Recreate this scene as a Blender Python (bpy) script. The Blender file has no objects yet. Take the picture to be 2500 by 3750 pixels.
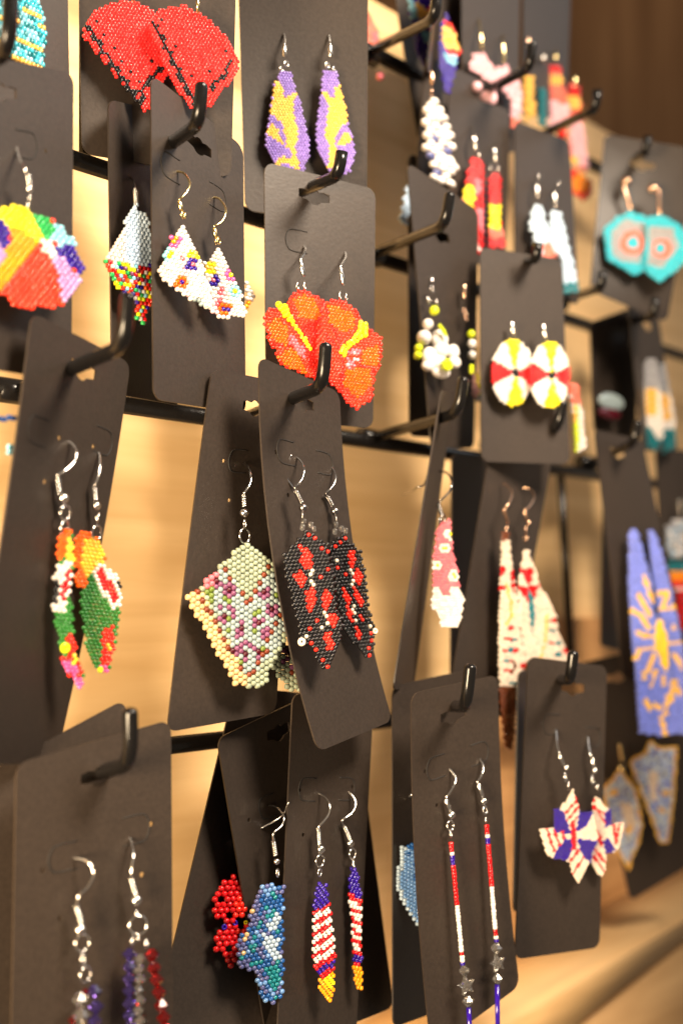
import bpy, bmesh, math, random
from mathutils import Vector, Matrix
from mathutils.geometry import tessellate_polygon
random.seed(11)
scene = bpy.context.scene
col = scene.collection
R = math.radians

# ------------------------------------------------------------------ camera
cam_data = bpy.data.cameras.new('camera')
cam = bpy.data.objects.new('camera', cam_data)
col.objects.link(cam)
heading, pitch = R(41), R(4.06)
fw = Vector((math.cos(heading)*math.cos(pitch), math.sin(heading)*math.cos(pitch), math.sin(pitch)))
rt = Vector((math.sin(heading), -math.cos(heading), 0))
up = rt.cross(fw)
eye = Vector((0, -.342, 0))
m = Matrix((rt, up, -fw)).transposed().to_4x4()
m.translation = eye
cam.matrix_world = m
cam_data.sensor_fit = 'HORIZONTAL'
cam_data.sensor_width = 24
cam_data.lens = 44.39
cam_data.clip_start = .01
cam_data.clip_end = 50
cam_data.dof.use_dof = True
cam_data.dof.focus_distance = .390
cam_data.dof.aperture_fstop = 6.2
scene.camera = cam

# ------------------------------------------------------------------ light
world = bpy.data.worlds.new('World')
scene.world = world
world.use_nodes = True
bg = world.node_tree.nodes['Background']
bg.inputs[0].default_value = (1.0, .80, .62, 1)
bg.inputs[1].default_value = .22
scene.view_settings.view_transform = 'Standard'
scene.view_settings.look = 'None'
scene.view_settings.exposure = -.08
scene.cycles.use_denoising = True
scene.cycles.max_bounces = 8
scene.cycles.caustics_reflective = False
scene.cycles.caustics_refractive = False

def lamp(name, pos, aim, watts, size, rgb, cone=None):
    d = bpy.data.lights.new(name, 'SPOT' if cone else 'AREA')
    if cone:
        d.spot_size = R(cone); d.spot_blend = 1; d.shadow_soft_size = size/2
    else:
        d.shape = 'DISK'; d.size = size
    d.energy = watts
    d.color = rgb
    o = bpy.data.objects.new(name, d)
    col.objects.link(o)
    o.location = pos
    o.rotation_euler = (Vector(aim)-Vector(pos)).to_track_quat('-Z', 'Y').to_euler()
    return o
centre = Vector((.34, -.03, 0))
lamp('ceiling_lamp', (.30, -.53, .50), (.33, -.03, .11), 64, .24, (1, .84, .66), 60)
lamp('side_lamp', eye - up*.05 - rt*.34 - fw*.16, (.32, 0, -.02), 68, .26, (1, .75, .47), 62)
lamp('window_glow', (1.05, -.62, .62), centre + Vector((.1, 0, .2)), 1.2, .5, (.90, .94, 1))

# ------------------------------------------------------------------ materials
def lin(c):
    return tuple((v/255/12.92 if v <= 10 else ((v/255+.055)/1.055)**2.4) for v in c)
def new_mat(name):
    mt = bpy.data.materials.new(name)
    mt.use_nodes = True
    return mt, mt.node_tree, mt.node_tree.nodes['Principled BSDF']

# bead colours, in the order the bead charts number them
BEAD = [('mint', (146, 156, 134)), ('pale_blue', (144, 158, 158)), ('cream', (208, 176, 128)), ('copper', (118, 52, 28)), ('maroon', (74, 12, 26)),
 ('mauve', (124, 70, 102)), ('olive', (104, 122, 50)), ('pink', (222, 112, 124)), ('black', (14, 12, 15)), ('coral_red', (240, 44, 30)),
 ('ivory', (232, 214, 194)), ('clear', (240, 236, 230)), ('orange', (252, 100, 16)), ('yellow', (255, 205, 60)), ('leaf_green', (44, 122, 44)),
 ('hot_pink', (240, 92, 158)), ('lemon', (255, 238, 30)), ('kelly_green', (46, 170, 86)), ('sky_blue', (140, 206, 224)), ('cobalt', (44, 16, 140)),
 ('white', (236, 228, 220)), ('lilac', (190, 148, 204)), ('amber', (255, 160, 22)), ('scarlet', (244, 62, 36)), ('steel_blue', (200, 220, 238)),
 ('gold', (230, 178, 92)), ('turquoise', (62, 192, 212)), ('coral', (246, 126, 104)), ('light_grey', (168, 168, 172)), ('teal', (24, 122, 132)),
 ('pale_pink', (246, 192, 200)), ('lime', (216, 230, 36)), ('deep_red', (212, 20, 26)), ('mid_blue', (32, 84, 150)), ('slate', (84, 90, 140)),
 ('pale_steel', (172, 192, 210)), ('saffron', (248, 196, 92)), ('poppy', (246, 46, 44)), ('violet', (150, 124, 204)), ('denim', (104, 146, 200)),
 ('rust', (104, 54, 28)), ('lavender', (120, 134, 220))]
_bm = {}
def bead_mat(i, finish):
    key = (i, finish)
    if key in _bm: return _bm[key]
    name, rgb = BEAD[i]
    mt, nt, p = new_mat(name + '_' + finish + '_bead')
    c = lin(rgb)
    oi = nt.nodes.new('ShaderNodeObjectInfo')
    ge = nt.nodes.new('ShaderNodeNewGeometry')
    ad = nt.nodes.new('ShaderNodeMath'); ad.operation = 'ADD'
    nt.links.new(oi.outputs['Random'], ad.inputs[0]); nt.links.new(ge.outputs['Random Per Island'], ad.inputs[1])
    fr = nt.nodes.new('ShaderNodeMath'); fr.operation = 'FRACT'; nt.links.new(ad.outputs[0], fr.inputs[0])
    mr = nt.nodes.new('ShaderNodeMapRange'); nt.links.new(fr.outputs[0], mr.inputs[0])
    mr.inputs[3].default_value = .84; mr.inputs[4].default_value = 1.08
    hs = nt.nodes.new('ShaderNodeHueSaturation'); hs.inputs['Color'].default_value = (*c, 1)
    nt.links.new(mr.outputs[0], hs.inputs['Value'])
    nt.links.new(hs.outputs[0], p.inputs['Base Color'])
    p.inputs['Roughness'].default_value = {'glass': .08, 'matte': .42}[finish]
    p.inputs['Specular IOR Level'].default_value = .6 if finish == 'glass' else .35
    if name == 'clear':
        p.inputs['Transmission Weight'].default_value = .85
        p.inputs['Roughness'].default_value = .04
    if name == 'gold':
        p.inputs['Metallic'].default_value = .8
    _bm[key] = mt
    return mt
_cm = {}
def crystal_mat(i):
    if i in _cm: return _cm[i]
    name, rgb = BEAD[i]
    mt, nt, p = new_mat(name + '_cut_crystal')
    c = lin(rgb)
    p.inputs['Base Color'].default_value = (*{'clear': (.95, .91, .86), 'cobalt': (.20, .13, .66), 'deep_red': (.72, .03, .03)}.get(name, c), 1)
    p.inputs['Transmission Weight'].default_value = .95
    p.inputs['Roughness'].default_value = .015
    p.inputs['IOR'].default_value = 1.65
    _cm[i] = mt
    return mt
def simple(name, rgb, rough, metal=0, spec=.5, coat=0):
    mt, nt, p = new_mat(name)
    p.inputs['Base Color'].default_value = (*rgb, 1)
    p.inputs['Roughness'].default_value = rough
    p.inputs['Metallic'].default_value = metal
    p.inputs['Specular IOR Level'].default_value = spec
    p.inputs['Coat Weight'].default_value = coat
    return mt
METAL = dict(silver=simple('silver_wire', (.78, .76, .73), .18, 1), gold=simple('gold_wire', (.86, .70, .36), .2, 1),
             gun=simple('gunmetal_wire', (.38, .36, .35), .2, 1), copper=simple('copper_wire', (.80, .52, .36), .22, 1))
def noise_chain(nt, scale, stretch=(1, 1, 1), detail=6, coord='Object'):
    tc = nt.nodes.new('ShaderNodeTexCoord'); mp = nt.nodes.new('ShaderNodeMapping'); mp.inputs['Scale'].default_value = stretch
    nz = nt.nodes.new('ShaderNodeTexNoise'); nz.inputs['Scale'].default_value = scale; nz.inputs['Detail'].default_value = detail
    nt.links.new(tc.outputs[coord], mp.inputs[0]); nt.links.new(mp.outputs[0], nz.inputs[0])
    return nz
def ramp(nt, src, stops):
    r = nt.nodes.new('ShaderNodeValToRGB'); e = r.color_ramp.elements
    while len(e) < len(stops): e.new(.5)
    for k, (pos, c) in enumerate(stops):
        e[k].position = pos; e[k].color = (*c, 1)
    nt.links.new(src, r.inputs[0])
    return r
def card_material():
    mt, nt, p = new_mat('black_card_stock')
    nz = noise_chain(nt, 900, detail=4)
    r = ramp(nt, nz.outputs[0], [(.3, (.025, .0180, .0138)), (.7, (.034, .0245, .0188))])
    big = noise_chain(nt, 26, detail=3)
    mx = nt.nodes.new('ShaderNodeMix'); mx.data_type = 'RGBA'; mx.blend_type = 'MULTIPLY'
    r2 = ramp(nt, big.outputs[0], [(.3, (.94, .94, .94)), (.7, (1.05, 1.04, 1.03))])
    mx.inputs[0].default_value = 1
    nt.links.new(r.outputs[0], mx.inputs[6]); nt.links.new(r2.outputs[0], mx.inputs[7])
    nt.links.new(mx.outputs[2], p.inputs['Base Color'])
    p.inputs['Roughness'].default_value = .46
    p.inputs['Specular IOR Level'].default_value = .42
    b = nt.nodes.new('ShaderNodeBump'); b.inputs['Strength'].default_value = .12; b.inputs['Distance'].default_value = .0004
    nt.links.new(nz.outputs[0], b.inputs['Height']); nt.links.new(b.outputs[0], p.inputs['Normal'])
    return mt
CARD = card_material()
SCORE = simple('die_cut_shadow_line', (.012, .010, .009), .7)
def rack_material():
    mt, nt, p = new_mat('black_coated_steel')
    nz = noise_chain(nt, 420, detail=3)
    p.inputs['Base Color'].default_value = (.006, .0055, .0055, 1)
    r = ramp(nt, nz.outputs[0], [(.35, (.16, .16, .16)), (.75, (.27, .27, .27))])
    nt.links.new(r.outputs[0], p.inputs['Roughness'])
    p.inputs['Specular IOR Level'].default_value = .35
    b = nt.nodes.new('ShaderNodeBump'); b.inputs['Strength'].default_value = .12; b.inputs['Distance'].default_value = .0003
    nt.links.new(nz.outputs[0], b.inputs['Height']); nt.links.new(b.outputs[0], p.inputs['Normal'])
    return mt
STEEL = rack_material()
def wood(name, dark, light, scale=7, stretch=(1, 3, 16), rough=.55):
    mt, nt, p = new_mat(name)
    nz = noise_chain(nt, scale, stretch, 8)
    nz.inputs['Distortion'].default_value = .6
    r = ramp(nt, nz.outputs[0], [(.28, dark), (.50, tuple((a+b)/2 for a, b in zip(dark, light))), (.70, light)])
    nt.links.new(r.outputs[0], p.inputs['Base Color'])
    p.inputs['Roughness'].default_value = rough
    b = nt.nodes.new('ShaderNodeBump'); b.inputs['Strength'].default_value = .15; b.inputs['Distance'].default_value = .002
    nt.links.new(nz.outputs[0], b.inputs['Height']); nt.links.new(b.outputs[0], p.inputs['Normal'])
    return mt

# ------------------------------------------------------------------ object helpers
def link_mesh(name, verts, faces, mats, parent=None, smooth=True, fmat=None):
    me = bpy.data.meshes.new(name)
    me.from_pydata([tuple(v) for v in verts], [], faces)
    for mt in (mats if isinstance(mats, (list, tuple)) else [mats]): me.materials.append(mt)
    if smooth: me.polygons.foreach_set('use_smooth', [True]*len(me.polygons))
    if fmat: me.polygons.foreach_set('material_index', fmat)
    me.update()
    return link_obj(name, me, parent)
def link_obj(name, me, parent=None):
    o = bpy.data.objects.new(name, me)
    col.objects.link(o)
    if parent: o.parent = parent
    return o
def tag(o, label=None, cat=None, group=None, kind=None):
    if label: o['label'] = label
    if cat: o['category'] = cat
    if group: o['group'] = group
    if kind: o['kind'] = kind
    return o
def empty(name, mat):
    o = bpy.data.objects.new(name, None)
    o.empty_display_size = .005
    col.objects.link(o)
    o.matrix_world = mat
    return o
def smooth_path(pts, n=6):
    P = [Vector(p) for p in pts]
    if len(P) < 3: return P
    out = []
    for i in range(len(P)-1):
        a = P[i-1] if i else P[0]*2-P[1]
        b, c = P[i], P[i+1]
        d = P[i+2] if i+2 < len(P) else P[-1]*2-P[-2]
        for k in range(n):
            t = k/n
            out.append(.5*((2*b)+(c-a)*t+(2*a-5*b+4*c-d)*t*t+(3*b-a-3*c+d)*t**3))
    return out+[P[-1]]
def sweep(pts, radii, seg=8, verts=None, faces=None, cap=True):
    verts = [] if verts is None else verts
    faces = [] if faces is None else faces
    pts = [Vector(p) for p in pts]
    if not isinstance(radii, (list, tuple)): radii = [radii]*len(pts)
    b0 = len(verts)
    nrm = None
    for i, p in enumerate(pts):
        t = (pts[min(i+1, len(pts)-1)]-pts[max(i-1, 0)]).normalized()
        if nrm is None:
            nrm = t.orthogonal().normalized()
        nrm = (nrm-t*nrm.dot(t))
        nrm = nrm.normalized() if nrm.length > 1e-9 else t.orthogonal().normalized()
        bi = t.cross(nrm)
        for k in range(seg):
            a = 2*math.pi*k/seg
            verts.append(p+(nrm*math.cos(a)+bi*math.sin(a))*radii[i])
    for i in range(len(pts)-1):
        for k in range(seg):
            k2 = (k+1) % seg
            faces.append((b0+i*seg+k, b0+i*seg+k2, b0+(i+1)*seg+k2, b0+(i+1)*seg+k))
    if cap:
        faces.append(tuple(b0+k for k in range(seg))[::-1])
        e = b0+(len(pts)-1)*seg
        faces.append(tuple(e+k for k in range(seg)))
    return verts, faces
def rounded_end(path, r):
    # path and radii with a domed tip at the end
    P = list(path); t = (P[-1]-P[-2]).normalized()
    rad = [r]*len(P)
    for a in (25, 50, 70, 85):
        P.append(path[-1]+t*r*math.sin(R(a))*.7); rad.append(r*math.cos(R(a)))
    return P, rad
def revolve(profile, seg, axis, squash=(1, 1, 1)):
    # profile: (radius, height) pairs along the axis
    V, F = [], []
    for r, h in profile:
        for k in range(seg):
            a = 2*math.pi*(k+.5)/seg
            x, z = r*math.cos(a), r*math.sin(a)
            v = (x, h, z) if axis == 'y' else ((h, x, z) if axis == 'x' else (x, z, h))
            V.append(tuple(c*s for c, s in zip(v, squash)))
    n = len(profile)
    for i in range(n-1):
        for k in range(seg):
            k2 = (k+1) % seg
            f = (i*seg+k, (i+1)*seg+k, (i+1)*seg+k2, i*seg+k2)
            F.append(f if axis != 'x' else f[::-1])
    a = tuple(range(seg)); b = tuple((n-1)*seg+k for k in range(seg))[::-1]
    if axis == 'x': a, b = a[::-1], b[::-1]
    F.append(a); F.append(b)
    return V, F
def bead_shape(kind, dx, dy, seg=8):
    if kind == 'v':      # a short tube standing upright
        r, h = dx*.5, dy*.5
        z = min(1, max(.55, dy*1.2/dx))
        return revolve([(r*.55, -h), (r*.86, -h*.93), (r, -h*.55), (r, h*.55), (r*.86, h*.93), (r*.55, h)], seg, 'y', (1, 1, z))
    if kind == 'h':      # a short tube lying sideways
        r, h = dy*.52, dx*.5
        return revolve([(r*.5, -h*.98), (r*.84, -h*.94), (r, -h*.6), (r, h*.6), (r*.84, h*.94), (r*.5, h*.98)], seg, 'x')
    rx, ry = dx*.53, dy*.55
    return revolve([(rx*.30, -ry), (rx*.72, -ry*.78), (rx*.97, -ry*.3), (rx*.97, ry*.3), (rx*.72, ry*.78), (rx*.30, ry)], seg, 'y', (1, 1, min(1, ry/rx*1.1)))
def sphere(r, seg=14, rings=9):
    return revolve([(max(r*.02, r*math.sin(math.pi*i/rings)), -r*math.cos(math.pi*i/rings)) for i in range(rings+1)], seg, 'y')
def torus(r, mr, seg=26, ms=7, squash=1):
    V, F = [], []
    th = math.acos(max(-1, min(1, squash)))
    for i in range(seg):
        a = 2*math.pi*i/seg
        for k in range(ms):
            b = 2*math.pi*k/ms
            q = r+mr*math.cos(b)
            x, y, z = q*math.cos(a), q*math.sin(a), mr*math.sin(b)
            V.append((x*math.cos(th)+z*math.sin(th), y, -x*math.sin(th)+z*math.cos(th)))
    for i in range(seg):
        for k in range(ms):
            F.append((i*ms+k, ((i+1) % seg)*ms+k, ((i+1) % seg)*ms+(k+1) % ms, i*ms+(k+1) % ms))
    return V, F

# ------------------------------------------------------------------ measured tables (metres for places, millimetres on the pieces)
CARDS = [
 ('brown card at the top left corner holding the turquoise and gold fringe earring', [(0.1826, -0.045, 0.1824), (0.1834, -0.045, 0.1484), (0.1842, -0.045, 0.1143), (0.2205, -0.0421, 0.1949), (0.222, -0.042, 0.158), (0.2235, -0.042, 0.121)], 40.0, 71.1, 0, None, [], [], 0),
 ('tall grey brown card behind the two red fan earrings', [(0.2259, -0.04, 0.2022), (0.2273, -0.04, 0.1683), (0.2286, -0.04, 0.1344), (0.2628, -0.0707, 0.1951), (0.2656, -0.067, 0.1635), (0.2683, -0.0632, 0.1319)], 47.3, 65.8, 0, None, [], [], 0),
 ('tall grey card behind the purple and gold diamond earrings', [(0.2909, -0.042, 0.2187), (0.2932, -0.042, 0.1756), (0.2954, -0.042, 0.1325), (0.3211, -0.075, 0.2145), (0.3274, -0.0694, 0.1727), (0.3336, -0.0638, 0.1309)], 44.5, 85.7, 0, None, [], [], 0),
 ('black card in deep shade right of the purple and gold earrings', [(0.3913, -0.03, 0.2522), (0.3993, -0.03, 0.2225), (0.4073, -0.03, 0.1927), (0.4288, -0.0375, 0.264), (0.432, -0.0347, 0.2141), (0.4352, -0.032, 0.1641)], 40.0, 81.0, 0, None, [], [], 0),
 ('card seen edge on between the rainbow drop earrings at the top', [(0.3788, -0.062, 0.2456), (0.3753, -0.062, 0.2227), (0.3718, -0.062, 0.1999), (0.4091, -0.0435, 0.2639), (0.406, -0.0427, 0.2394), (0.4029, -0.0419, 0.215)], 40.0, 47.8, 0, None, [], [], 0),
 ('dark grey card behind the pale pink bow earrings', [(0.4182, -0.045, 0.2646), (0.4178, -0.045, 0.2271), (0.4174, -0.045, 0.1895), (0.4573, -0.0487, 0.2724), (0.4571, -0.0474, 0.2339), (0.4569, -0.046, 0.1955)], 40.0, 76.0, 0, None, [], [], 0),
 ('dark card behind the coral and yellow fringe earrings at the top right', [(0.4733, -0.04, 0.2878), (0.4727, -0.04, 0.2533), (0.472, -0.04, 0.2187), (0.5112, -0.0428, 0.3003), (0.5109, -0.0412, 0.2646), (0.5107, -0.0396, 0.229)], 40.0, 70.3, 0, None, [], [], 0),
 ('narrow brown card behind the lumpy white shell earring', [(0.3894, -0.048, 0.2164), (0.3847, -0.048, 0.1812), (0.3801, -0.048, 0.1459), (0.4294, -0.0493, 0.2177), (0.4247, -0.0494, 0.1816), (0.4201, -0.0496, 0.1456)], 40.0, 71.9, 0, None, [], [], 0),
 ('brown card at the left edge behind the rainbow fan earring', [(0.1684, -0.068, 0.138), (0.1694, -0.068, 0.0984), (0.1703, -0.068, 0.0587), (0.209, -0.0617, 0.1466), (0.2102, -0.0606, 0.1036), (0.2114, -0.0596, 0.0606)], 42.0, 82.7, 0, (14.6, 8.7), [((21.5, 21.8), 1)], [(31.1, 22.5)], 0),
 ('card half hidden behind the white flower card, with the blue triangle earring', [(0.2289, -0.052, 0.148), (0.2303, -0.052, 0.1043), (0.2318, -0.052, 0.0607), (0.2679, -0.0397, 0.1575), (0.2695, -0.0386, 0.1104), (0.2711, -0.0374, 0.0632)], 42.0, 90.9, 0, None, [], [], 0),
 ('brown card behind the white flower triangle earrings with gold wires', [(0.2349, -0.064, 0.1543), (0.236, -0.064, 0.1063), (0.2372, -0.064, 0.0583), (0.2756, -0.061, 0.1444), (0.2773, -0.0602, 0.1018), (0.279, -0.0595, 0.0593)], 42.0, 90.6, 0, (20.8, 10.3), [((10.5, 22.8), -1), ((26.8, 23.1), 1)], [], 0),
 ('brown card behind the orange hibiscus earrings', [(0.2863, -0.06, 0.1427), (0.287, -0.06, 0.1007), (0.2877, -0.06, 0.0587), (0.3257, -0.0743, 0.1403), (0.327, -0.0726, 0.0995), (0.3282, -0.0709, 0.0587)], 42.0, 82.9, 0, (18.3, 7.3), [((14.1, 23.6), -1)], [], 0),
 ('black card seen behind the left edge of the daisy card', [(0.3814, -0.045, 0.1751), (0.3816, -0.045, 0.1194), (0.3817, -0.045, 0.0637), (0.4213, -0.0462, 0.1764), (0.4215, -0.046, 0.1212), (0.4217, -0.0457, 0.066)], 40.0, 110.9, 0, None, [], [], 0),
 ('brown card behind the white and lime daisy earrings', [(0.3614, -0.06, 0.1627), (0.3686, -0.06, 0.11), (0.3757, -0.06, 0.0573), (0.3997, -0.0654, 0.1523), (0.4072, -0.0587, 0.1069), (0.4146, -0.0519, 0.0615)], 40.0, 99.7, 0, (16.5, 19.0), [], [], 0),
 ('brown card behind the red and yellow flame earrings', [(0.396, -0.054, 0.2024), (0.3955, -0.054, 0.1676), (0.395, -0.054, 0.1328), (0.4358, -0.0566, 0.2059), (0.4351, -0.0556, 0.1725), (0.4345, -0.0546, 0.1391)], 40.0, 68.3, 0, None, [], [], 0),
 ('brown card behind the long pale blue earrings', [(0.4347, -0.06, 0.2), (0.4341, -0.06, 0.1676), (0.4335, -0.06, 0.1351), (0.4746, -0.0622, 0.202), (0.4733, -0.0648, 0.1646), (0.472, -0.0673, 0.1271)], 40.0, 70.0, 0, None, [], [], 0),
 ('grey card behind the turquoise hexagon earrings', [(0.5094, -0.06, 0.2156), (0.5019, -0.06, 0.1776), (0.4944, -0.06, 0.1397), (0.5302, -0.0966, 0.2054), (0.5301, -0.0879, 0.1667), (0.5299, -0.0792, 0.128)], 42.7, 78.3, 0, (18.5, 11.4), [], [], 0),
 ('brown card behind the yellow white and red disc earrings', [(0.3967, -0.068, 0.1368), (0.3966, -0.068, 0.095), (0.3965, -0.068, 0.0533), (0.4343, -0.0816, 0.1373), (0.4335, -0.0834, 0.0957), (0.4326, -0.0851, 0.054)], 40.0, 83.4, 0, (25.3, 3.7), [], [], 0),
 ('black card in shade with the pale green disc earring', [(0.5202, -0.045, 0.1314), (0.5214, -0.045, 0.1056), (0.5226, -0.045, 0.0798), (0.5575, -0.0496, 0.1452), (0.56, -0.0477, 0.1125), (0.5626, -0.0458, 0.0797)], 40.0, 58.7, 0, None, [], [], 0),
 ('pink brown card behind the white and teal feather earrings', [(0.5291, -0.06, 0.145), (0.5352, -0.06, 0.1081), (0.5413, -0.06, 0.0713), (0.5688, -0.0549, 0.1464), (0.5749, -0.0566, 0.1107), (0.5811, -0.0583, 0.075)], 40.0, 73.6, 0, (22.4, 12.1), [], [], 0),
 ('tall leaning brown card behind the toucan earrings at the left', [(0.1895, -0.072, 0.0743), (0.1836, -0.0709, 0.0168), (0.175, -0.068, -0.0403), (0.2315, -0.0604, 0.0685), (0.2253, -0.0572, 0.0117), (0.2151, -0.0503, -0.0443)], 44.0, 115.0, 0, (23.1, 8.1), [((10.5, 29.0), -1), ((34.2, 25.0), 1)], [(17.3, 28.7), (32.6, 27.4), (13.9, 41.3)], 0),
 ('tall black shaded card behind the mint green kite earrings', [(0.2602, -0.064, 0.0706), (0.2517, -0.063, 0.0166), (0.2435, -0.064, -0.0375), (0.3021, -0.0603, 0.0711), (0.2937, -0.0636, 0.0183), (0.2853, -0.067, -0.0346)], 42.0, 108.3, 0, (21.7, 9.7), [((18.7, 27.7), -1)], [(10.2, 28.0), (14.5, 40.2)], 1),
 ('leaning brown card in sharp focus behind the black and red earrings', [(0.2662, -0.078, 0.0734), (0.2701, -0.0737, 0.0126), (0.2862, -0.084, -0.0453), (0.3057, -0.0755, 0.0677), (0.3112, -0.0729, 0.0134), (0.3256, -0.081, -0.0389)], 40.0, 114.6, 0, (20.3, 8.3), [((13.5, 25.4), -1), ((27.4, 25.9), 1)], [(6.3, 26.1), (10.5, 38.4)], 0),
 ('black card hanging in shade behind the pink daisy earring', [(0.4093, -0.045, 0.0594), (0.4084, -0.045, 0.0137), (0.4074, -0.045, -0.0319), (0.4485, -0.0374, 0.0611), (0.4476, -0.0372, 0.0135), (0.4466, -0.0371, -0.0341)], 40.0, 93.3, 0, None, [], [], 1),
 ('card seen edge on beside the pink daisy drop earring', [(0.358, -0.078, 0.0746), (0.344, -0.078, 0.0228), (0.3299, -0.078, -0.0291), (0.3924, -0.0584, 0.0805), (0.3788, -0.0588, 0.0244), (0.3652, -0.0592, -0.0318)], 40.0, 111.5, 0, None, [], [], 0),
 ('dark leaning card behind the cream fringe earrings', [(0.4066, -0.068, 0.0723), (0.3903, -0.068, 0.0175), (0.3741, -0.068, -0.0373), (0.4464, -0.0715, 0.0717), (0.4299, -0.0691, 0.0134), (0.4134, -0.0666, -0.0449)], 40.0, 117.8, 0, None, [], [], 0),
 ('black card in shade left of the lavender fringe card', [(0.5227, -0.05, 0.064), (0.52, -0.05, 0.0219), (0.5172, -0.05, -0.0202), (0.5619, -0.0429, 0.0677), (0.5592, -0.0435, 0.0215), (0.5566, -0.0441, -0.0247)], 40.0, 88.4, 0, None, [], [], 1),
 ('brown leaning card behind the lavender and gold fringe earrings', [(0.4756, -0.072, 0.0735), (0.4864, -0.072, 0.0198), (0.4972, -0.072, -0.0339), (0.5155, -0.0735, 0.0726), (0.5251, -0.0798, 0.0181), (0.5346, -0.0862, -0.0363)], 40.0, 110.4, 0, (16.6, 8.0), [], [], 0),
 ('black card at the right edge behind the beaded rosette earring', [(0.5743, -0.05, 0.0764), (0.5779, -0.05, 0.0182), (0.5815, -0.05, -0.0401), (0.6116, -0.0645, 0.0759), (0.6157, -0.0628, 0.0172), (0.6199, -0.0611, -0.0415)], 40.0, 117.2, 0, None, [], [], 1),
 ('black tilted card behind the crystal dangle card at the lower left', [(0.1906, -0.05, -0.0462), (0.1915, -0.05, -0.0848), (0.1924, -0.05, -0.1233), (0.2313, -0.0604, -0.0274), (0.2333, -0.0624, -0.0796), (0.2353, -0.0643, -0.1317)], 46.0, 90.8, 0, None, [], [], 1),
 ('large brown card behind the crystal dangle earrings at the bottom left', [(0.1913, -0.066, -0.0412), (0.1913, -0.066, -0.0805), (0.1912, -0.066, -0.1198), (0.2357, -0.0745, -0.0327), (0.2357, -0.0757, -0.0789), (0.2356, -0.0768, -0.1252)], 46.0, 85.6, 0, (24.1, 9.2), [((15.8, 28.7), -1), ((32.3, 25.6), 1)], [(7.7, 30.9), (39.5, 25.2), (36.7, 37.5), (12.6, 44.5)], 0),
 ('black leaning card behind the red flower earring', [(0.2843, -0.05, -0.0269), (0.2669, -0.05, -0.0795), (0.2494, -0.05, -0.1321), (0.3278, -0.0458, -0.0323), (0.3089, -0.0544, -0.0877), (0.29, -0.063, -0.143)], 44.0, 114.5, 0, None, [], [], 1),
 ('black leaning card whose corner shows right of the flag feather card', [(0.3032, -0.056, -0.0371), (0.3073, -0.056, -0.0903), (0.3114, -0.056, -0.1435), (0.3444, -0.0497, -0.0422), (0.3488, -0.0545, -0.0918), (0.3532, -0.0592, -0.1414)], 42.0, 103.4, 0, None, [], [], 1),
 ('dark leaning card behind the blue butterfly earring', [(0.2671, -0.06, -0.0415), (0.2786, -0.06, -0.091), (0.2901, -0.06, -0.1405), (0.3079, -0.0564, -0.0322), (0.3191, -0.0563, -0.0921), (0.3303, -0.0561, -0.1519)], 42.0, 111.7, 0, (28.8, 6.6), [((20.4, 28.3), -1)], [(8.4, 30.4)], 0),
 ('brown card with a lengthwise bend behind the two flag feather earrings', [(0.293, -0.067, -0.0289), (0.2895, -0.067, -0.0842), (0.2861, -0.067, -0.1394), (0.3328, -0.0672, -0.0329), (0.3289, -0.0663, -0.0907), (0.3251, -0.0654, -0.1484)], 40.0, 113.2, 0, None, [((11.2, 30.3), -1), ((25.7, 29.7), 1)], [(5.2, 30.6), (31.2, 28.9), (7.9, 44.6)], 0),
 ('black card peeking out behind the red white and blue line earrings', [(0.337, -0.072, -0.0287), (0.337, -0.072, -0.0852), (0.3369, -0.072, -0.1416), (0.3766, -0.076, -0.0245), (0.3761, -0.0698, -0.0856), (0.3757, -0.0636, -0.1468)], 40.0, 117.9, 0, None, [], [], 1),
 ('brown card behind the long red white and blue line earrings with star charms', [(0.3269, -0.088, -0.0298), (0.3294, -0.0852, -0.0878), (0.3367, -0.088, -0.1454), (0.366, -0.0953, -0.0252), (0.3671, -0.0945, -0.0782), (0.3724, -0.0987, -0.1308)], 40.0, 110.9, 0, (18.7, 10.2), [((12.8, 25.5), -1), ((27.8, 25.6), 1)], [(5.7, 25.5), (10.4, 37.6)], 0),
 ('edge of a second card showing behind the star earring card', [(0.4023, -0.08, -0.0264), (0.3999, -0.08, -0.0699), (0.3975, -0.08, -0.1135), (0.4412, -0.0706, -0.0249), (0.4377, -0.0683, -0.0725), (0.4343, -0.066, -0.1202)], 40.0, 91.5, 0, None, [], [], 0),
 ('black card behind the blue and gold arrowhead earrings', [(0.5134, -0.04, -0.0287), (0.5363, -0.04, -0.0865), (0.5592, -0.04, -0.1442), (0.5333, -0.0799, -0.0184), (0.556, -0.0756, -0.0695), (0.5788, -0.0713, -0.1206)], 44.8, 118.2, 0, (16.4, 10.2), [], [], 1),
 ('brown card behind the stars and stripes star earrings', [(0.3904, -0.092, -0.0198), (0.3851, -0.092, -0.0723), (0.3797, -0.092, -0.1248), (0.4288, -0.1024, -0.0244), (0.4233, -0.103, -0.0754), (0.4179, -0.1037, -0.1263)], 40.0, 104.0, 0, (22.8, 9.4), [((15.0, 23.4), -1), ((30.8, 27.3), 1)], [(7.9, 23.1), (36.3, 24.2)], 0),
]
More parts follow.
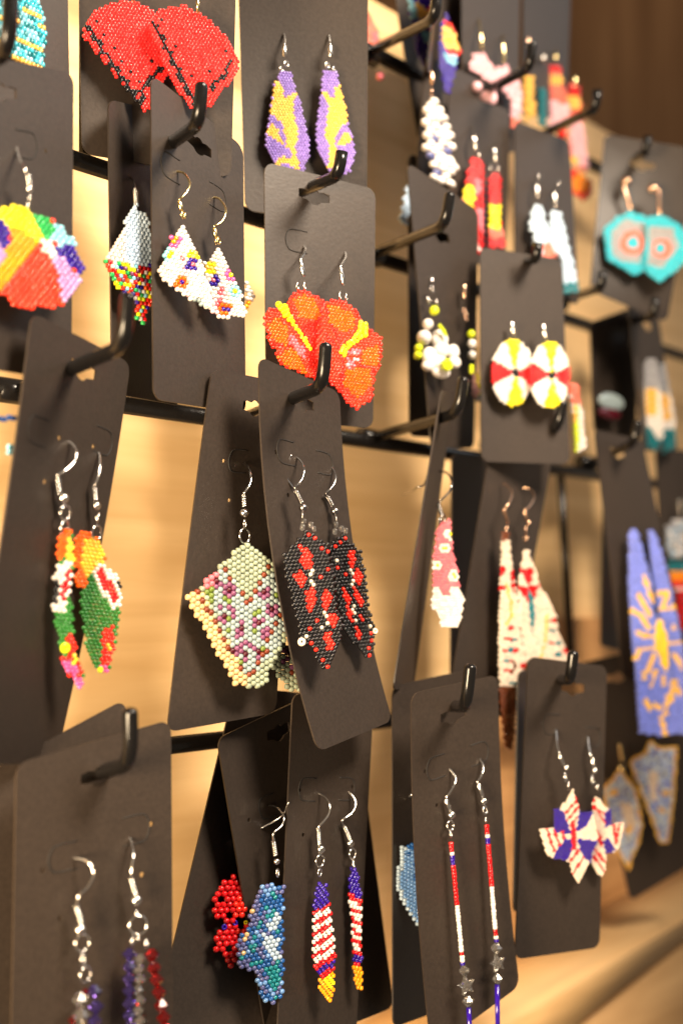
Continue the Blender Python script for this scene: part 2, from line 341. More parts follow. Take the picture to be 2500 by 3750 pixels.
EARRINGS = [
 ('mint green kite earring strewn with mauve flowers', 'mint kite earring pair', [(0.2636, -0.0714, -0.0035), (0.9659, -0.2566, -0.0354), (0.0423, 0.0212, 0.9989), (-0.2556, -0.9663, 0.0313)], (-16.0, 21.28, 1.481, 1.708, 1, 0, 0.43), [[-1, 13, 0, 1], [-1, 11, 0, 5], [-1, 10, 0, 8], [-1, 9, 0, 11], [-1, 7, 0, 11, 3, 1, 0, 1], [-1, 7, 1, 1, 3, 1, 0, 8, 3, 1, 0, 1, 1, 1], [-1, 5, 7, 2, 1, 2, 3, 1, 0, 7, 1, 3], [-1, 4, 7, 2, 4, 1, 5, 1, 1, 1, 5, 1, 1, 1, 0, 5, 3, 1, 1, 4], [-1, 3, 0, 1, 7, 1, 6, 1, 5, 1, 1, 1, 5, 1, 4, 1, 5, 1, 1, 1, 0, 3, 3, 1, 1, 1, 4, 1, 5, 1, 1, 2], [-1, 1, 2, 1, 3, 1, 2, 1, 6, 2, 1, 2, 5, 3, 1, 1, 3, 1, 0, 2, 1, 1, 5, 3, 1, 1, 6, 1], [2, 3, 3, 1, 0, 1, 6, 1, 1, 2, 6, 2, 1, 3, 3, 2, 1, 7], [-1, 1, 2, 4, 0, 1, 1, 1, 5, 1, 1, 1, 5, 1, 1, 8, 5, 1, 4, 1, 5, 1, 1, 1], [-1, 2, 2, 2, 3, 2, 1, 4, 5, 1, 1, 4, 6, 2, 1, 1, 5, 3, 3, 1], [-1, 2, 2, 4, 0, 1, 5, 1, 4, 1, 6, 1, 5, 1, 1, 4, 5, 1, 1, 1, 5, 1, 1, 4], [-1, 4, 2, 2, 3, 1, 0, 1, 5, 1, 1, 3, 5, 1, 1, 2, 5, 1, 4, 1, 1, 3, 3, 1, 1, 2], [-1, 4, 2, 3, 3, 1, 1, 1, 6, 1, 1, 1, 5, 1, 4, 1, 1, 2, 6, 1, 1, 1, 5, 2, 3, 1, 1, 3], [-1, 5, 2, 3, 0, 1, 1, 2, 5, 2, 1, 4, 5, 2, 1, 3, 0, 1], [-1, 6, 2, 2, 3, 1, 2, 1, 1, 3, 5, 1, 1, 4, 3, 1, 1, 3, 0, 1], [-1, 6, 2, 3, 3, 1, 1, 1, 5, 2, 1, 1, 5, 2, 1, 1, 6, 1, 1, 3, 0, 1], [-1, 7, 2, 3, 4, 1, 5, 2, 4, 1, 1, 2, 4, 1, 3, 2, 1, 1, 0, 1], [-1, 8, 2, 4, 1, 1, 5, 1, 1, 2, 5, 1, 1, 2, 0, 2], [-1, 9, 2, 3, 6, 1, 1, 3, 3, 1, 0, 3], [-1, 10, 2, 2, 3, 1, 1, 2, 3, 1, 1, 1, 0, 2], [-1, 10, 2, 4, 3, 1, 0, 4], [-1, 11, 2, 3, 0, 5], [-1, 14, 0, 1, -1, 1, 0, 1]], 'h', 1, 'matte', [([(6.16, 46.92, -8.67), (5.38, 45.09, -4.34), (4.04, 42.04, -0.0), (3.09, 38.94, 1.3), (1.26, 36.17, 1.3)], [], [(1.74, 35.63, 0.0), (1.99, 32.08, 0.0)], ((1.98, 30.18, 0.0), 1.35), [((2.33, 26.97, 0.0), 1.21, 0.7), ((2.36, 23.33, 0.0), 2.19, 0.95)], 0)], [], 'silver'),  # cream beads down the left edge paint warm bounce light from the wall
 ('second mint kite earring, mostly hidden by the brown card in focus', 'mint kite earring pair', [(0.2877, -0.0702, -0.0203), (0.9244, -0.381, -0.0199), (0.0367, 0.0369, 0.9986), (-0.3798, -0.9238, 0.0481)], (-4.88, 6.75, 1.428, 1.703, 1, 0, 0.04), [[-1, 1, 0, 2, 4, 1, 0, 4], [-1, 1, 0, 1, 5, 1, 4, 1, 0, 4], [-1, 1, 0, 2, 5, 1, 0, 4], [0, 2, 5, 1, 0, 2, 3, 1, 0, 2], [0, 4, 5, 1, 0, 3], [-1, 1, 0, 3, 3, 1, 0, 3], [-1, 2, 0, 6], [-1, 3, 0, 5], [-1, 4, 0, 1, -1, 1, 0, 1]], 'h', 1, 'matte', [], [], 'silver'),
 ('left of the black and red earrings, rectangular with an ivory tip bead', 'black and red earring pair', [(0.2825, -0.0846, 0.0007), (0.9398, -0.3309, 0.0852), (-0.0629, 0.0776, 0.995), (-0.3358, -0.9405, 0.0521)], (-7.85, 20.56, 1.364, 1.086, 0, 0, 0.45), [[-1, 6, 8, 1], [-1, 5, 8, 1, 9, 1, 8, 1], [-1, 4, 8, 4, 9, 1], [-1, 3, 8, 7], [-1, 2, 8, 2, 9, 1, 8, 7], [-1, 1, 8, 3, 9, 2, 8, 3, 9, 1, 8, 1], [8, 5, 9, 2, 8, 4, 9, 1], [8, 4, 9, 3, 8, 4], [8, 4, 9, 3, 8, 5], [8, 4, 9, 3, 8, 4], [8, 5, 9, 2, 8, 5], [8, 3, 9, 1, 8, 2, 10, 1, 8, 3, 9, 1, 8, 1], [8, 2, 9, 3, 8, 1, 10, 1, 8, 5], [8, 2, 9, 3, 8, 3, 9, 1, 8, 3], [-1, 1, 8, 2, 9, 2, 8, 1, 10, 1, 8, 5], [8, 3, 9, 1, 8, 2, 10, 1, 8, 5], [-1, 1, 8, 5, 9, 1, 8, 5], [-1, 1, 8, 3, 9, 3, 8, 2, 9, 1, 8, 2], [-1, 1, 8, 4, 9, 2, 8, 2, 9, 2, 8, 1], [-1, 1, 8, 3, 9, 3, 8, 1, 9, 3, 8, 1], [-1, 1, 8, 4, 9, 2, 8, 2, 9, 2, 8, 1], [-1, 1, 8, 3, 9, 2, 8, 2, 9, 2, 8, 2], [-1, 2, 8, 3, 9, 1, 8, 3, 9, 1, 8, 2], [-1, 1, 8, 7, 10, 1, 8, 3], [-1, 2, 8, 7, 10, 1, 9, 2, 8, 1], [-1, 2, 8, 4, 9, 1, 8, 2, 9, 3, 8, 1], [-1, 2, 8, 7, 10, 1, 9, 2, 8, 1], [-1, 2, 8, 2, 9, 1, 8, 2, 10, 1, 8, 2, 9, 1, 8, 2], [-1, 2, 8, 11], [-1, 2, 8, 1, 10, 1, 8, 4, 9, 2, 8, 2], [-1, 3, 8, 5, 9, 2, 8, 3], [-1, 3, 8, 1, 9, 1, 8, 3, 9, 2, 8, 2], [-1, 5, 8, 4, 9, 2, 8, 1], [-1, 5, 9, 1, 8, 2, 9, 2, 8, 1], [-1, 6, 8, 5], [-1, 5, 8, 5], [-1, 6, 8, 1, 9, 1, 8, 2], [-1, 6, 8, 3], [-1, 7, 8, 1, 9, 1]], 'round', 1, 'glass', [([(2.71, 45.59, -9.2), (3.23, 43.0, -4.6), (1.74, 39.94, -0.0), (-0.03, 36.45, 1.3), (-2.73, 33.92, 1.3)], [(0.76, 45.07, -5.52), (-1.24, 41.72, -5.52), (-1.55, 37.83, -5.52), (0.42, 34.44, -5.52)], [(-1.88, 33.1, 0.0), (-0.24, 29.43, 0.0)], ((0.08, 27.88, 0.0), 1.33), [((-0.34, 25.12, 0.0), 1.42, 0.5)], 0)], [('crystal', 11, (-0.54, 23.57, 0.5), 0.97), ('crystal', 11, (-1.07, 21.85, 0.5), 0.97), ('crystal', 11, (1.85, 22.5, 0.5), 0.93), ('crystal', 11, (2.77, 21.28, 0.5), 0.83), ('seed', 10, (-5.12, -12.39, 0.5), 1.3)], 'gun'),
 ('right of the black and red earrings, turned away toward the wall', 'black and red earring pair', [(0.3052, -0.0809, 0.0016), (0.9351, -0.3435, 0.0871), (-0.0639, 0.0783, 0.9949), (-0.3485, -0.9359, 0.0513)], (-5.94, 19.68, 1.281, 1.142, 0, 0, 0.34), [[-1, 4, 8, 1], [-1, 2, 8, 2, 9, 1], [-1, 1, 8, 2, 9, 1, 8, 2], [8, 1, 9, 1, 8, 5], [8, 8], [8, 5, 9, 2, 8, 2], [8, 5, 9, 2, 8, 2], [8, 1, 10, 1, 8, 3, 9, 2, 8, 2], [8, 5, 9, 2, 8, 2], [8, 1, 9, 1, 8, 3, 9, 1, 8, 3], [8, 5, 10, 1, 8, 1, 9, 1, 8, 2], [8, 3, 9, 1, 8, 1, 10, 1, 9, 2, 8, 1], [-1, 1, 8, 5, 9, 3, 8, 1], [8, 5, 10, 1, 9, 2, 8, 1], [-1, 1, 8, 4, 10, 1, 8, 1, 9, 1, 8, 2], [8, 2, 9, 1, 8, 2, 9, 1, 8, 3], [-1, 1, 8, 2, 9, 1, 8, 2, 9, 1, 8, 3], [-1, 1, 8, 1, 9, 2, 8, 1, 9, 2, 8, 2], [-1, 1, 8, 2, 9, 2, 8, 1, 9, 2, 8, 2], [-1, 1, 8, 2, 9, 1, 8, 2, 9, 2, 8, 1], [-1, 1, 8, 2, 9, 1, 8, 1, 10, 1, 8, 1, 9, 1, 8, 2], [-1, 1, 8, 2, 9, 1, 10, 1, 8, 4], [-1, 2, 8, 1, 9, 2, 10, 1, 8, 4], [-1, 1, 8, 2, 9, 1, 8, 2, 9, 1, 8, 3], [-1, 2, 8, 2, 9, 1, 10, 1, 8, 1, 9, 1, 8, 2], [-1, 1, 8, 9], [-1, 2, 8, 3, 9, 1, 8, 3, 10, 1, 8, 1], [-1, 2, 8, 3, 9, 1, 8, 4], [-1, 3, 8, 2, 9, 2, 8, 2, 9, 1, 8, 1], [-1, 3, 8, 2, 9, 1, 8, 4], [-1, 4, 8, 5, 9, 1], [-1, 5, 8, 5], [-1, 6, 8, 2, 9, 1, 8, 1], [-1, 6, 8, 3], [-1, 7, 8, 1, 9, 1]], 'round', 1, 'glass', [([(-3.33, 43.94, -5.79), (-1.05, 42.16, -2.9), (-1.29, 38.71, -0.0), (-3.2, 35.59, 1.3), (-6.02, 33.21, 1.3)], [(-4.58, 43.64, -3.48), (-6.68, 40.17, -3.48), (-7.02, 36.14, -3.48), (-3.91, 33.47, -3.48)], [(-5.04, 32.33, 0.0), (-3.63, 29.25, 0.0)], ((-2.87, 27.45, 0.0), 1.34), [((-2.62, 24.67, 0.0), 1.39, 0.5)], 0)], [('crystal', 11, (-3.24, 23.1, 0.5), 0.97), ('crystal', 11, (-3.91, 20.94, 0.5), 0.97), ('crystal', 11, (-1.31, 21.76, 0.5), 0.97), ('crystal', 11, (0.01, 21.07, 0.5), 0.88), ('seed', 10, (7.06, -11.73, 0.5), 0.97)], 'gun'),
 ('left toucan earring turned edge on, pink tail at the bottom', 'toucan earring pair', [(0.2071, -0.0652, -0.0021), (0.9925, -0.0885, -0.084), (0.0763, -0.0872, 0.9933), (-0.0952, -0.9923, -0.0798)], (-5.21, 20.7, 1.402, 1.057, 0, 0, 1.06), [[-1, 1, 12, 2], [12, 2, 14, 1], [12, 2, 13, 1], [12, 2, 13, 1], [12, 2, 13, 2], [12, 2, 13, 1], [12, 2, 13, 2], [12, 1, 14, 1, 13, 2], [-1, 1, 14, 1, 20, 2], [20, 3, 14, 1], [-1, 1, 20, 2, 32, 1], [20, 2, 32, 1, 20, 1], [20, 3, 32, 1], [8, 1, 20, 1, 32, 1, 20, 1], [-1, 1, 8, 1, 32, 2], [8, 1, 20, 1, 32, 1, 20, 1], [-1, 1, 8, 1, 32, 1, 20, 1], [8, 1, 20, 1, 32, 1, 14, 1], [-1, 1, 8, 1, 20, 2, 14, 1], [20, 3, 14, 2], [-1, 1, 20, 3, 14, 1], [-1, 1, 14, 4], [-1, 2, 14, 4], [-1, 1, 14, 4], [-1, 2, 14, 4], [-1, 2, 14, 4], [-1, 3, 14, 2, 9, 1], [-1, 3, 14, 1, 9, 2], [-1, 3, 14, 2, 9, 2], [-1, 3, 14, 2, 9, 2], [-1, 4, 14, 1, 9, 2], [-1, 4, 14, 1, 9, 1, 13, 1], [-1, 4, 9, 3, 13, 1], [-1, 4, 15, 2, 13, 1, 9, 1], [-1, 5, 15, 3, 9, 1], [-1, 5, 15, 3, 9, 1], [-1, 6, 9, 1, 15, 1, 9, 1, 14, 1], [-1, 7, 15, 2], [-1, 8, 15, 2], [-1, 8, 15, 1]], 'round', 1, 'glass', [([(-5.06, 45.73, -7.09), (-3.87, 44.6, -3.55), (-3.63, 42.06, -0.0), (-4.84, 38.68, 1.06), (-7.6, 36.15, 1.5), (-9.02, 34.75, 1.06)], [], [(-8.22, 34.28, 0.0), (-7.24, 30.32, 0.0)], ((-5.73, 29.19, 0.0), 1.42), [((-4.59, 25.44, 0.0), 1.92, 0.95), ((-4.14, 21.51, 0.0), 1.84, 0.9)], 0)], [('seed', 31, (0.5, -10.26, 0.5), 1.47)], 'silver'),
 ('right toucan earring facing forward with orange face and red bill', 'toucan earring pair', [(0.2207, -0.0607, -0.0004), (0.9911, -0.0987, -0.0895), (0.0799, -0.0969, 0.9921), (-0.1065, -0.9904, -0.0881)], (-9.6, 18.62, 1.398, 1.033, 0, 0, -1.23), [[-1, 1, 12, 3], [12, 3, 13, 1, 12, 1], [12, 2, 13, 4], [12, 2, 13, 4], [12, 2, 13, 5], [12, 2, 13, 5], [12, 2, 13, 5, 12, 1], [12, 2, 13, 5], [-1, 1, 12, 1, 13, 4, 20, 2], [12, 2, 13, 3, 20, 1, 32, 1, 20, 2], [-1, 2, 12, 1, 13, 2, 20, 1, 32, 2, 20, 3], [-1, 1, 12, 2, 13, 1, 14, 1, 20, 1, 32, 2, 20, 3], [-1, 1, 12, 3, 14, 2, 20, 1, 32, 3, 20, 1, 8, 1], [-1, 1, 12, 3, 14, 2, 20, 1, 32, 3, 20, 1, 8, 1], [-1, 2, 12, 2, 14, 3, 20, 1, 32, 3, 20, 1], [-1, 3, 14, 4, 20, 2, 32, 2, 20, 1], [-1, 3, 14, 5, 20, 2, 32, 2, 20, 1], [-1, 3, 14, 6, 20, 1, 32, 1, 20, 1], [-1, 3, 14, 7, 20, 3], [-1, 3, 14, 7, 20, 1, 14, 1], [-1, 4, 14, 9], [-1, 3, 14, 9], [-1, 4, 14, 9], [-1, 4, 14, 8], [-1, 5, 14, 6, 9, 1, 14, 1], [-1, 4, 14, 5, 9, 2, 14, 1], [-1, 5, 14, 4, 9, 3, 14, 1], [-1, 5, 14, 4, 9, 3], [-1, 6, 14, 3, 9, 3, 14, 1], [-1, 5, 14, 4, 9, 1, 13, 1, 9, 1], [-1, 6, 14, 4, 9, 1, 13, 1, 9, 1], [-1, 6, 14, 3, 9, 3], [-1, 7, 14, 3, 9, 2], [-1, 7, 14, 2, 9, 3], [-1, 8, 14, 2, 9, 2], [-1, 8, 14, 1, 15, 2, 14, 1], [-1, 10, 15, 2]], 'round', 1, 'glass', [([(-4.6, 42.86, -5.68), (-4.45, 41.11, -2.84), (-5.46, 37.88, -0.0), (-6.44, 34.23, 1.3), (-7.1, 32.04, 1.3)], [], [(-6.3, 31.52, 0.0), (-5.45, 28.15, 0.0)], ((-4.9, 26.57, 0.0), 1.22), [((-4.08, 23.4, 0.0), 1.3, 0.35), ((-3.56, 19.23, 0.0), 1.96, 0.95)], 0)], [('seed', 31, (3.43, -18.34, 0.5), 0.92)], 'silver'),
 ('rainbow fan earring of bright beads, large at the left edge', 'rainbow fan earring pair', [(0.1907, -0.0708, 0.0891), (0.9988, -0.0495, 0.006), (-0.0073, -0.0253, 0.9997), (-0.0493, -0.9985, -0.0256)], (-13.42, 11.83, 1.76, 1.191, 0, 0, 0.33), [[-1, 4, 16, 3], [-1, 2, 16, 5, 17, 3, 23, 1], [-1, 1, 16, 7, 17, 3, 18, 2], [16, 8, 17, 3, 18, 2], [23, 2, 19, 1, 16, 6, 17, 2, 18, 4], [19, 3, 22, 3, 16, 3, 17, 1, 18, 5], [19, 4, 22, 4, 16, 1, 20, 2, 23, 1, 18, 1, 19, 2], [19, 3, 23, 1, 22, 4, 23, 1, 20, 2, 19, 4], [19, 4, 22, 4, 23, 1, 20, 3, 19, 4], [21, 2, 19, 1, 22, 4, 23, 3, 20, 1, 21, 2, 19, 3], [21, 3, 22, 4, 23, 4, 21, 3, 19, 3], [21, 3, 22, 3, 23, 5, 21, 3, 23, 1, 19, 1], [21, 3, 22, 3, 23, 6, 21, 4], [21, 2, 22, 3, 23, 7, 21, 4], [22, 5, 23, 7, 21, 4], [22, 4, 23, 8, 21, 3], [22, 4, 23, 9, 21, 2], [22, 3, 23, 9, 21, 2], [22, 3, 23, 10, 21, 1], [23, 13], [-1, 4, 23, 8], [-1, 4, 23, 4]], 'v', 1, 'glass', [([(-1.14, 31.09, -8.1), (-2.87, 27.02, -4.05), (-4.46, 23.67, -0.0), (-4.17, 21.37, 1.5)], [], [(-2.62, 21.16, 0.0), (-1.97, 18.32, 0.0)], ((-2.14, 17.46, 0.0), 0.89), [((-1.88, 15.05, 0.0), 1.06, 0.5), ((-2.28, 13.11, 0.0), 0.89, 0.6)], 0)], [], 'silver'),
 ('blue triangle earring with a confetti coloured lower half', 'confetti triangle earring pair', [(0.235, -0.0577, 0.0989), (0.9901, -0.1396, 0.0106), (-0.0142, -0.025, 0.9996), (-0.1393, -0.9899, -0.0268)], (-9.83, 17.38, 1.416, 1.152, 0, 0, 0.21), [[-1, 7, 24, 1], [-1, 6, 24, 1], [-1, 6, 24, 4], [-1, 5, 24, 5], [-1, 5, 24, 6], [-1, 4, 24, 6], [-1, 5, 24, 6], [-1, 4, 24, 8], [-1, 4, 20, 1, 24, 8], [-1, 3, 20, 1, 24, 9], [-1, 3, 20, 2, 24, 9], [-1, 2, 20, 2, 24, 11], [-1, 2, 20, 3, 24, 10], [-1, 1, 20, 3, 24, 11], [-1, 1, 20, 4, 24, 10], [20, 5, 24, 5, 19, 1, 5, 2, 19, 1, 16, 1], [17, 1, 32, 1, 20, 1, 17, 1, 16, 2, 20, 1, 18, 1, 9, 1, 32, 3, 23, 1, 32, 1, 31, 1], [23, 1, 20, 1, 18, 1, 19, 1, 5, 1, 31, 1, 16, 1, 5, 1, 23, 1, 20, 1, 16, 1, 5, 1, 18, 1, 23, 1], [-1, 1, 23, 1, 32, 1, 16, 1, 31, 1, 17, 1, 5, 1, 32, 1, 16, 1, 17, 1, 12, 1, 18, 1, 23, 1, 16, 1, 23, 1], [-1, 1, 17, 1, 32, 1, 18, 1, 9, 1, 17, 1, 18, 1, 5, 1, 32, 1, 5, 1, 17, 3, 19, 1], [-1, 2, 17, 1, 23, 1, 5, 1, 12, 1, 20, 1, 32, 1, 16, 1, 20, 1, 9, 1, 5, 1, 32, 1, 17, 1], [-1, 2, 16, 1, 17, 1, 16, 1, 31, 1, 12, 1, 19, 2, 12, 1, 9, 1, 19, 1, 18, 1], [-1, 3, 31, 1, 23, 1, 18, 1, 9, 1, 17, 1, 18, 1, 20, 1, 31, 1, 20, 1, 18, 1], [-1, 4, 19, 1, 12, 1, 19, 1, 32, 1, 17, 1, 18, 1, 16, 1, 19, 1], [-1, 7, 20, 1, 31, 2, 9, 2], [-1, 7, 19, 1, 23, 1, 32, 1, 23, 1], [-1, 8, 23, 1, 31, 1, 19, 1], [-1, 7, 9, 1, 18, 1, 9, 1], [-1, 8, 16, 1, 32, 1], [-1, 7, 17, 1, 20, 1, 32, 1], [-1, 9, 17, 1]], 'v', 1, 'glass', [([(4.63, 29.18, -11.3), (2.3, 26.44, -5.65), (-0.56, 22.22, -0.0)], [], [(-0.44, 21.54, 0.0), (-0.16, 18.11, 0.0)], (), [((-0.04, 17.2, 0.0), 0.73, 0.6)], 0)], [], 'silver'),
 ('left of the white triangle earrings scattered with bright flowers', 'white flower triangle pair', [(0.2456, -0.0677, 0.0981), (0.9655, -0.2603, 0.0073), (-0.0141, -0.0243, 0.9996), (-0.26, -0.9652, -0.0271)], (-8.21, 11.68, 1.426, 1.157, 0, 0, 0.22), [[-1, 5, 20, 1], [-1, 4, 20, 2], [-1, 4, 20, 3], [-1, 2, 15, 1, 22, 1, 15, 1, 20, 2], [-1, 3, 22, 1, 15, 1, 20, 3], [-1, 2, 15, 2, 20, 4], [-1, 2, 18, 1, 20, 4, 16, 1, 36, 1], [-1, 1, 18, 1, 16, 1, 20, 1, 30, 1, 20, 1, 16, 1, 36, 1, 16, 1], [-1, 1, 18, 1, 16, 1, 18, 1, 20, 1, 7, 1, 20, 1, 19, 2, 20, 1], [-1, 1, 18, 1, 20, 4, 19, 1, 7, 1, 20, 2], [-1, 1, 20, 4, 30, 1, 19, 3, 20, 2], [20, 5, 30, 2, 20, 3], [20, 5, 30, 2, 20, 4], [20, 4, 12, 2, 20, 5], [-1, 1, 20, 3, 12, 1, 19, 1, 12, 1, 20, 5], [-1, 2, 20, 1, 12, 3, 20, 6], [-1, 4, 20, 2, 30, 1, 20, 5], [-1, 5, 20, 1, 30, 1, 20, 5], [-1, 7, 20, 1, 1, 2, 20, 3], [-1, 9, 1, 1, 20, 2]], 'round', 1, 'glass', [([(-0.58, 30.17, -5.99), (0.69, 28.92, -3.0), (1.03, 25.39, -0.0), (-0.6, 21.97, 1.3), (-2.71, 19.61, 1.3)], [], [(-2.36, 19.42, 0.0), (-1.5, 16.54, 0.0)], (), [((-1.12, 15.43, 0.0), 0.92, 0.8), ((-0.35, 15.33, 0.0), 0.83, 0.5)], 1)], [], 'gold'),
 ('right of the white triangle earrings scattered with bright flowers', 'white flower triangle pair', [(0.2622, -0.0669, 0.0966), (0.9617, -0.2741, 0.0067), (-0.0148, -0.0276, 0.9995), (-0.2738, -0.9613, -0.0306)], (-6.83, 10.06, 1.491, 1.196, 0, 0, 0.11), [[-1, 3, 20, 1], [-1, 2, 20, 2], [-1, 2, 20, 3], [-1, 1, 20, 4], [20, 1, 16, 2, 20, 3], [36, 2, 20, 3, 15, 1], [16, 3, 20, 2, 15, 1, 16, 1], [20, 2, 19, 1, 20, 2, 15, 2], [20, 2, 7, 1, 19, 1, 20, 4], [20, 1, 19, 2, 20, 3, 18, 2], [20, 4, 7, 1, 20, 1, 18, 1, 16, 1, 18, 1], [20, 3, 7, 1, 30, 1, 20, 1, 18, 2, 20, 1], [20, 4, 30, 1, 20, 4], [20, 2, 30, 1, 7, 1, 20, 5], [-1, 1, 20, 1, 30, 1, 7, 1, 12, 3, 20, 3], [20, 2, 30, 1, 12, 1, 19, 2, 20, 4], [-1, 2, 30, 2, 12, 2, 20, 4], [-1, 3, 20, 3]], 'round', 1, 'glass', [([(-1.3, 28.19, -7.15), (-0.26, 26.87, -3.57), (0.09, 22.84, -0.0), (-1.6, 18.89, 1.3), (-4.23, 16.79, 1.3)], [], [(-3.87, 16.56, 0.0), (-3.07, 13.66, 0.0)], (), [((-2.15, 12.84, 0.0), 0.95, 0.8), ((-3.21, 12.44, 0.0), 0.86, 0.5)], 1)], [], 'gold'),
 ('small white and orange tip showing past the right edge of the flower card', 'third flower earring', [(0.2867, -0.0533, 0.0992), (0.9958, 0.091, 0.0124), (-0.011, -0.0156, 0.9998), (0.0912, -0.9957, -0.0145)], (-1.72, 4.3, 2.123, 1.283, 0, 0, 0.04), [[20, 1], [20, 1], [20, 2], [20, 2], [20, 2], [22, 1], [22, 1]], 'round', 0, 'glass', [], [], 'silver'),
 ('left flag feather earring, broad with red and white stripes', 'flag feather earring pair', [(0.3026, -0.0716, -0.1071), (0.9393, -0.3425, -0.0216), (0.0268, 0.0106, 0.9996), (-0.3422, -0.9394, 0.0192)], (-3.66, 20.57, 1.203, 1.109, 0, 0.62, -0.01), [[], [-1, 1, 19, 1], [-1, 1, 19, 2], [19, 4], [-1, 1, 19, 3], [19, 4], [19, 5], [19, 4], [32, 2, 19, 3], [20, 2, 32, 3], [20, 5], [32, 3, 20, 2], [20, 2, 32, 4], [20, 5], [32, 4, 20, 2], [20, 2, 32, 3], [20, 6], [32, 3, 20, 3], [20, 2, 32, 4], [20, 6], [32, 3, 20, 4], [20, 2, 32, 4], [-1, 1, 20, 6], [32, 3, 20, 3], [-1, 1, 32, 6], [-1, 1, 19, 3, 32, 3], [-1, 2, 19, 5], [-1, 2, 32, 3, 19, 1], [-1, 2, 22, 1, 32, 4], [-1, 2, 22, 1, 16, 2, 22, 1], [-1, 2, 22, 2, 16, 2, 22, 1], [-1, 2, 22, 2, 16, 2], [-1, 3, 22, 2, 16, 2], [-1, 3, 22, 3], [-1, 4, 22, 3], [-1, 4, 22, 2], [-1, 5, 22, 1]], 'v', 1, 'glass', [([(-1.06, 45.91, -6.9), (0.66, 45.22, -3.45), (1.39, 42.87, -0.0), (0.45, 39.66, 1.3), (-2.88, 36.21, 1.3)], [], [(-2.46, 35.29, 0.0), (-2.01, 30.4, 0.0)], ((-1.54, 28.91, 0.0), 1.43), [((-1.66, 25.28, 0.0), 1.82, 0.95), ((-1.73, 21.66, 0.0), 1.18, 0.8)], 0)], [], 'silver'),
 ('right flag feather earring turned narrow edge on', 'flag feather earring pair', [(0.3199, -0.0698, -0.1064), (0.9349, -0.3541, -0.0243), (0.0279, 0.005, 0.9996), (-0.3538, -0.9352, 0.0146)], (-2.21, 19.94, 1.201, 1.195, 0, -0.3, 0.01), [[], [19, 2], [-1, 1, 19, 2], [19, 3], [19, 3], [19, 3], [19, 4], [19, 4], [32, 2, 19, 2], [32, 4], [20, 3, 32, 1], [20, 4], [-1, 1, 32, 3], [20, 4], [-1, 1, 32, 1, 20, 2], [-1, 1, 32, 3], [-1, 1, 20, 3], [-1, 1, 32, 1, 20, 2], [-1, 1, 20, 1, 32, 2], [-1, 1, 20, 3], [-1, 1, 32, 3], [-1, 1, 20, 2, 32, 1], [-1, 2, 20, 2], [-1, 1, 32, 3], [-1, 2, 19, 3], [-1, 1, 19, 3], [-1, 2, 32, 2], [-1, 1, 22, 3], [-1, 2, 22, 3], [-1, 2, 22, 2], [-1, 2, 22, 3], [-1, 2, 22, 2], [-1, 3, 22, 2]], 'v', 1, 'glass', [([(-3.22, 44.18, -5.05), (-1.63, 43.63, -2.53), (-0.5, 40.58, -0.0), (-2.45, 37.31, 1.3), (-6.03, 35.24, 1.3)], [], [(-4.59, 32.98, 0.0), (-2.48, 28.58, 0.0)], ((-2.29, 27.46, 0.0), 1.38), [((-1.36, 23.98, 0.0), 1.69, 0.9), ((-0.89, 20.69, 0.0), 1.33, 0.6)], 0)], [], 'silver'),
 ('red lacy flower earring with navy centre beads', 'red flower earring', [(0.2752, -0.0579, -0.0974), (0.9112, -0.4079, -0.058), (0.09, 0.0599, 0.9941), (-0.402, -0.9111, 0.0913)], (-5.35, 12.84, 1.956, 1.624, 0, 0, 0.05), [[-1, 3, 32, 1], [-1, 1, 32, 3], [-1, 1, 32, 4], [32, 5], [32, 1, -1, 1, 32, 2, 9, 1], [32, 3, 9, 2], [32, 4, 9, 2], [32, 2, -1, 1, 9, 2], [-1, 2, 32, 2], [-1, 2, 32, 2, -1, 1, 9, 1], [-1, 1, 32, 3, 9, 2], [32, 4, -1, 1, 32, 1], [-1, 1, 32, 5], [32, 2, -1, 1, 32, 1], [-1, 2, 32, 3], [-1, 2, 32, 2], [-1, 3, 32, 1]], 'round', 1, 'glass', [], [('seed', 19, (-2.21, -1.79, 0.5), 0.93), ('seed', 19, (1.31, -0.75, 0.5), 0.87), ('seed', 16, (4.76, -0.74, 0.5), 0.7)], 'silver'),
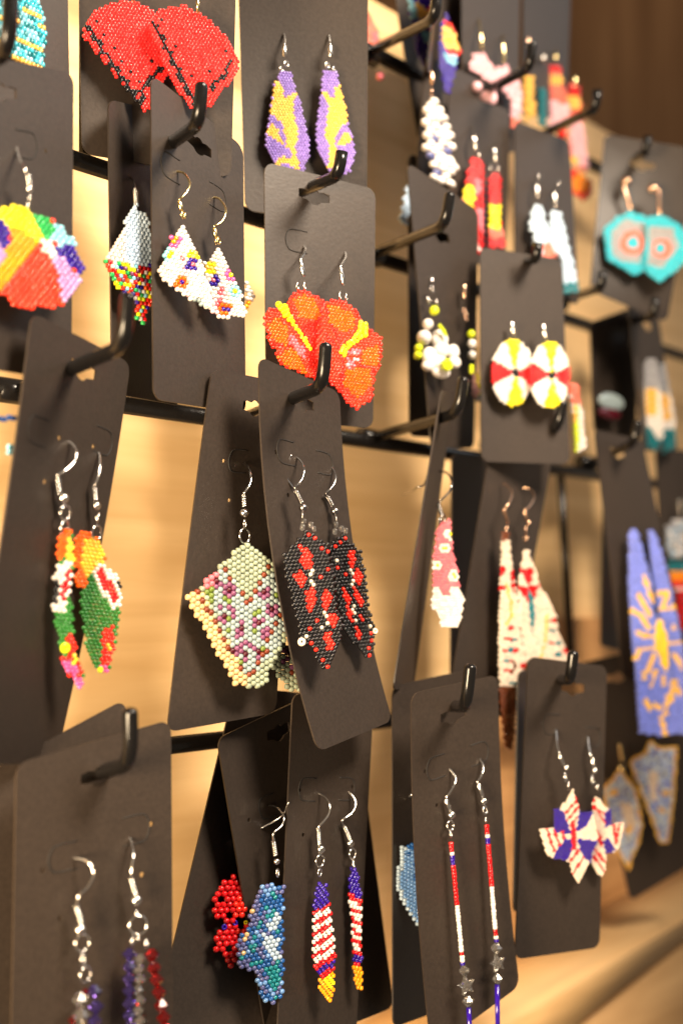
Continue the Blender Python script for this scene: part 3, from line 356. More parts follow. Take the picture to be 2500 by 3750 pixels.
 ('blue butterfly earring of mixed blue beads beside the flag feathers', 'blue butterfly earring', [(0.2801, -0.0658, -0.1039), (0.9573, -0.2805, 0.0694), (-0.0556, 0.0567, 0.9968), (-0.2835, -0.9582, 0.0387)], (-7.64, 16.52, 1.634, 1.291, 0, 0, 0.68), [[-1, 6, 39, 1, 34, 1, 39, 1], [-1, 5, 34, 1, 39, 3, 33, 1, 34, 1], [-1, 5, 34, 1, 33, 1, 39, 1, 29, 1, 34, 2], [-1, 4, 34, 1, 33, 3, 29, 1, 33, 1], [-1, 4, 34, 2, 33, 5], [-1, 3, 2, 1, 34, 1, 33, 1, 29, 1, 33, 3], [-1, 3, 34, 2, 33, 1, 34, 1, 39, 1, 29, 1, 33, 1, 39, 1], [-1, 3, 34, 3, 29, 2, 35, 1, 33, 1], [-1, 3, 34, 2, 29, 1, 34, 1, 39, 1, 35, 2], [-1, 2, 33, 2, 29, 1, 33, 1, 35, 3, 33, 1], [-1, 1, 33, 1, 2, 1, 33, 1, 39, 1, 34, 1, 33, 1, 35, 2, 33, 1], [34, 1, 2, 1, 34, 1, 29, 1, 39, 1, 35, 1, 34, 1, 33, 1, 29, 1, 33, 1], [34, 2, 33, 1, 39, 1, 33, 2, 35, 2, 33, 2], [34, 2, 29, 2, 33, 1, 35, 4, 33, 1], [34, 1, 2, 1, 39, 1, 29, 1, 34, 2, 35, 3, 33, 1], [29, 1, 33, 3, 34, 1, 33, 1, 35, 2, 33, 1], [34, 3, 33, 2, 34, 1, 39, 1, 35, 2, 34, 1], [34, 2, 29, 3, 33, 2, 35, 2], [-1, 2, 34, 2, 33, 3, 34, 1, 29, 1, 33, 1], [-1, 3, 34, 2, 29, 3, 33, 1], [-1, 4, 34, 1, 33, 1, 29, 3, 33, 1], [-1, 3, 39, 1, 34, 2, 29, 2, 33, 1], [-1, 4, 39, 2, 29, 3], [-1, 4, 34, 1, 33, 1, 29, 2, 39, 1], [-1, 4, 33, 1, 34, 1, 39, 1, 29, 1, 34, 1], [-1, 4, 33, 2, 39, 1, 34, 1, 39, 1], [-1, 5, 39, 1, 33, 1, 29, 1, 33, 1], [-1, 6, 34, 1]], 'round', 1, 'glass', [([(10.54, 39.25, -7.8), (11.16, 39.04, -3.9), (11.36, 36.49, -0.0), (9.85, 33.95, 1.06), (6.67, 32.38, 1.5), (6.6, 29.95, 1.06)], [], [(7.16, 29.49, 0.0), (7.45, 25.14, 0.0)], ((7.73, 23.27, 0.0), 1.05), [((7.82, 19.81, 0.0), 1.24, 0.7)], 0), ([(6.73, 32.53, -7.8), (12.58, 35.79, -3.9), (13.58, 40.49, -0.0)], [], [], (), [], 0)], [], 'silver'),
 ('left red white and blue line earring with a clear star charm', 'red white and blue line pair', [(0.344, -0.0943, -0.1057), (0.8469, -0.5308, 0.0304), (-0.0109, 0.0398, 0.9991), (-0.5316, -0.8465, 0.028)], None, [], 'v', 1, 'glass', [([(-2.0, 51.02, -5.2), (-0.52, 50.41, -2.6), (0.82, 47.44, -0.0), (-0.64, 44.87, 1.3), (-3.17, 41.64, 1.3)], [], [(-3.03, 40.86, 0.0), (-1.72, 37.03, 0.0)], ((-1.25, 35.56, 0.0), 1.38), [((-1.76, 32.06, 0.0), 1.57, 0.9), ((-1.76, 29.27, 0.0), 0.94, 0.6)], 1)], [('strand', (-1.81, 26.8, 0.0), (0.44, -13.03, 0.0), 0.82, [(32, 45), (20, 30), (19, 40), (32, 220), (20, 243), (32, 20), (20, 24), (19, 23)]), ('bicone', 11, (0.63, -14.57, 0.5), 1.95), ('star', 11, (1.13, -19.37, 0.5), 3.26), ('bicone', 11, (1.49, -24.39, 0.5), 2.01), ('cord', 19, (1.79, -26.56, 0.0), (1.85, -38.97, 0.0), 0.82)], 'silver'),
 ('right red white and blue line earring with a clear star charm', 'red white and blue line pair', [(0.3577, -0.0977, -0.1011), (0.8398, -0.5419, 0.0326), (-0.0086, 0.0468, 0.9989), (-0.5428, -0.8391, 0.0347)], None, [], 'v', 1, 'glass', [([(-1.95, 49.2, -4.94), (-0.91, 48.04, -2.47), (-0.69, 45.36, -0.0), (-2.06, 42.71, 1.3), (-3.7, 40.61, 1.3)], [], [(-2.71, 40.09, 0.0), (-1.44, 35.55, 0.0)], ((-1.17, 34.08, 0.0), 1.22), [((-0.79, 31.07, 0.0), 1.28, 0.8), ((-0.62, 27.89, 0.0), 0.83, 0.5)], 1)], [('strand', (-0.5, 26.3, 0.0), (0.85, -12.4, 0.0), 0.83, [(32, 45), (20, 27), (19, 40), (32, 213), (20, 235), (32, 18), (20, 27), (19, 16)]), ('bicone', 11, (0.47, -14.24, 0.5), 2.05), ('star', 11, (0.67, -19.1, 0.5), 3.07), ('bicone', 11, (0.39, -24.02, 0.5), 1.92), ('cord', 19, (0.35, -25.99, 0.0), (-0.5, -45.88, 0.0), 0.83)], 'silver'),
 ('left crystal dangle earring with clear and purple crystals', 'crystal dangle pair', [(0.2069, -0.0751, -0.1052), (0.915, -0.4033, 0.0027), (0.0115, 0.0326, 0.9994), (-0.4032, -0.9145, 0.0345)], None, [], 'v', 1, 'glass', [([(-2.4, 37.79, -5.72), (-1.02, 38.49, -2.86), (0.96, 37.74, -0.0), (2.06, 35.0, 0.88), (0.42, 31.89, 1.43), (-1.81, 29.94, 1.43), (-2.28, 27.74, 0.88)], [], [(-2.27, 26.99, 0.0), (-0.83, 22.33, 0.0)], ((-1.23, 21.0, 0.0), 1.52), [((-0.61, 17.6, 0.0), 2.08, 0.95), ((-0.39, 13.66, 0.0), 1.52, 0.5), ((0.23, 9.69, 0.0), 1.92, 0.85)], 0)], [('bicone', 11, (-1.21, 3.77, 0.5), 2.2), ('bicone', 11, (-1.07, -0.31, 0.5), 2.41), ('bicone', 11, (-0.85, -4.39, 0.5), 2.33), ('bicone', 19, (2.27, 5.26, 0.5), 2.0), ('bicone', 19, (2.85, 1.29, 0.5), 2.08), ('bicone', 19, (2.38, -2.14, 0.5), 2.0), ('bicone', 19, (2.79, -5.68, 0.5), 2.0), ('bicone', 32, (-3.07, -1.19, 0.5), 1.28), ('bicone', 32, (0.12, 5.54, 0.5), 0.96)], 'silver'),
 ('right crystal dangle earring with purple, clear and red strands', 'crystal dangle pair', [(0.2244, -0.0796, -0.1046), (0.9068, -0.4216, 0.0055), (0.0116, 0.0381, 0.9992), (-0.4215, -0.906, 0.0395)], None, [], 'v', 1, 'glass', [([(-3.9, 42.39, -6.25), (-3.86, 40.51, -3.12), (-4.05, 37.67, -0.0), (-4.74, 34.66, 1.3), (-4.92, 32.25, 1.3)], [], [(-4.71, 31.31, 0.0), (-3.46, 26.85, 0.0)], ((-3.33, 25.62, 0.0), 1.49), [((-3.14, 22.17, 0.0), 0.83, 0.5), ((-2.77, 19.1, 0.0), 2.4, 1), ((-4.35, 15.25, 0.0), 1.08, 0.5), ((-0.54, 14.22, 0.0), 1.08, 0.5), ((-2.66, 15.87, 0.0), 0.91, 0.4)], 0)], [('bicone', 19, (-5.29, 12.05, 0.5), 1.86), ('bicone', 19, (-5.3, 8.94, 0.5), 1.86), ('bicone', 19, (-5.31, 5.83, 0.5), 1.86), ('bicone', 19, (-5.33, 2.73, 0.5), 1.86), ('bicone', 19, (-5.34, -0.36, 0.5), 1.86), ('bicone', 19, (-5.35, -3.45, 0.5), 1.86), ('bicone', 19, (-5.36, -6.53, 0.5), 1.86), ('bicone', 19, (-5.37, -9.61, 0.5), 1.86), ('bicone', 11, (-2.43, 10.52, 0.5), 1.57), ('bicone', 11, (-2.95, 7.94, 0.5), 1.57), ('bicone', 11, (-2.46, 5.24, 0.5), 1.57), ('bicone', 11, (-2.98, 2.67, 0.5), 1.57), ('bicone', 11, (-2.48, -0.02, 0.5), 1.57), ('bicone', 11, (-3.0, -2.58, 0.5), 1.57), ('bicone', 11, (-2.51, -5.26, 0.5), 1.57), ('bicone', 11, (-3.02, -7.81, 0.5), 1.57), ('bicone', 11, (-2.53, -10.49, 0.5), 1.57), ('bicone', 32, (0.71, 11.16, 0.5), 1.99), ('bicone', 32, (1.33, 7.87, 0.5), 1.99), ('bicone', 32, (1.95, 4.58, 0.5), 1.99), ('bicone', 32, (2.57, 1.29, 0.5), 1.99), ('bicone', 32, (3.19, -2.0, 0.5), 1.99), ('bicone', 32, (3.81, -5.28, 0.5), 1.99), ('bicone', 32, (4.43, -8.56, 0.5), 1.99), ('bicone', 32, (5.04, -11.84, 0.5), 1.99)], 'silver'),
 ('denim blue earring with white edge, mostly behind the line earring card', 'denim blue earring', [(0.3464, -0.0754, -0.0976), (0.9413, -0.3372, -0.0181), (0.0153, -0.0112, 0.9998), (-0.3374, -0.9414, -0.0054)], (-7.97, 15.32, 1.321, 1.213, 1, 0, 0.19), [[-1, 1, 35, 1, -1, 1, 33, 2, 39, 8], [-1, 1, 35, 2, 39, 1, 33, 1, 39, 1, 33, 2, 39, 3, 33, 2], [-1, 1, 35, 1, 39, 1, 33, 1, 39, 1, 33, 1, 39, 7], [-1, 1, 35, 1, 39, 7, 33, 1, 39, 2, 33, 1], [-1, 1, 35, 1, 39, 5, 33, 1, 39, 1, 33, 3, 39, 1], [-1, 1, 35, 1, 39, 3, 33, 1, 39, 1, 33, 2, 39, 2, 33, 1, 39, 1], [35, 2, 39, 4, 33, 1, 39, 1, 33, 1, 39, 1, 33, 1, 39, 2], [35, 1, 39, 6, 33, 1, 39, 1, 33, 1, 39, 1, 33, 1, 39, 1], [35, 1, 39, 4, 33, 1, 39, 1, 33, 1, 39, 5], [35, 1, 39, 4, 33, 2, 39, 3, 33, 1, 39, 2], [35, 1, 39, 12], [35, 1, 39, 5, 33, 1, 39, 6], [35, 2, 39, 7, 33, 1, 39, 3], [-1, 1, 35, 1, 39, 11], [-1, 1, 35, 1, 39, 6, 33, 2, 39, 1, 33, 1, 39, 1], [-1, 2, 35, 1, 39, 6, 33, 1, 39, 2, 33, 1], [-1, 2, 35, 1, 39, 5, 33, 2, 39, 3], [-1, 3, 35, 1, 39, 9], [-1, 4, 39, 4, 33, 3, 39, 2], [-1, 4, 35, 1, 39, 2, 33, 2, 39, 1, 33, 1, 39, 1, 33, 1], [-1, 5, 35, 1, 39, 1, 33, 1, 39, 3, 33, 1, 39, 1], [-1, 6, 39, 4, 33, 1, 39, 2], [-1, 6, 35, 1, 39, 4, 33, 1, 39, 1], [-1, 7, 35, 1, 39, 2, 33, 1, 39, 2], [-1, 8, 39, 2, 33, 1, 39, 2], [-1, 10, 39, 3], [-1, 12, 39, 1]], 'h', 1, 'glass', [([(-3.34, 28.25, -6.79), (-3.56, 29.84, -3.39), (-4.18, 31.32, -0.0), (-3.24, 33.07, 1.5)], [], [], (), [], 0)], [], 'silver'),
 ('left red fan earring with a black zigzag border', 'red fan earring pair', [(0.2357, -0.0518, 0.1634), (0.8159, -0.5782, 0.0072), (-0.0397, -0.0435, 0.9983), (-0.5768, -0.8148, -0.0584)], (-12.62, 16.13, 1.061, 0.943, 0, 0, 0.1), [[-1, 10, 37, 6], [-1, 7, 37, 11], [-1, 6, 37, 14], [-1, 4, 37, 16], [-1, 3, 37, 18], [-1, 2, 37, 19], [-1, 2, 37, 20], [-1, 1, 37, 2, 8, 1, 37, 18], [-1, 1, 37, 21], [8, 2, 37, 20], [37, 1, 8, 2, 37, 20], [37, 2, 8, 1, 37, 2, 8, 1, 37, 16], [37, 2, 8, 2, 37, 19], [37, 2, 8, 3, 37, 18], [-1, 2, 37, 2, 8, 2, 37, 18], [-1, 2, 37, 2, 8, 1, 37, 3, 8, 1, 37, 14], [-1, 3, 37, 2, 8, 1, 37, 18], [-1, 3, 37, 1, 8, 3, 37, 17], [-1, 5, 37, 2, 8, 1, 37, 11, 8, 1, 37, 4], [-1, 5, 37, 2, 8, 1, 37, 2, 8, 1, 37, 13], [-1, 6, 37, 1, 8, 2, 37, 12, 8, 2, 37, 2], [-1, 7, 8, 3, 37, 10, 8, 2, 37, 2], [-1, 8, 37, 1, 8, 2, 37, 2, 8, 1, 37, 6, 8, 1, 37, 3], [-1, 8, 37, 1, 8, 1, 37, 8, 8, 2, 37, 3], [-1, 9, 37, 1, 8, 2, 37, 6, 8, 2, 37, 3], [-1, 10, 8, 3, 37, 2, 8, 1, 37, 1, 8, 2, 37, 3], [-1, 11, 37, 1, 8, 1, 37, 4, 8, 2, 37, 3], [-1, 11, 8, 2, 37, 3, 8, 1, 37, 4], [-1, 12, 8, 5, 37, 4], [-1, 13, 8, 2, 37, 1, 8, 1, 37, 3], [-1, 14, 8, 1, 37, 1, 8, 2, 37, 3], [-1, 14, 8, 3, 37, 3], [-1, 16, 8, 1, 37, 3], [-1, 16, 37, 3], [-1, 17, 37, 1]], 'v', 0, 'glass', [([], [], [(1.6, 20.86, 0.0), (1.73, 16.3, 0.0)], (), [], 0)], [], 'gold'),
 ('right red fan earring with a black zigzag border', 'red fan earring pair', [(0.2498, -0.0667, 0.1633), (0.807, -0.5906, 0.0025), (-0.0687, -0.0896, 0.9936), (-0.5866, -0.802, -0.1129)], (-12.91, 14.85, 1.074, 0.928, 0, 0, 0.04), [[-1, 8, 37, 2], [-1, 4, 37, 7], [-1, 2, 37, 12], [-1, 1, 37, 14], [-1, 1, 37, 16], [37, 2, 8, 1, 37, 14], [8, 1, 37, 18], [8, 2, 37, 17], [37, 1, 8, 1, 37, 19], [37, 1, 8, 1, 37, 19], [37, 2, 8, 2, 37, 18], [37, 2, 8, 2, 37, 18], [-1, 1, 37, 2, 8, 1, 37, 19], [-1, 1, 37, 2, 8, 1, 37, 2, 8, 1, 37, 13, 8, 1, 37, 2], [-1, 2, 37, 1, 8, 2, 37, 19], [-1, 2, 37, 2, 8, 2, 37, 18], [-1, 3, 37, 2, 8, 1, 37, 16, 8, 1, 37, 2], [-1, 2, 37, 3, 8, 1, 37, 15, 8, 1, 37, 2], [-1, 3, 37, 2, 8, 2, 37, 14, 8, 1, 37, 3], [-1, 3, 37, 2, 8, 2, 37, 13, 8, 1, 37, 3], [-1, 4, 37, 3, 8, 2, 37, 7, 8, 1, 37, 4, 8, 1, 37, 2], [-1, 4, 37, 3, 8, 1, 37, 11, 8, 2, 37, 2], [-1, 5, 37, 2, 8, 2, 37, 2, 8, 1, 37, 7, 8, 2, 37, 2], [-1, 5, 37, 2, 8, 2, 37, 8, 8, 2, 37, 3], [-1, 6, 37, 2, 8, 2, 37, 7, 8, 1, 37, 4], [-1, 6, 37, 3, 8, 1, 37, 6, 8, 2, 37, 2], [-1, 7, 37, 2, 8, 2, 37, 6, 8, 1, 37, 2], [-1, 7, 37, 2, 8, 2, 37, 8], [-1, 8, 37, 2, 8, 2, 37, 7], [-1, 9, 37, 2, 8, 1, 37, 6], [-1, 10, 37, 2, 8, 1, 37, 5], [-1, 10, 37, 1, 8, 1, 37, 5], [-1, 11, 37, 5]], 'v', 0, 'glass', [([], [], [(0.23, 18.89, 0.0), (0.53, 13.01, 0.0)], (), [], 0)], [], 'gold'),
 ('left purple and gold diamond earring', 'purple and gold diamond pair', [(0.3034, -0.0539, 0.1623), (0.801, -0.5985, 0.0124), (-0.0632, -0.064, 0.9959), (-0.5953, -0.7985, -0.0891)], (-7.23, 16.7, 1.009, 0.888, 0, 0, 0.07), [[-1, 5, 38, 4], [-1, 4, 38, 5], [-1, 4, 38, 5], [-1, 4, 38, 5], [-1, 3, 36, 2, 38, 5], [-1, 2, 38, 1, 36, 2, 38, 5], [-1, 3, 36, 3, 38, 4], [-1, 2, 36, 4, 38, 4], [-1, 3, 36, 3, 38, 3, 36, 2], [-1, 2, 36, 4, 38, 1, 36, 3, 38, 1], [-1, 2, 38, 1, 36, 7, 38, 2], [-1, 2, 36, 7, 38, 3], [-1, 2, 36, 8, 38, 2], [-1, 1, 38, 1, 36, 7, 38, 3], [-1, 2, 36, 8, 38, 3], [-1, 1, 36, 8, 38, 3], [-1, 2, 36, 8, 38, 3], [-1, 1, 38, 2, 36, 7, 38, 3], [-1, 1, 38, 3, 36, 6, 38, 4], [-1, 1, 38, 4, 36, 5, 38, 3], [-1, 1, 38, 1, 36, 1, 38, 3, 36, 5, 38, 3], [38, 1, 36, 2, 38, 3, 36, 5, 38, 3], [-1, 1, 36, 4, 38, 1, 36, 5, 38, 3], [36, 4, 38, 2, 36, 5, 38, 3], [38, 1, 36, 4, 38, 2, 36, 4, 38, 4], [38, 2, 36, 3, 38, 2, 36, 4, 38, 4], [38, 4, 36, 2, 38, 1, 36, 4, 38, 4], [38, 5, 36, 1, 38, 1, 36, 3, 38, 5], [38, 7, 36, 3, 38, 5], [38, 8, 36, 2, 38, 5], [-1, 1, 38, 8, 36, 2, 38, 4], [-1, 1, 38, 8, 36, 1, 38, 5], [-1, 2, 38, 4, 36, 1, 38, 2, 36, 2, 38, 4], [-1, 2, 38, 2, 36, 7, 38, 3], [-1, 3, 38, 1, 36, 8, 38, 2], [-1, 3, 36, 2, 38, 3, 36, 3, 38, 2], [-1, 5, 38, 5, 36, 2, 38, 2], [-1, 8, 38, 5], [-1, 12, 38, 1]], 'v', 0, 'glass', [([(-0.77, 31.27, -4.0), (-0.71, 28.85, -2.0), (-1.09, 26.41, -0.0)], [], [(-1.16, 25.91, 0.0), (-1.06, 21.98, 0.0)], (), [((-0.5, 19.69, 0.0), 0.87, 0.8), ((-2.24, 17.83, 0.0), 0.79, 0.6)], 1)], [], 'silver'),
 ('right purple and gold diamond earring behind the hook tip', 'purple and gold diamond pair', [(0.3167, -0.0639, 0.1627), (0.7953, -0.6061, 0.0116), (-0.1011, -0.1138, 0.9883), (-0.5977, -0.7872, -0.1518)], (-6.4, 17.52, 1.022, 0.881, 0, 0, 0.16), [[-1, 2, 38, 5], [-1, 2, 38, 5], [-1, 2, 38, 5], [-1, 1, 38, 6], [-1, 2, 38, 6], [-1, 1, 38, 6, 36, 1], [-1, 2, 38, 4, 36, 2], [-1, 1, 38, 5, 36, 2], [-1, 2, 36, 2, 38, 2, 36, 3], [-1, 1, 38, 1, 36, 2, 38, 2, 36, 3], [-1, 1, 38, 2, 36, 6], [-1, 1, 38, 2, 36, 6], [-1, 1, 38, 3, 36, 6], [-1, 1, 38, 3, 36, 6], [-1, 1, 38, 3, 36, 6], [38, 4, 36, 6], [-1, 1, 38, 3, 36, 7], [38, 3, 36, 7], [-1, 1, 38, 3, 36, 7], [38, 3, 36, 7, 38, 1], [38, 4, 36, 5, 38, 2], [38, 3, 36, 5, 38, 3], [38, 3, 36, 5, 38, 4], [38, 3, 36, 4, 38, 2, 36, 2, 38, 1], [38, 3, 36, 4, 38, 2, 36, 3, 38, 1], [38, 3, 36, 3, 38, 2, 36, 4], [38, 4, 36, 3, 38, 1, 36, 4, 38, 1], [38, 4, 36, 2, 38, 1, 36, 3, 38, 3], [-1, 1, 38, 4, 36, 2, 38, 6], [38, 4, 36, 3, 38, 6], [-1, 1, 38, 4, 36, 3, 38, 6], [-1, 1, 38, 3, 36, 3, 38, 6], [-1, 2, 38, 3, 36, 3, 38, 5], [-1, 2, 38, 2, 36, 4, 38, 5], [-1, 3, 38, 2, 36, 3, 38, 5], [-1, 3, 38, 1, 36, 4, 38, 4], [-1, 4, 36, 4, 38, 4], [-1, 4, 38, 8], [-1, 5, 38, 6], [-1, 5, 38, 4], [-1, 7, 38, 1]], 'v', 0, 'glass', [([(-2.1, 31.04, -4.0), (-2.18, 28.04, -2.0)], [], [(-2.42, 26.51, 0.0), (-2.09, 22.41, 0.0)], (), [((-3.18, 19.78, 0.0), 0.85, 0.8), ((-0.87, 18.61, 0.0), 0.75, 0.6)], 1)], [], 'silver'),
 ('left orange hibiscus earring with a yellow stamen', 'orange hibiscus pair', [(0.2935, -0.0681, 0.0854), (0.9576, -0.2881, 0.0049), (-0.0096, -0.0147, 0.9998), (-0.288, -0.9575, -0.0169)], (-12.01, 14.44, 1.253, 1.003, 0, 0, 0.19), [[-1, 10, 9, 4], [-1, 8, 9, 1, 23, 2, 12, 1, 23, 2, 9, 2], [-1, 8, 9, 1, 23, 1, 12, 5, 23, 2, 9, 1], [-1, 7, 23, 1, 12, 7, 23, 1, 9, 2], [-1, 7, 23, 2, 12, 7, 23, 1, 9, 2], [-1, 6, 23, 3, 12, 7, 9, 1, 23, 1, 9, 1], [-1, 5, 9, 1, 23, 4, 12, 7, 23, 2, 9, 1], [-1, 1, 9, 5, 23, 4, 12, 7, 23, 2, 9, 1], [-1, 1, 23, 5, 9, 1, 23, 3, 12, 6, 9, 1, 23, 3], [23, 6, 9, 1, 23, 8, 9, 1, 23, 3, 9, 1], [9, 1, 23, 2, 12, 2, 23, 2, 9, 2, 23, 4, 9, 3, 23, 4], [23, 2, 12, 3, 23, 3, 9, 1, 23, 2, 9, 4, 23, 4], [9, 1, 12, 6, 23, 2, 9, 1, 23, 1, 9, 5, 23, 3, 9, 1], [23, 1, 12, 6, 23, 2, 9, 7, 23, 3], [-1, 1, 23, 1, 12, 5, 23, 3, 9, 7, 23, 2], [-1, 1, 23, 1, 12, 5, 7, 2, 23, 1, 9, 7, 23, 1, 9, 1], [-1, 1, 9, 1, 12, 5, 23, 1, 7, 2, 23, 1, 9, 6, 23, 2], [-1, 1, 23, 2, 12, 4, 7, 3, 23, 1, 9, 6, 23, 1], [-1, 2, 9, 4, 12, 1, 9, 2, 7, 3, 9, 5, 23, 1, 9, 1], [-1, 2, 9, 1, 23, 4, 12, 1, 23, 1, 7, 3, 9, 5, 23, 1], [-1, 4, 23, 2, 12, 4, 7, 2, 9, 5, 23, 1, 9, 1], [-1, 3, 9, 1, 23, 1, 12, 5, 23, 1, 7, 1, 9, 6], [-1, 4, 12, 7, 23, 2, 9, 4, 23, 1], [-1, 4, 23, 1, 12, 6, 23, 2, 9, 5], [-1, 5, 9, 1, 12, 6, 23, 1, 9, 3, 23, 1, 9, 1], [-1, 6, 9, 1, 12, 5, 23, 2, 9, 1, 23, 1, 9, 1], [-1, 10, 9, 1, 12, 2, 23, 2, 9, 2], [-1, 12, 9, 1, 23, 1, 9, 2], [-1, 15, 9, 1]], 'round', 0, 'glass', [([(5.72, 31.43, -6.0), (4.56, 29.03, -3.0)], [], [(0.75, 24.73, 0.0), (2.26, 19.56, 0.0)], (), [((-0.06, 16.18, 0.0), 1.41, 0.6), ((2.58, 16.52, 0.0), 1.41, 0.6)], 1)], [('ball', 16, (-7.31, 9.17, 0.5), 1.08), ('ball', 16, (-5.1, 8.68, 0.5), 1.08), ('ball', 16, (-6.51, 8.03, 0.5), 1.02), ('ball', 16, (-4.45, 7.57, 0.5), 1.02), ('ball', 16, (-5.61, 7.16, 0.5), 0.94), ('ball', 16, (-4.07, 6.51, 0.5), 0.94), ('ball', 16, (-5.05, 5.88, 0.5), 0.86), ('ball', 16, (-2.95, 5.56, 0.5), 0.86), ('ball', 16, (-3.56, 4.7, 0.5), 0.75), ('ball', 16, (-2.14, 4.33, 0.5), 0.75), ('ball', 16, (-1.98, 3.37, 0.5), 0.62), ('ball', 16, (-0.86, 2.79, 0.5), 0.62), ('ball', 16, (-0.82, 2.09, 0.5), 0.59), ('ball', 16, (0.21, 1.64, 0.5), 0.59), ('ball', 16, (0.49, 1.07, 0.5), 0.59), ('ball', 16, (1.25, 0.47, 0.5), 0.59), ('ball', 16, (1.32, -0.41, 0.5), 0.59), ('ball', 16, (2.72, -0.59, 0.5), 0.59), ('ball', 16, (2.23, -1.4, 0.5), 0.59), ('ball', 16, (3.11, -1.74, 0.5), 0.59), ('ball', 16, (3.08, -2.1, 0.5), 0.59), ('ball', 16, (3.9, -2.83, 0.5), 0.59), ('ball', 16, (3.65, -3.1, 0.5), 0.62), ('ball', 16, (4.69, -3.87, 0.5), 0.62)], 'silver'),  # pink beads beside the red centre are painted highlights
 ('right orange hibiscus earring with a yellow stamen', 'orange hibiscus pair', [(0.3096, -0.0759, 0.0806), (0.9586, -0.2848, 0.0052), (-0.0157, -0.0344, 0.9993), (-0.2844, -0.958, -0.0374)], (-12.05, 16.96, 1.307, 1.015, 0, 0, 0.2), [[-1, 4, 9, 5], [-1, 2, 23, 8], [-1, 2, 9, 1, 12, 4, 23, 4, 9, 1], [-1, 1, 23, 1, 9, 1, 12, 7, 23, 1, 9, 1], [-1, 1, 9, 1, 23, 1, 9, 1, 12, 7, 23, 1, 9, 1], [-1, 1, 23, 2, 12, 8, 23, 2], [-1, 1, 9, 1, 23, 2, 12, 7, 23, 3], [-1, 1, 23, 2, 12, 8, 23, 2, 9, 2], [-1, 1, 9, 1, 23, 2, 9, 1, 12, 6, 23, 2, 9, 1, 23, 2, 9, 1], [-1, 1, 23, 3, 9, 1, 23, 1, 12, 3, 23, 3, 9, 1, 23, 4, 9, 1], [-1, 1, 9, 1, 23, 3, 9, 1, 23, 6, 9, 1, 23, 6, 9, 1], [9, 1, 23, 1, 9, 1, 23, 2, 9, 1, 23, 5, 9, 1, 23, 7], [-1, 1, 23, 2, 9, 1, 23, 2, 9, 1, 23, 3, 9, 1, 23, 8, 9, 1], [23, 3, 9, 2, 23, 1, 9, 1, 23, 2, 9, 1, 23, 7, 12, 1, 23, 1], [9, 1, 23, 4, 9, 1, 23, 3, 9, 1, 23, 5, 12, 4, 9, 1], [23, 5, 9, 2, 23, 1, 9, 1, 23, 1, 7, 3, 12, 5, 23, 1], [9, 1, 23, 6, 9, 1, 30, 1, 7, 2, 30, 1, 7, 1, 23, 1, 12, 5, 9, 1], [23, 7, 9, 1, 23, 5, 12, 5, 23, 1], [9, 1, 23, 8, 7, 1, 23, 1, 30, 2, 23, 1, 12, 5], [9, 1, 23, 6, 9, 1, 23, 1, 7, 2, 23, 2, 12, 5, 9, 1], [-1, 1, 9, 1, 23, 7, 30, 1, 7, 2, 23, 1, 9, 2, 23, 4], [-1, 1, 23, 6, 9, 1, 23, 1, 7, 1, 23, 1, 12, 5, 9, 2], [-1, 2, 23, 7, 12, 7, 23, 1, 9, 1], [-1, 2, 23, 5, 9, 1, 12, 8, 23, 1], [-1, 3, 23, 4, 9, 1, 23, 1, 12, 8, 9, 1], [-1, 3, 9, 1, 23, 3, 9, 1, 12, 8, 23, 1], [-1, 4, 9, 1, 23, 2, 9, 1, 12, 9], [-1, 4, 9, 1, 23, 2, 9, 1, 12, 7, 23, 1, 9, 1], [-1, 6, 23, 1, 9, 1, 23, 2, 12, 5, 23, 2], [-1, 6, 9, 2, 23, 2, 12, 4, 23, 2, 9, 1], [-1, 8, 23, 4, 12, 1, 23, 3, 9, 1], [-1, 8, 9, 1, 23, 6, 9, 1], [-1, 9, 9, 1, 23, 5], [-1, 10, 9, 1, 23, 2], [-1, 12, 9, 1]], 'round', 0, 'glass', [([(3.93, 36.07, -9.0), (1.23, 32.95, -4.5)], [], [(-3.81, 28.27, 0.0), (-2.19, 22.56, 0.0)], (), [((-3.64, 19.02, 0.0), 1.44, 0.6), ((-1.21, 18.81, 0.0), 1.44, 0.6)], 1)], [('ball', 16, (4.3, 10.99, 0.5), 0.82), ('ball', 16, (6.15, 10.65, 0.5), 0.82), ('ball', 16, (4.25, 9.77, 0.5), 0.9), ('ball', 16, (6.21, 9.38, 0.5), 0.9), ('ball', 16, (4.3, 8.84, 0.5), 0.98), ('ball', 16, (6.0, 8.16, 0.5), 0.98), ('ball', 16, (3.6, 7.57, 0.5), 1.01), ('ball', 16, (6.05, 7.12, 0.5), 1.01), ('ball', 16, (2.61, 6.55, 0.5), 0.85), ('ball', 16, (4.25, 6.12, 0.5), 0.85), ('ball', 16, (1.71, 5.41, 0.5), 0.68), ('ball', 16, (2.97, 4.77, 0.5), 0.68), ('ball', 16, (0.46, 4.39, 0.5), 0.6), ('ball', 16, (1.61, 3.88, 0.5), 0.6), ('ball', 16, (-0.57, 3.71, 0.5), 0.63), ('ball', 16, (0.35, 3.03, 0.5), 0.63), ('ball', 16, (-2.1, 2.56, 0.5), 0.63), ('ball', 16, (-0.45, 2.32, 0.5), 0.63), ('ball', 16, (-2.54, 1.83, 0.5), 0.66), ('ball', 16, (-1.4, 1.37, 0.5), 0.66), ('ball', 16, (-2.72, 1.29, 0.5), 0.71), ('ball', 16, (-1.64, 0.47, 0.5), 0.71), ('ball', 16, (-3.19, 0.48, 0.5), 0.74), ('ball', 16, (-1.89, -0.38, 0.5), 0.74)], 'silver'),  # pink and pale pink beads paint sparkle highlights onto the petals
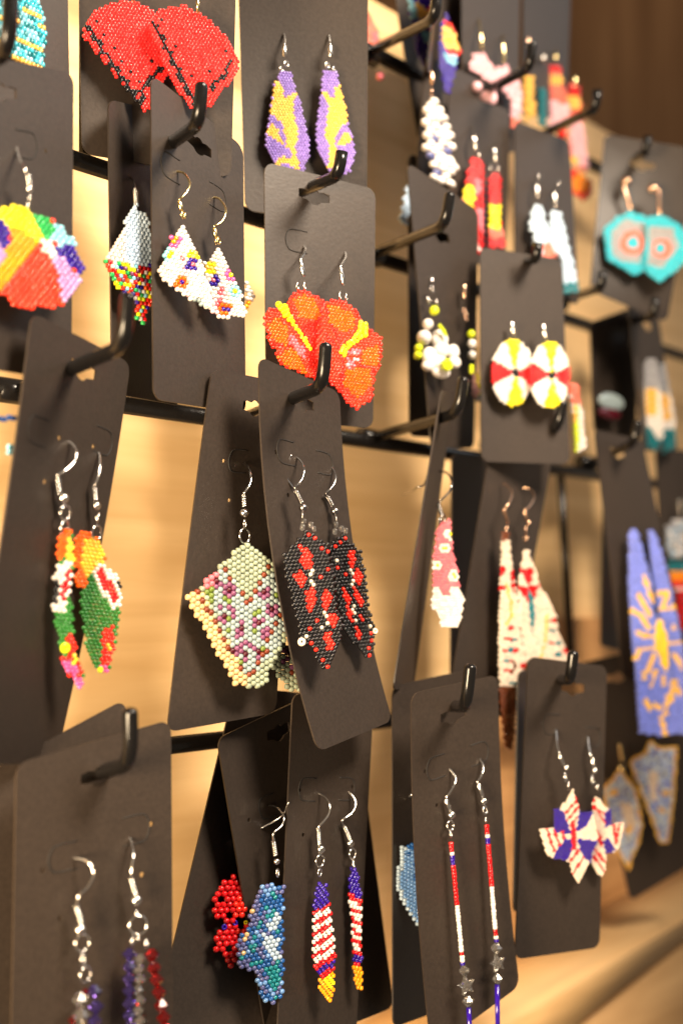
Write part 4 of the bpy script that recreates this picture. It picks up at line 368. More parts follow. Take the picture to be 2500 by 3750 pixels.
 ('left rainbow flame drop earring half behind the edge on card', 'rainbow flame drop pair', [(0.3945, -0.0417, 0.2305), (0.9839, -0.1714, 0.0498), (-0.0583, -0.045, 0.9973), (-0.1687, -0.9842, -0.0543)], (-6.91, 16.88, 1.657, 1.097, 0, 0, 0.14), [[-1, 8, 19, 1], [-1, 5, 19, 4], [-1, 3, 19, 6], [19, 9], [19, 9], [19, 9], [18, 2, 19, 1, 36, 1, 19, 3, 9, 2], [18, 2, 36, 3, 19, 1, 9, 3], [-1, 1, 18, 2, 36, 4, 9, 2], [18, 3, 36, 5, 19, 1], [-1, 1, 18, 2, 36, 4, 19, 2], [19, 1, 18, 2, 36, 2, 19, 4], [-1, 1, 18, 2, 19, 1, 36, 1, 19, 2, 9, 2], [-1, 1, 19, 5, 9, 2], [-1, 2, 19, 4, 9, 3], [-1, 2, 19, 5, 18, 1], [-1, 3, 19, 2, 18, 3], [-1, 2, 19, 2, 18, 4], [-1, 3, 19, 2, 18, 3], [-1, 2, 19, 3, 18, 2], [-1, 3, 19, 4], [-1, 2, 19, 5], [-1, 3, 19, 4], [-1, 2, 19, 4], [-1, 3, 19, 4], [-1, 3, 19, 3], [-1, 4, 19, 2], [-1, 4, 19, 2], [-1, 5, 19, 1]], 'v', 0, 'glass', [], [], 'silver'),
 ('right rainbow flame drop earring right of the edge on card', 'rainbow flame drop pair', [(0.3969, -0.0538, 0.218), (0.9982, -0.0593, -0.0035), (0.0035, 0.0005, 1.0), (-0.0593, -0.9982, 0.0007)], (-5.84, 15.24, 1.926, 1.117, 0, 0, 0.07), [[-1, 2, 19, 1], [-1, 2, 19, 1], [-1, 2, 19, 1], [-1, 1, 9, 3], [-1, 1, 19, 1, 9, 3], [19, 1, 36, 3, 9, 1], [-1, 1, 36, 5], [19, 1, 36, 4], [-1, 1, 36, 5], [19, 1, 36, 5], [-1, 1, 36, 6], [19, 1, 36, 5, 9, 1], [19, 2, 36, 2, 9, 3], [19, 2, 9, 4], [19, 3, 9, 1, 18, 2], [19, 1, 18, 4, 19, 1], [19, 2, 18, 4], [19, 2, 18, 3], [19, 6], [19, 5], [19, 5], [19, 5], [-1, 1, 19, 4], [-1, 1, 19, 3], [-1, 1, 19, 3], [-1, 1, 19, 3], [-1, 2, 19, 2], [-1, 1, 19, 2], [-1, 2, 19, 2]], 'v', 0, 'glass', [], [], 'silver'),
 ('left pale pink bow earring with a ball drop', 'pale pink bow pair', [(0.4248, -0.0504, 0.222), (0.9985, -0.0539, -0.003), (0.0023, -0.0124, 0.9999), (-0.0539, -0.9985, -0.0123)], (-7.96, 6.19, 2.225, 1.248, 0, 0, 0.11), [[-1, 4, 30, 1], [-1, 2, 30, 3], [-1, 1, 30, 6], [-1, 1, 30, 6], [-1, 1, 30, 7], [30, 8], [30, 8], [30, 8], [-1, 4, 30, 3]], 'round', 0, 'glass', [([(4.16, 23.95, -5.0), (1.69, 18.7, -2.5)], [], [(-1.15, 14.27, 0.0), (-0.05, 7.92, 0.0)], (), [], 1)], [('ball', 30, (3.68, -11.87, 0.5), 3.7), ('ball', 30, (-4.1, -9.43, 0.5), 2.18)], 'gold'),
 ('right pale pink bow earring with a trailing ribbon', 'pale pink bow pair', [(0.4431, -0.0511, 0.2155), (0.9991, -0.042, -0.0022), (0.001, -0.0296, 0.9996), (-0.042, -0.9987, -0.0296)], (-8.72, 12.65, 2.35, 1.263, 0, 0, 0.04), [[-1, 3, 30, 1], [-1, 2, 30, 2], [-1, 1, 30, 3], [30, 3, -1, 2, 30, 2], [30, 3, -1, 1, 30, 4], [30, 2, -1, 1, 30, 4], [30, 2, -1, 1, 30, 5], [-1, 2, 30, 6], [-1, 1, 30, 7], [-1, 2, 30, 6], [-1, 4, 30, 4], [-1, 5, 30, 3], [-1, 5, 30, 3], [-1, 5, 30, 3], [-1, 5, 30, 3], [-1, 5, 30, 2], [-1, 5, 30, 3], [-1, 5, 27, 2], [-1, 5, 27, 3], [-1, 5, 27, 2], [-1, 5, 27, 1]], 'round', 0, 'glass', [([(2.68, 28.99, -5.0), (-1.01, 24.76, -2.5)], [], [(-4.35, 21.58, 0.0), (-3.38, 13.72, 0.0)], (), [], 1)], [], 'gold'),
 ('left coral fringe earring with a red top', 'coral fringe pair', [(0.4995, -0.0427, 0.2342), (0.7772, -0.6292, -0.0), (-0.0392, -0.0484, 0.9981), (-0.628, -0.7757, -0.0623)], (-5.34, 14.21, 1.551, 1.481, 0, 0, 0.07), [[32, 4], [32, 4], [32, 1, 27, 3], [36, 4], [27, 1, 36, 4], [36, 4], [27, 5], [27, 5], [27, 6], [27, 5], [27, 6], [30, 3, 27, 3], [30, 7], [30, 6, 27, 1], [30, 7, 27, 1], [30, 6, 27, 1], [30, 7], [30, 6], [30, 6], [30, 4]], 'v', 0, 'glass', [([(-1.04, 26.28, -5.0), (-1.51, 23.1, -2.5)], [], [(-2.61, 20.63, 0.0), (-2.34, 16.99, 0.0)], (), [], 1)], [('ball', 32, (-4.5, -22.62, 0.5), 2.16), ('ball', 9, (1.08, -16.75, 0.5), 2.39)], 'gold'),
 ('right coral fringe earring with yellow bands and an orange drop', 'coral fringe pair', [(0.5113, -0.0455, 0.2159), (0.7764, -0.6302, -0.0), (-0.0384, -0.0473, 0.9981), (-0.6291, -0.775, -0.0609)], (-5.56, 26.69, 1.569, 1.496, 0, 0, 0.15), [[-1, 1, 27, 2], [32, 4], [-1, 1, 32, 3], [32, 4], [36, 4], [36, 4], [27, 1, 36, 3, 27, 1], [36, 4], [-1, 1, 27, 2, 32, 2], [27, 1, 32, 3, 27, 1], [-1, 1, 27, 1, 32, 3], [-1, 1, 27, 4], [-1, 1, 30, 4], [-1, 1, 30, 4], [-1, 1, 30, 5], [-1, 1, 30, 4], [-1, 1, 30, 5], [27, 1, 30, 5], [-1, 1, 30, 5], [27, 1, 30, 5], [-1, 1, 27, 1, 30, 4], [27, 1, 30, 5], [36, 1, 27, 1, 30, 5], [36, 3, 30, 3], [-1, 1, 36, 3, 30, 3], [-1, 2, 36, 1, 30, 4], [-1, 4, 27, 2, 30, 1], [23, 3, -1, 2, 23, 1], [23, 4, 22, 1], [23, 2, 22, 4], [-1, 1, 23, 1, 22, 5, 23, 1], [-1, 1, 22, 6, 23, 1], [-1, 2, 22, 5, 23, 1], [-1, 1, 23, 1, 22, 4, 23, 2], [-1, 2, 23, 6], [-1, 3, 23, 4], [-1, 5, 23, 1]], 'v', 0, 'glass', [([], [], [(-2.2, 31.25, 0.0), (-1.99, 25.34, 0.0)], (), [], 1)], [], 'gold'),
 ('lumpy white shell chip earring', 'white shell earring', [(0.3871, -0.0561, 0.1778), (0.9986, -0.0357, -0.0389), (0.0391, 0.0044, 0.9992), (-0.0355, -0.9994, 0.0058)], (-8.1, 15.94, 4.924, 2.538, 0, 0, 0.17), [[-1, 1, 20, 1], [20, 2], [20, 3], [20, 1, 34, 1, 20, 1], [20, 4], [20, 3], [20, 1, 34, 1, 20, 2], [20, 2, 34, 1], [20, 4], [34, 1, 20, 3], [-1, 1, 20, 3], [-1, 1, 34, 1, 20, 1], [-1, 1, 20, 3]], 'round', 0, 'glass', [([], [], [(-5.54, 27.44, 0.0), (-5.04, 22.2, 0.0)], (), [((-5.34, 19.14, 0.0), 1.61, 0.8)], 1)], [('ball', 20, (2.34, 3.32, 0.5), 2.61), ('ball', 20, (5.24, -6.65, 0.5), 2.61), ('ball', 20, (-1.98, 9.8, 0.5), 2.37)], 'copper'),
 ('left red and yellow flame earring', 'red and yellow flame pair', [(0.403, -0.0592, 0.1552), (0.9995, -0.0304, -0.0052), (0.0049, -0.0105, 0.9999), (-0.0304, -0.9995, -0.0103)], (-7.2, 20.49, 2.302, 1.324, 0, 0, 0.21), [[-1, 4, 32, 3], [-1, 3, 32, 4], [-1, 4, 32, 3], [-1, 3, 32, 4], [-1, 3, 32, 4], [-1, 2, 32, 5], [-1, 3, 32, 2, 7, 2], [-1, 2, 32, 2, 7, 2, 32, 1], [-1, 2, 32, 3, 7, 2], [-1, 2, 16, 2, 7, 2, 32, 1], [-1, 2, 16, 3, 7, 1, 32, 1], [-1, 1, 16, 3, 32, 3], [-1, 2, 16, 3, 32, 2], [-1, 1, 16, 3, 32, 3], [-1, 1, 32, 1, 16, 2, 32, 3], [-1, 1, 16, 3, 32, 1, 7, 2], [-1, 1, 32, 2, 16, 1, 7, 3], [-1, 1, 32, 3, 7, 3], [-1, 1, 32, 4, 7, 2], [32, 5, 7, 2], [-1, 1, 32, 5, 7, 1], [32, 6, 7, 1], [32, 7], [32, 2, 20, 1, 32, 4], [32, 1, 20, 4, 32, 2], [20, 3, 17, 1, 20, 1, 32, 2], [20, 3, 17, 1, 20, 2, 32, 1], [20, 2, 17, 2, 32, 1, 20, 1, 32, 1], [20, 3, 17, 1, 32, 3], [20, 2, 32, 1], [-1, 1, 20, 1]], 'v', 0, 'glass', [([(8.23, 37.57, -5.0), (4.92, 32.98, -2.5)], [], [(2.01, 29.54, 0.0), (3.66, 24.04, 0.0)], (), [((5.29, 22.74, 0.0), 1.25, 0.7)], 1)], [], 'silver'),
 ('right red and yellow flame earring, narrow', 'red and yellow flame pair', [(0.4204, -0.0598, 0.158), (0.9996, -0.0288, -0.0059), (0.0052, -0.0241, 0.9997), (-0.0289, -0.9993, -0.0239)], (-4.22, 14.66, 2.417, 1.35, 0, 0, 0.21), [[-1, 1, 32, 2], [32, 3], [32, 3], [32, 3], [32, 3], [32, 3], [32, 3], [32, 3], [32, 3], [32, 2, 16, 1], [16, 3], [16, 3], [16, 3], [16, 3], [16, 3, 32, 1], [16, 3], [16, 3, 27, 1], [27, 4], [27, 4], [27, 2, 32, 2], [32, 5], [32, 4], [32, 2]], 'v', 0, 'glass', [([(10.01, 34.35, -5.0), (3.63, 28.93, -2.5)], [], [(-2.3, 25.21, 0.0), (-0.48, 19.65, 0.0)], (), [((-4.59, 16.3, 0.0), 1.48, 0.8), ((0.83, 17.72, 0.0), 1.29, 0.7)], 1)], [], 'silver'),
 ('left long pale blue earring with a coral patch', 'long pale blue pair', [(0.4452, -0.0667, 0.1538), (0.9908, -0.1355, -0.0062), (0.0112, 0.036, 0.9993), (-0.1352, -0.9901, 0.0372)], (-8.3, 10.19, 2.113, 1.377, 0, 0, -0.2), [[-1, 2, 24, 2], [-1, 1, 24, 3], [-1, 1, 24, 4], [24, 4], [-1, 1, 24, 4], [24, 5], [24, 6], [24, 5], [24, 6], [-1, 1, 24, 5], [-1, 1, 24, 5], [-1, 1, 24, 3, 27, 2], [-1, 1, 24, 3, 27, 3], [-1, 1, 24, 2, 27, 4], [-1, 1, 24, 3, 27, 4], [-1, 1, 24, 2, 27, 3]], 'v', 0, 'glass', [([(5.59, 28.05, -5.0), (1.19, 24.13, -2.5)], [], [(-3.63, 19.11, 0.0), (-3.14, 13.98, 0.0)], (), [((-1.85, 23.2, 0.0), 1.52, 0.8)], 1)], [], 'silver'),
 ('right long pale blue earring with a teal tip', 'long pale blue pair', [(0.4578, -0.0689, 0.147), (0.9899, -0.1419, -0.0067), (0.0151, 0.0581, 0.9982), (-0.1412, -0.9882, 0.0597)], (-8.07, 16.7, 2.169, 1.413, 0, 0, -0.47), [[-1, 1, 24, 3], [24, 3], [-1, 1, 24, 3], [24, 4], [24, 5], [24, 4], [24, 5], [24, 5], [24, 5], [24, 5], [24, 6], [24, 5], [-1, 1, 24, 5], [-1, 2, 24, 4], [-1, 3, 24, 4], [-1, 3, 24, 3], [-1, 3, 24, 4], [-1, 3, 24, 4], [-1, 3, 24, 4], [-1, 3, 24, 4], [-1, 3, 24, 4, 29, 1], [-1, 3, 24, 1, 29, 3], [-1, 3, 29, 5], [-1, 3, 29, 4], [-1, 3, 29, 2]], 'v', 0, 'glass', [([(5.07, 33.07, -5.0), (0.02, 28.39, -2.5)], [], [(-4.84, 25.42, 0.0), (-4.13, 19.7, 0.0)], (), [((-1.09, 30.04, 0.0), 1.55, 0.8)], 1)], [], 'silver'),
 ('left turquoise hexagon earring with a round coral eye', 'turquoise hexagon pair', [(0.5068, -0.0725, 0.1611), (0.7659, -0.6414, -0.0447), (0.04, -0.0219, 0.999), (-0.6417, -0.7669, 0.0089)], (-11.28, 14.45, 1.042, 0.939, 0, 0, -0.01), [[-1, 11, 26, 3], [-1, 9, 26, 9], [-1, 8, 26, 11], [-1, 5, 26, 14], [-1, 5, 26, 4, 28, 4, 26, 7], [-1, 4, 26, 4, 28, 10, 26, 2], [-1, 3, 26, 4, 28, 12, 26, 2], [-1, 2, 26, 4, 28, 13, 26, 2], [-1, 1, 26, 5, 28, 13, 26, 3], [26, 4, 28, 8, 27, 3, 28, 4, 26, 3], [26, 4, 28, 6, 27, 7, 28, 3, 26, 2], [26, 3, 28, 6, 27, 8, 28, 3, 26, 2], [26, 4, 28, 5, 27, 4, 26, 2, 27, 3, 28, 3, 26, 2], [26, 3, 28, 5, 27, 3, 26, 4, 27, 3, 28, 2, 26, 2], [-1, 1, 26, 3, 28, 4, 27, 3, 26, 5, 27, 3, 28, 2, 26, 2], [26, 3, 28, 4, 27, 3, 26, 6, 27, 2, 28, 2, 26, 2], [-1, 1, 26, 3, 28, 4, 27, 3, 26, 5, 27, 3, 28, 1, 26, 3], [-1, 1, 26, 2, 28, 4, 27, 4, 26, 4, 27, 3, 28, 1, 26, 3], [-1, 1, 26, 3, 28, 4, 27, 10, 28, 1, 26, 3], [-1, 1, 26, 3, 28, 5, 27, 7, 28, 2, 26, 4], [-1, 1, 26, 3, 28, 6, 27, 6, 28, 2, 26, 4], [-1, 1, 26, 3, 28, 13, 26, 4], [-1, 2, 26, 3, 28, 12, 26, 4], [-1, 1, 26, 5, 28, 11, 26, 3], [-1, 2, 26, 6, 28, 9, 26, 4], [-1, 3, 26, 17], [-1, 6, 26, 14], [-1, 7, 26, 12], [-1, 10, 26, 9], [-1, 11, 26, 6], [-1, 13, 26, 3]], 'v', 0, 'glass', [([], [], [(-3.07, 26.84, 0.0), (1.3, 15.25, 0.0)], (), [], 1)], [('pearl', 36, (-1.6, 28.52, 0.5), 2.26)], 'copper'),
 ('right turquoise hexagon earring with a round coral eye', 'turquoise hexagon pair', [(0.5177, -0.0856, 0.1588), (0.7299, -0.682, -0.0461), (-0.0433, -0.1133, 0.9926), (-0.6821, -0.7226, -0.1122)], (-9.86, 14.39, 1.019, 0.911, 0, 0, 0.05), [[-1, 5, 26, 3], [-1, 1, 26, 9], [26, 12], [26, 14], [26, 16], [26, 16], [-1, 1, 26, 1, 28, 11, 26, 5], [26, 1, 28, 12, 26, 5], [-1, 1, 26, 1, 28, 11, 26, 7], [-1, 1, 28, 12, 26, 6], [-1, 1, 26, 1, 28, 12, 26, 6], [26, 1, 28, 13, 26, 5], [-1, 1, 26, 1, 28, 4, 27, 5, 28, 4, 26, 5], [26, 2, 28, 2, 27, 7, 28, 4, 26, 5], [-1, 1, 26, 1, 28, 2, 27, 2, 26, 3, 27, 3, 28, 4, 26, 4], [26, 2, 28, 2, 27, 1, 26, 4, 27, 3, 28, 3, 26, 5], [26, 2, 28, 2, 27, 1, 26, 5, 27, 3, 28, 2, 26, 5], [26, 2, 28, 2, 27, 1, 26, 4, 27, 3, 28, 2, 26, 6], [26, 2, 28, 2, 27, 2, 26, 3, 27, 3, 28, 2, 26, 6], [26, 2, 28, 2, 27, 7, 28, 2, 26, 7], [-1, 1, 26, 1, 28, 4, 27, 5, 28, 2, 26, 7], [26, 2, 28, 9, 26, 8], [-1, 1, 26, 1, 28, 9, 26, 8], [26, 2, 28, 8, 26, 8], [-1, 1, 26, 1, 28, 8, 26, 7], [-1, 1, 26, 4, 28, 4, 26, 7], [-1, 1, 26, 15], [-1, 1, 26, 13], [-1, 2, 26, 12], [-1, 2, 26, 10], [-1, 4, 26, 7], [-1, 5, 26, 5], [-1, 7, 26, 2]], 'v', 0, 'glass', [([], [], [(-5.46, 26.47, 0.0), (-3.73, 14.0, 0.0)], (), [], 1)], [('pearl', 36, (-8.14, 25.9, 0.5), 2.26)], 'copper'),
 ('white and lime daisy cluster earring facing forward', 'daisy cluster pair', [(0.3735, -0.064, 0.0966), (0.9338, -0.3567, 0.029), (-0.0398, -0.0229, 0.9989), (-0.3556, -0.934, -0.0356)], None, [], 'v', 1, 'glass', [([(2.53, 27.08, -6.66), (0.63, 22.89, -3.33)], [], [], (), [((-1.52, 19.57, 0.0), 1.16, 0.8), ((-3.03, 15.27, 0.0), 1.0, 0.8), ((0.38, 14.72, 0.0), 1.0, 0.6)], 0)], [('ball', 31, (-1.05, 11.4, 0.5), 1.83), ('ball', 20, (-3.85, 6.19, 0.5), 1.99), ('ball', 20, (-5.56, 1.1, 0.5), 2.74), ('ball', 31, (-8.03, -3.0, 0.5), 1.58), ('ball', 31, (-8.35, -5.7, 0.5), 1.58), ('lump', 31, [(-0.66, 5.83, 3.0), (1.02, 3.88, 3.0), (2.47, 1.91, 3.0)], [0.62, 0.75, 0.58]), ('petal', 20, (1.68, 1.05, 0.0), (3.59, 3.53)), ('petal', 20, (2.37, -2.66, 0.0), (3.49, 3.32)), ('petal', 20, (-2.91, -5.91, 0.0), (3.09, 3.73)), ('petal', 20, (-3.58, -9.27, 0.0), (2.79, 2.07)), ('petal', 20, (7.56, -3.36, 0.0), (2.49, 2.82)), ('petal', 20, (8.01, -7.32, 0.0), (2.74, 2.28)), ('petal', 20, (2.01, -11.44, 0.0), (3.99, 2.28)), ('petal', 20, (1.08, -7.74, 0.0), (3.49, 2.9)), ('disc', 31, (2.67, -8.95, 3.0), 2.49)], 'silver'),
 ('daisy cluster earring turned edge on at the right', 'daisy cluster pair', [(0.3979, -0.0629, 0.0958), (0.9283, -0.3717, -0.0077), (-0.0297, -0.0947, 0.9951), (-0.3706, -0.9235, -0.0989)], None, [], 'v', 1, 'glass', [([], [], [(-4.98, 26.23, 0.0), (-4.63, 20.7, 0.0)], (), [((-4.06, 15.83, 0.0), 1.55, 0.8), ((-3.41, 13.54, 0.0), 1.04, 0.8)], 1)], [('ball', 31, (-1.06, 7.5, 0.5), 1.55), ('ball', 20, (-0.4, 3.69, 0.5), 1.81), ('ball', 20, (-0.03, -0.58, 0.5), 1.81), ('lump', 31, [(-1.81, -4.58, 3.0), (-1.7, -6.28, 3.0), (-1.69, -8.0, 3.0)], [0.73, 0.82, 0.73])], 'copper'),
 ('left round earring in yellow, white and red wedges', 'wedge disc pair', [(0.4058, -0.0763, 0.0878), (0.9201, -0.3917, -0.0007), (0.0076, 0.0161, 0.9998), (-0.3917, -0.9199, 0.0178)], (-9.04, 12.64, 1.181, 0.914, 0, 0, 0.09), [[-1, 7, 16, 4], [-1, 5, 16, 6, 20, 1], [-1, 4, 20, 2, 16, 5, 20, 2], [-1, 3, 20, 3, 16, 5, 20, 3], [-1, 3, 20, 4, 16, 4, 20, 4], [-1, 2, 20, 4, 16, 4, 20, 5], [-1, 2, 20, 5, 16, 3, 20, 5], [-1, 1, 20, 6, 16, 3, 20, 5], [-1, 1, 20, 7, 16, 2, 20, 6], [20, 7, 16, 2, 20, 7], [-1, 1, 32, 1, 20, 6, 16, 2, 20, 5, 32, 1], [32, 4, 20, 4, 16, 1, 20, 4, 32, 3], [32, 6, 20, 3, 8, 1, 20, 2, 32, 4], [32, 7, 8, 3, 32, 6], [32, 8, 8, 3, 32, 5], [32, 7, 20, 1, 8, 2, 32, 6], [32, 6, 20, 3, 16, 1, 20, 2, 32, 4], [32, 4, 20, 4, 16, 2, 20, 3, 32, 3], [32, 3, 20, 5, 16, 2, 20, 4, 32, 2], [32, 1, 20, 6, 16, 3, 20, 5], [-1, 1, 20, 7, 16, 3, 20, 4], [20, 7, 16, 4, 20, 3], [-1, 1, 20, 6, 16, 5, 20, 2], [-1, 1, 20, 5, 16, 5, 20, 2], [-1, 2, 20, 4, 16, 6, 20, 1], [-1, 2, 20, 4, 16, 6], [-1, 3, 20, 3, 16, 6], [-1, 4, 20, 1, 16, 5], [-1, 7, 16, 1]], 'v', 0, 'glass', [([], [], [(-0.06, 19.83, 0.0), (1.36, 14.72, 0.0)], (), [], 1)], [], 'silver'),
 ('right round earring in yellow, white and red wedges', 'wedge disc pair', [(0.4184, -0.085, 0.0876), (0.92, -0.3918, -0.0007), (0.0154, 0.0346, 0.9993), (-0.3915, -0.9194, 0.0378)], (-8.84, 12.72, 1.21, 0.926, 0, 0, 0.08), [[-1, 7, 16, 4], [-1, 5, 16, 6, 20, 1], [-1, 4, 20, 2, 16, 5, 20, 2], [-1, 3, 20, 3, 16, 4, 20, 3], [-1, 3, 20, 4, 16, 4, 20, 3], [-1, 2, 20, 4, 16, 4, 20, 4], [-1, 2, 20, 5, 16, 3, 20, 5], [-1, 1, 20, 6, 16, 2, 20, 6], [-1, 1, 20, 7, 16, 2, 20, 5], [20, 7, 16, 2, 20, 6], [-1, 1, 32, 2, 20, 5, 16, 1, 20, 5, 32, 2], [32, 4, 20, 4, 16, 1, 20, 3, 32, 3], [32, 6, 20, 2, 16, 1, 8, 1, 20, 1, 32, 5], [32, 7, 8, 3, 32, 5], [32, 7, 8, 3, 32, 6], [32, 6, 20, 1, 8, 2, 20, 1, 32, 5], [32, 5, 20, 3, 16, 1, 20, 2, 32, 4], [32, 3, 20, 5, 16, 1, 20, 3, 32, 3], [32, 2, 20, 6, 16, 2, 20, 4, 32, 1], [32, 1, 20, 6, 16, 3, 20, 4], [-1, 1, 20, 6, 16, 3, 20, 4], [20, 6, 16, 4, 20, 4], [-1, 1, 20, 6, 16, 4, 20, 3], [-1, 1, 20, 5, 16, 5, 20, 2], [-1, 2, 20, 4, 16, 6, 20, 1], [-1, 2, 20, 3, 16, 6], [-1, 3, 20, 2, 16, 6], [-1, 4, 20, 1, 16, 4]], 'v', 0, 'glass', [([], [], [(-2.34, 19.85, 0.0), (-1.0, 14.23, 0.0)], (), [], 1)], [], 'silver'),
 ('pastel leaf earring in shade right of the daisies', 'pastel leaf earring', [(0.4097, -0.0584, 0.0832), (0.9165, -0.4, -0.0007), (0.0011, 0.0007, 1.0), (-0.4, -0.9165, 0.0011)], (-2.89, 6.35, 1.553, 1.248, 0, 0, 0.02), [[30, 1, 16, 1], [30, 1, 16, 1], [30, 1, 16, 1], [30, 1, 16, 1], [30, 2, 16, 1], [30, 3], [30, 2, 16, 1], [30, 1, 35, 2], [-1, 1, 35, 3], [-1, 2, 35, 2], [-1, 3, 35, 1]], 'v', 0, 'glass', [], [], 'silver'),
 ('long pastel pink and yellow strip earring right of the discs', 'pastel strip earring', [(0.4498, -0.0786, 0.0751), (0.9123, -0.4094, -0.0004), (0.0197, 0.0431, 0.9989), (-0.4089, -0.9113, 0.0474)], (-2.97, 13.47, 1.555, 1.242, 0, 0, 0.02), [[27, 3], [27, 3], [27, 3], [27, 3], [20, 1, 27, 2], [27, 3], [-1, 1, 27, 3], [20, 1, 36, 1, 20, 1], [-1, 1, 36, 2, 20, 1], [20, 1, 36, 1, 20, 2], [-1, 1, 36, 2, 20, 1], [-1, 1, 36, 1, 20, 2], [-1, 1, 36, 2, 20, 1], [-1, 1, 31, 1, 20, 2], [-1, 1, 31, 2, 20, 1], [-1, 1, 31, 1, 20, 2], [-1, 1, 31, 2, 20, 1], [-1, 1, 31, 1, 20, 2], [-1, 1, 31, 2, 20, 2], [-1, 1, 31, 1, 20, 2], [-1, 1, 31, 1, 20, 3], [-1, 1, 31, 1, 20, 2], [-1, 1, 31, 1, 20, 1]], 'v', 0, 'glass', [], [], 'silver'),
 ('pale green disc earring above a dark red drop', 'pale green disc earring', [(0.5271, -0.0512, 0.0909), (0.9991, -0.0398, 0.0177), (-0.0188, -0.0279, 0.9994), (-0.0393, -0.9988, -0.0286)], None, [], 'v', 0, 'glass', [], [('petal', 1, (0.69, 2.84, 0.0), (11.73, 4.27)), ('petal', 4, (-0.69, -2.84, 0.0), (10.01, 2.95))], 'silver'),
 ('left feather earring fading white, gold and teal', 'white and teal feather pair', [(0.5489, -0.0614, 0.0936), (0.7457, -0.6663, 0.0), (-0.0141, -0.0158, 0.9998), (-0.6662, -0.7455, -0.0212)], (-5.11, 21.66, 1.56, 1.432, 0, 0, -0.1), [[-1, 2, 28, 3], [-1, 1, 28, 4], [-1, 1, 28, 4], [-1, 1, 28, 4], [-1, 1, 28, 5], [-1, 1, 28, 4], [-1, 1, 28, 5], [28, 6], [-1, 1, 28, 5], [28, 6], [-1, 1, 20, 1, 36, 3, 20, 1], [20, 1, 36, 4, 20, 1], [20, 2, 36, 3, 20, 2], [20, 1, 36, 4, 20, 1], [20, 2, 36, 3, 20, 2], [20, 1, 36, 4, 20, 1], [20, 2, 36, 3, 20, 2], [20, 1, 36, 4, 20, 2], [20, 2, 36, 3, 20, 2], [20, 7], [20, 7], [20, 7], [20, 7], [29, 3, 20, 4], [29, 4, 20, 3], [29, 4, 20, 3], [29, 5, 20, 2], [29, 6], [-1, 1, 29, 5], [-1, 1, 29, 4], [-1, 4, 29, 1]], 'v', 0, 'glass', [], [], 'silver'),
 ('right feather earring fading white, gold and teal', 'white and teal feather pair', [(0.5664, -0.0601, 0.0946), (0.7398, -0.6728, 0.0), (-0.013, -0.0143, 0.9998), (-0.6727, -0.7397, -0.0193)], (-3.93, 20.98, 1.593, 1.465, 0, 0, 0.07), [[28, 3], [28, 2], [28, 3], [28, 3], [28, 3], [28, 3], [28, 4], [28, 3], [28, 4], [28, 4], [20, 1, 36, 2, 20, 1], [36, 3, 20, 1], [20, 1, 36, 3, 20, 1], [36, 3, 20, 1], [20, 1, 36, 3, 20, 1], [20, 1, 36, 2, 20, 2], [-1, 1, 36, 3, 20, 1], [20, 1, 36, 3, 20, 1], [-1, 1, 36, 3, 20, 2], [20, 5], [-1, 1, 20, 5], [20, 5], [-1, 1, 29, 5], [-1, 1, 29, 4], [-1, 1, 29, 5], [-1, 1, 29, 4], [-1, 1, 29, 5], [-1, 1, 29, 4], [-1, 1, 29, 4], [-1, 1, 29, 1]], 'v', 0, 'glass', [], [], 'silver'),
 ('pink tapered earring with white daisies and a white fringe', 'pink daisy earring', [(0.3622, -0.0767, 0.0101), (0.8348, -0.5506, 0.0), (-0.0021, -0.0031, 1.0), (-0.5506, -0.8348, -0.0038)], (-5.79, 18.88, 1.082, 1.016, 0, 0, -0.03), [[-1, 6, 7, 1], [-1, 3, 7, 4], [-1, 3, 7, 4], [-1, 2, 7, 5], [-1, 2, 7, 3, 20, 2], [-1, 1, 7, 3, 20, 2, 16, 1], [-1, 2, 7, 3, 20, 2], [-1, 1, 7, 5, 20, 1], [-1, 2, 7, 6], [-1, 1, 7, 2, 20, 3, 7, 1], [-1, 1, 7, 2, 20, 1, 16, 2, 20, 1, 7, 1], [-1, 1, 7, 2, 20, 3, 7, 1], [-1, 1, 7, 7], [7, 8], [-1, 1, 7, 8], [20, 3, 7, 5], [-1, 1, 20, 1, 16, 1, 20, 1, 7, 5], [20, 3, 7, 6], [-1, 1, 7, 6, 20, 2, 7, 1], [7, 6, 20, 1, 16, 1, 20, 1], [-1, 1, 7, 5, 20, 2, 16, 1, 20, 1], [7, 6, 20, 3], [-1, 1, 7, 9], [7, 10], [-1, 1, 20, 2, 7, 4, 20, 3], [20, 3, 7, 3, 20, 4], [-1, 1, 20, 3, 7, 3, 20, 4], [20, 11], [20, 12], [20, 11], [20, 11], [20, 11], [-1, 2, 20, 9], [-1, 2, 20, 8], [-1, 3, 20, 8], [-1, 3, 20, 7], [-1, 3, 20, 7], [-1, 3, 20, 6]], 'round', 1, 'glass', [([(2.93, 37.86, -16.0), (3.33, 36.26, -8.0), (1.93, 32.04, -0.0), (0.2, 28.48, 1.3), (-2.7, 25.69, 1.3)], [], [(-3.31, 24.41, 0.0), (-2.03, 20.69, 0.0)], (), [((-1.31, 19.34, 0.0), 1.49, 0.7), ((-2.62, 18.3, 0.0), 1.36, 0.5)], 0), ([(-10.85, 28.89, -16.0), (-9.88, 29.67, -8.0), (-11.18, 30.22, -0.0), (-9.13, 30.97, 1.3), (-7.33, 35.09, 1.3)], [], [], (), [], 0)], [], 'gun'),
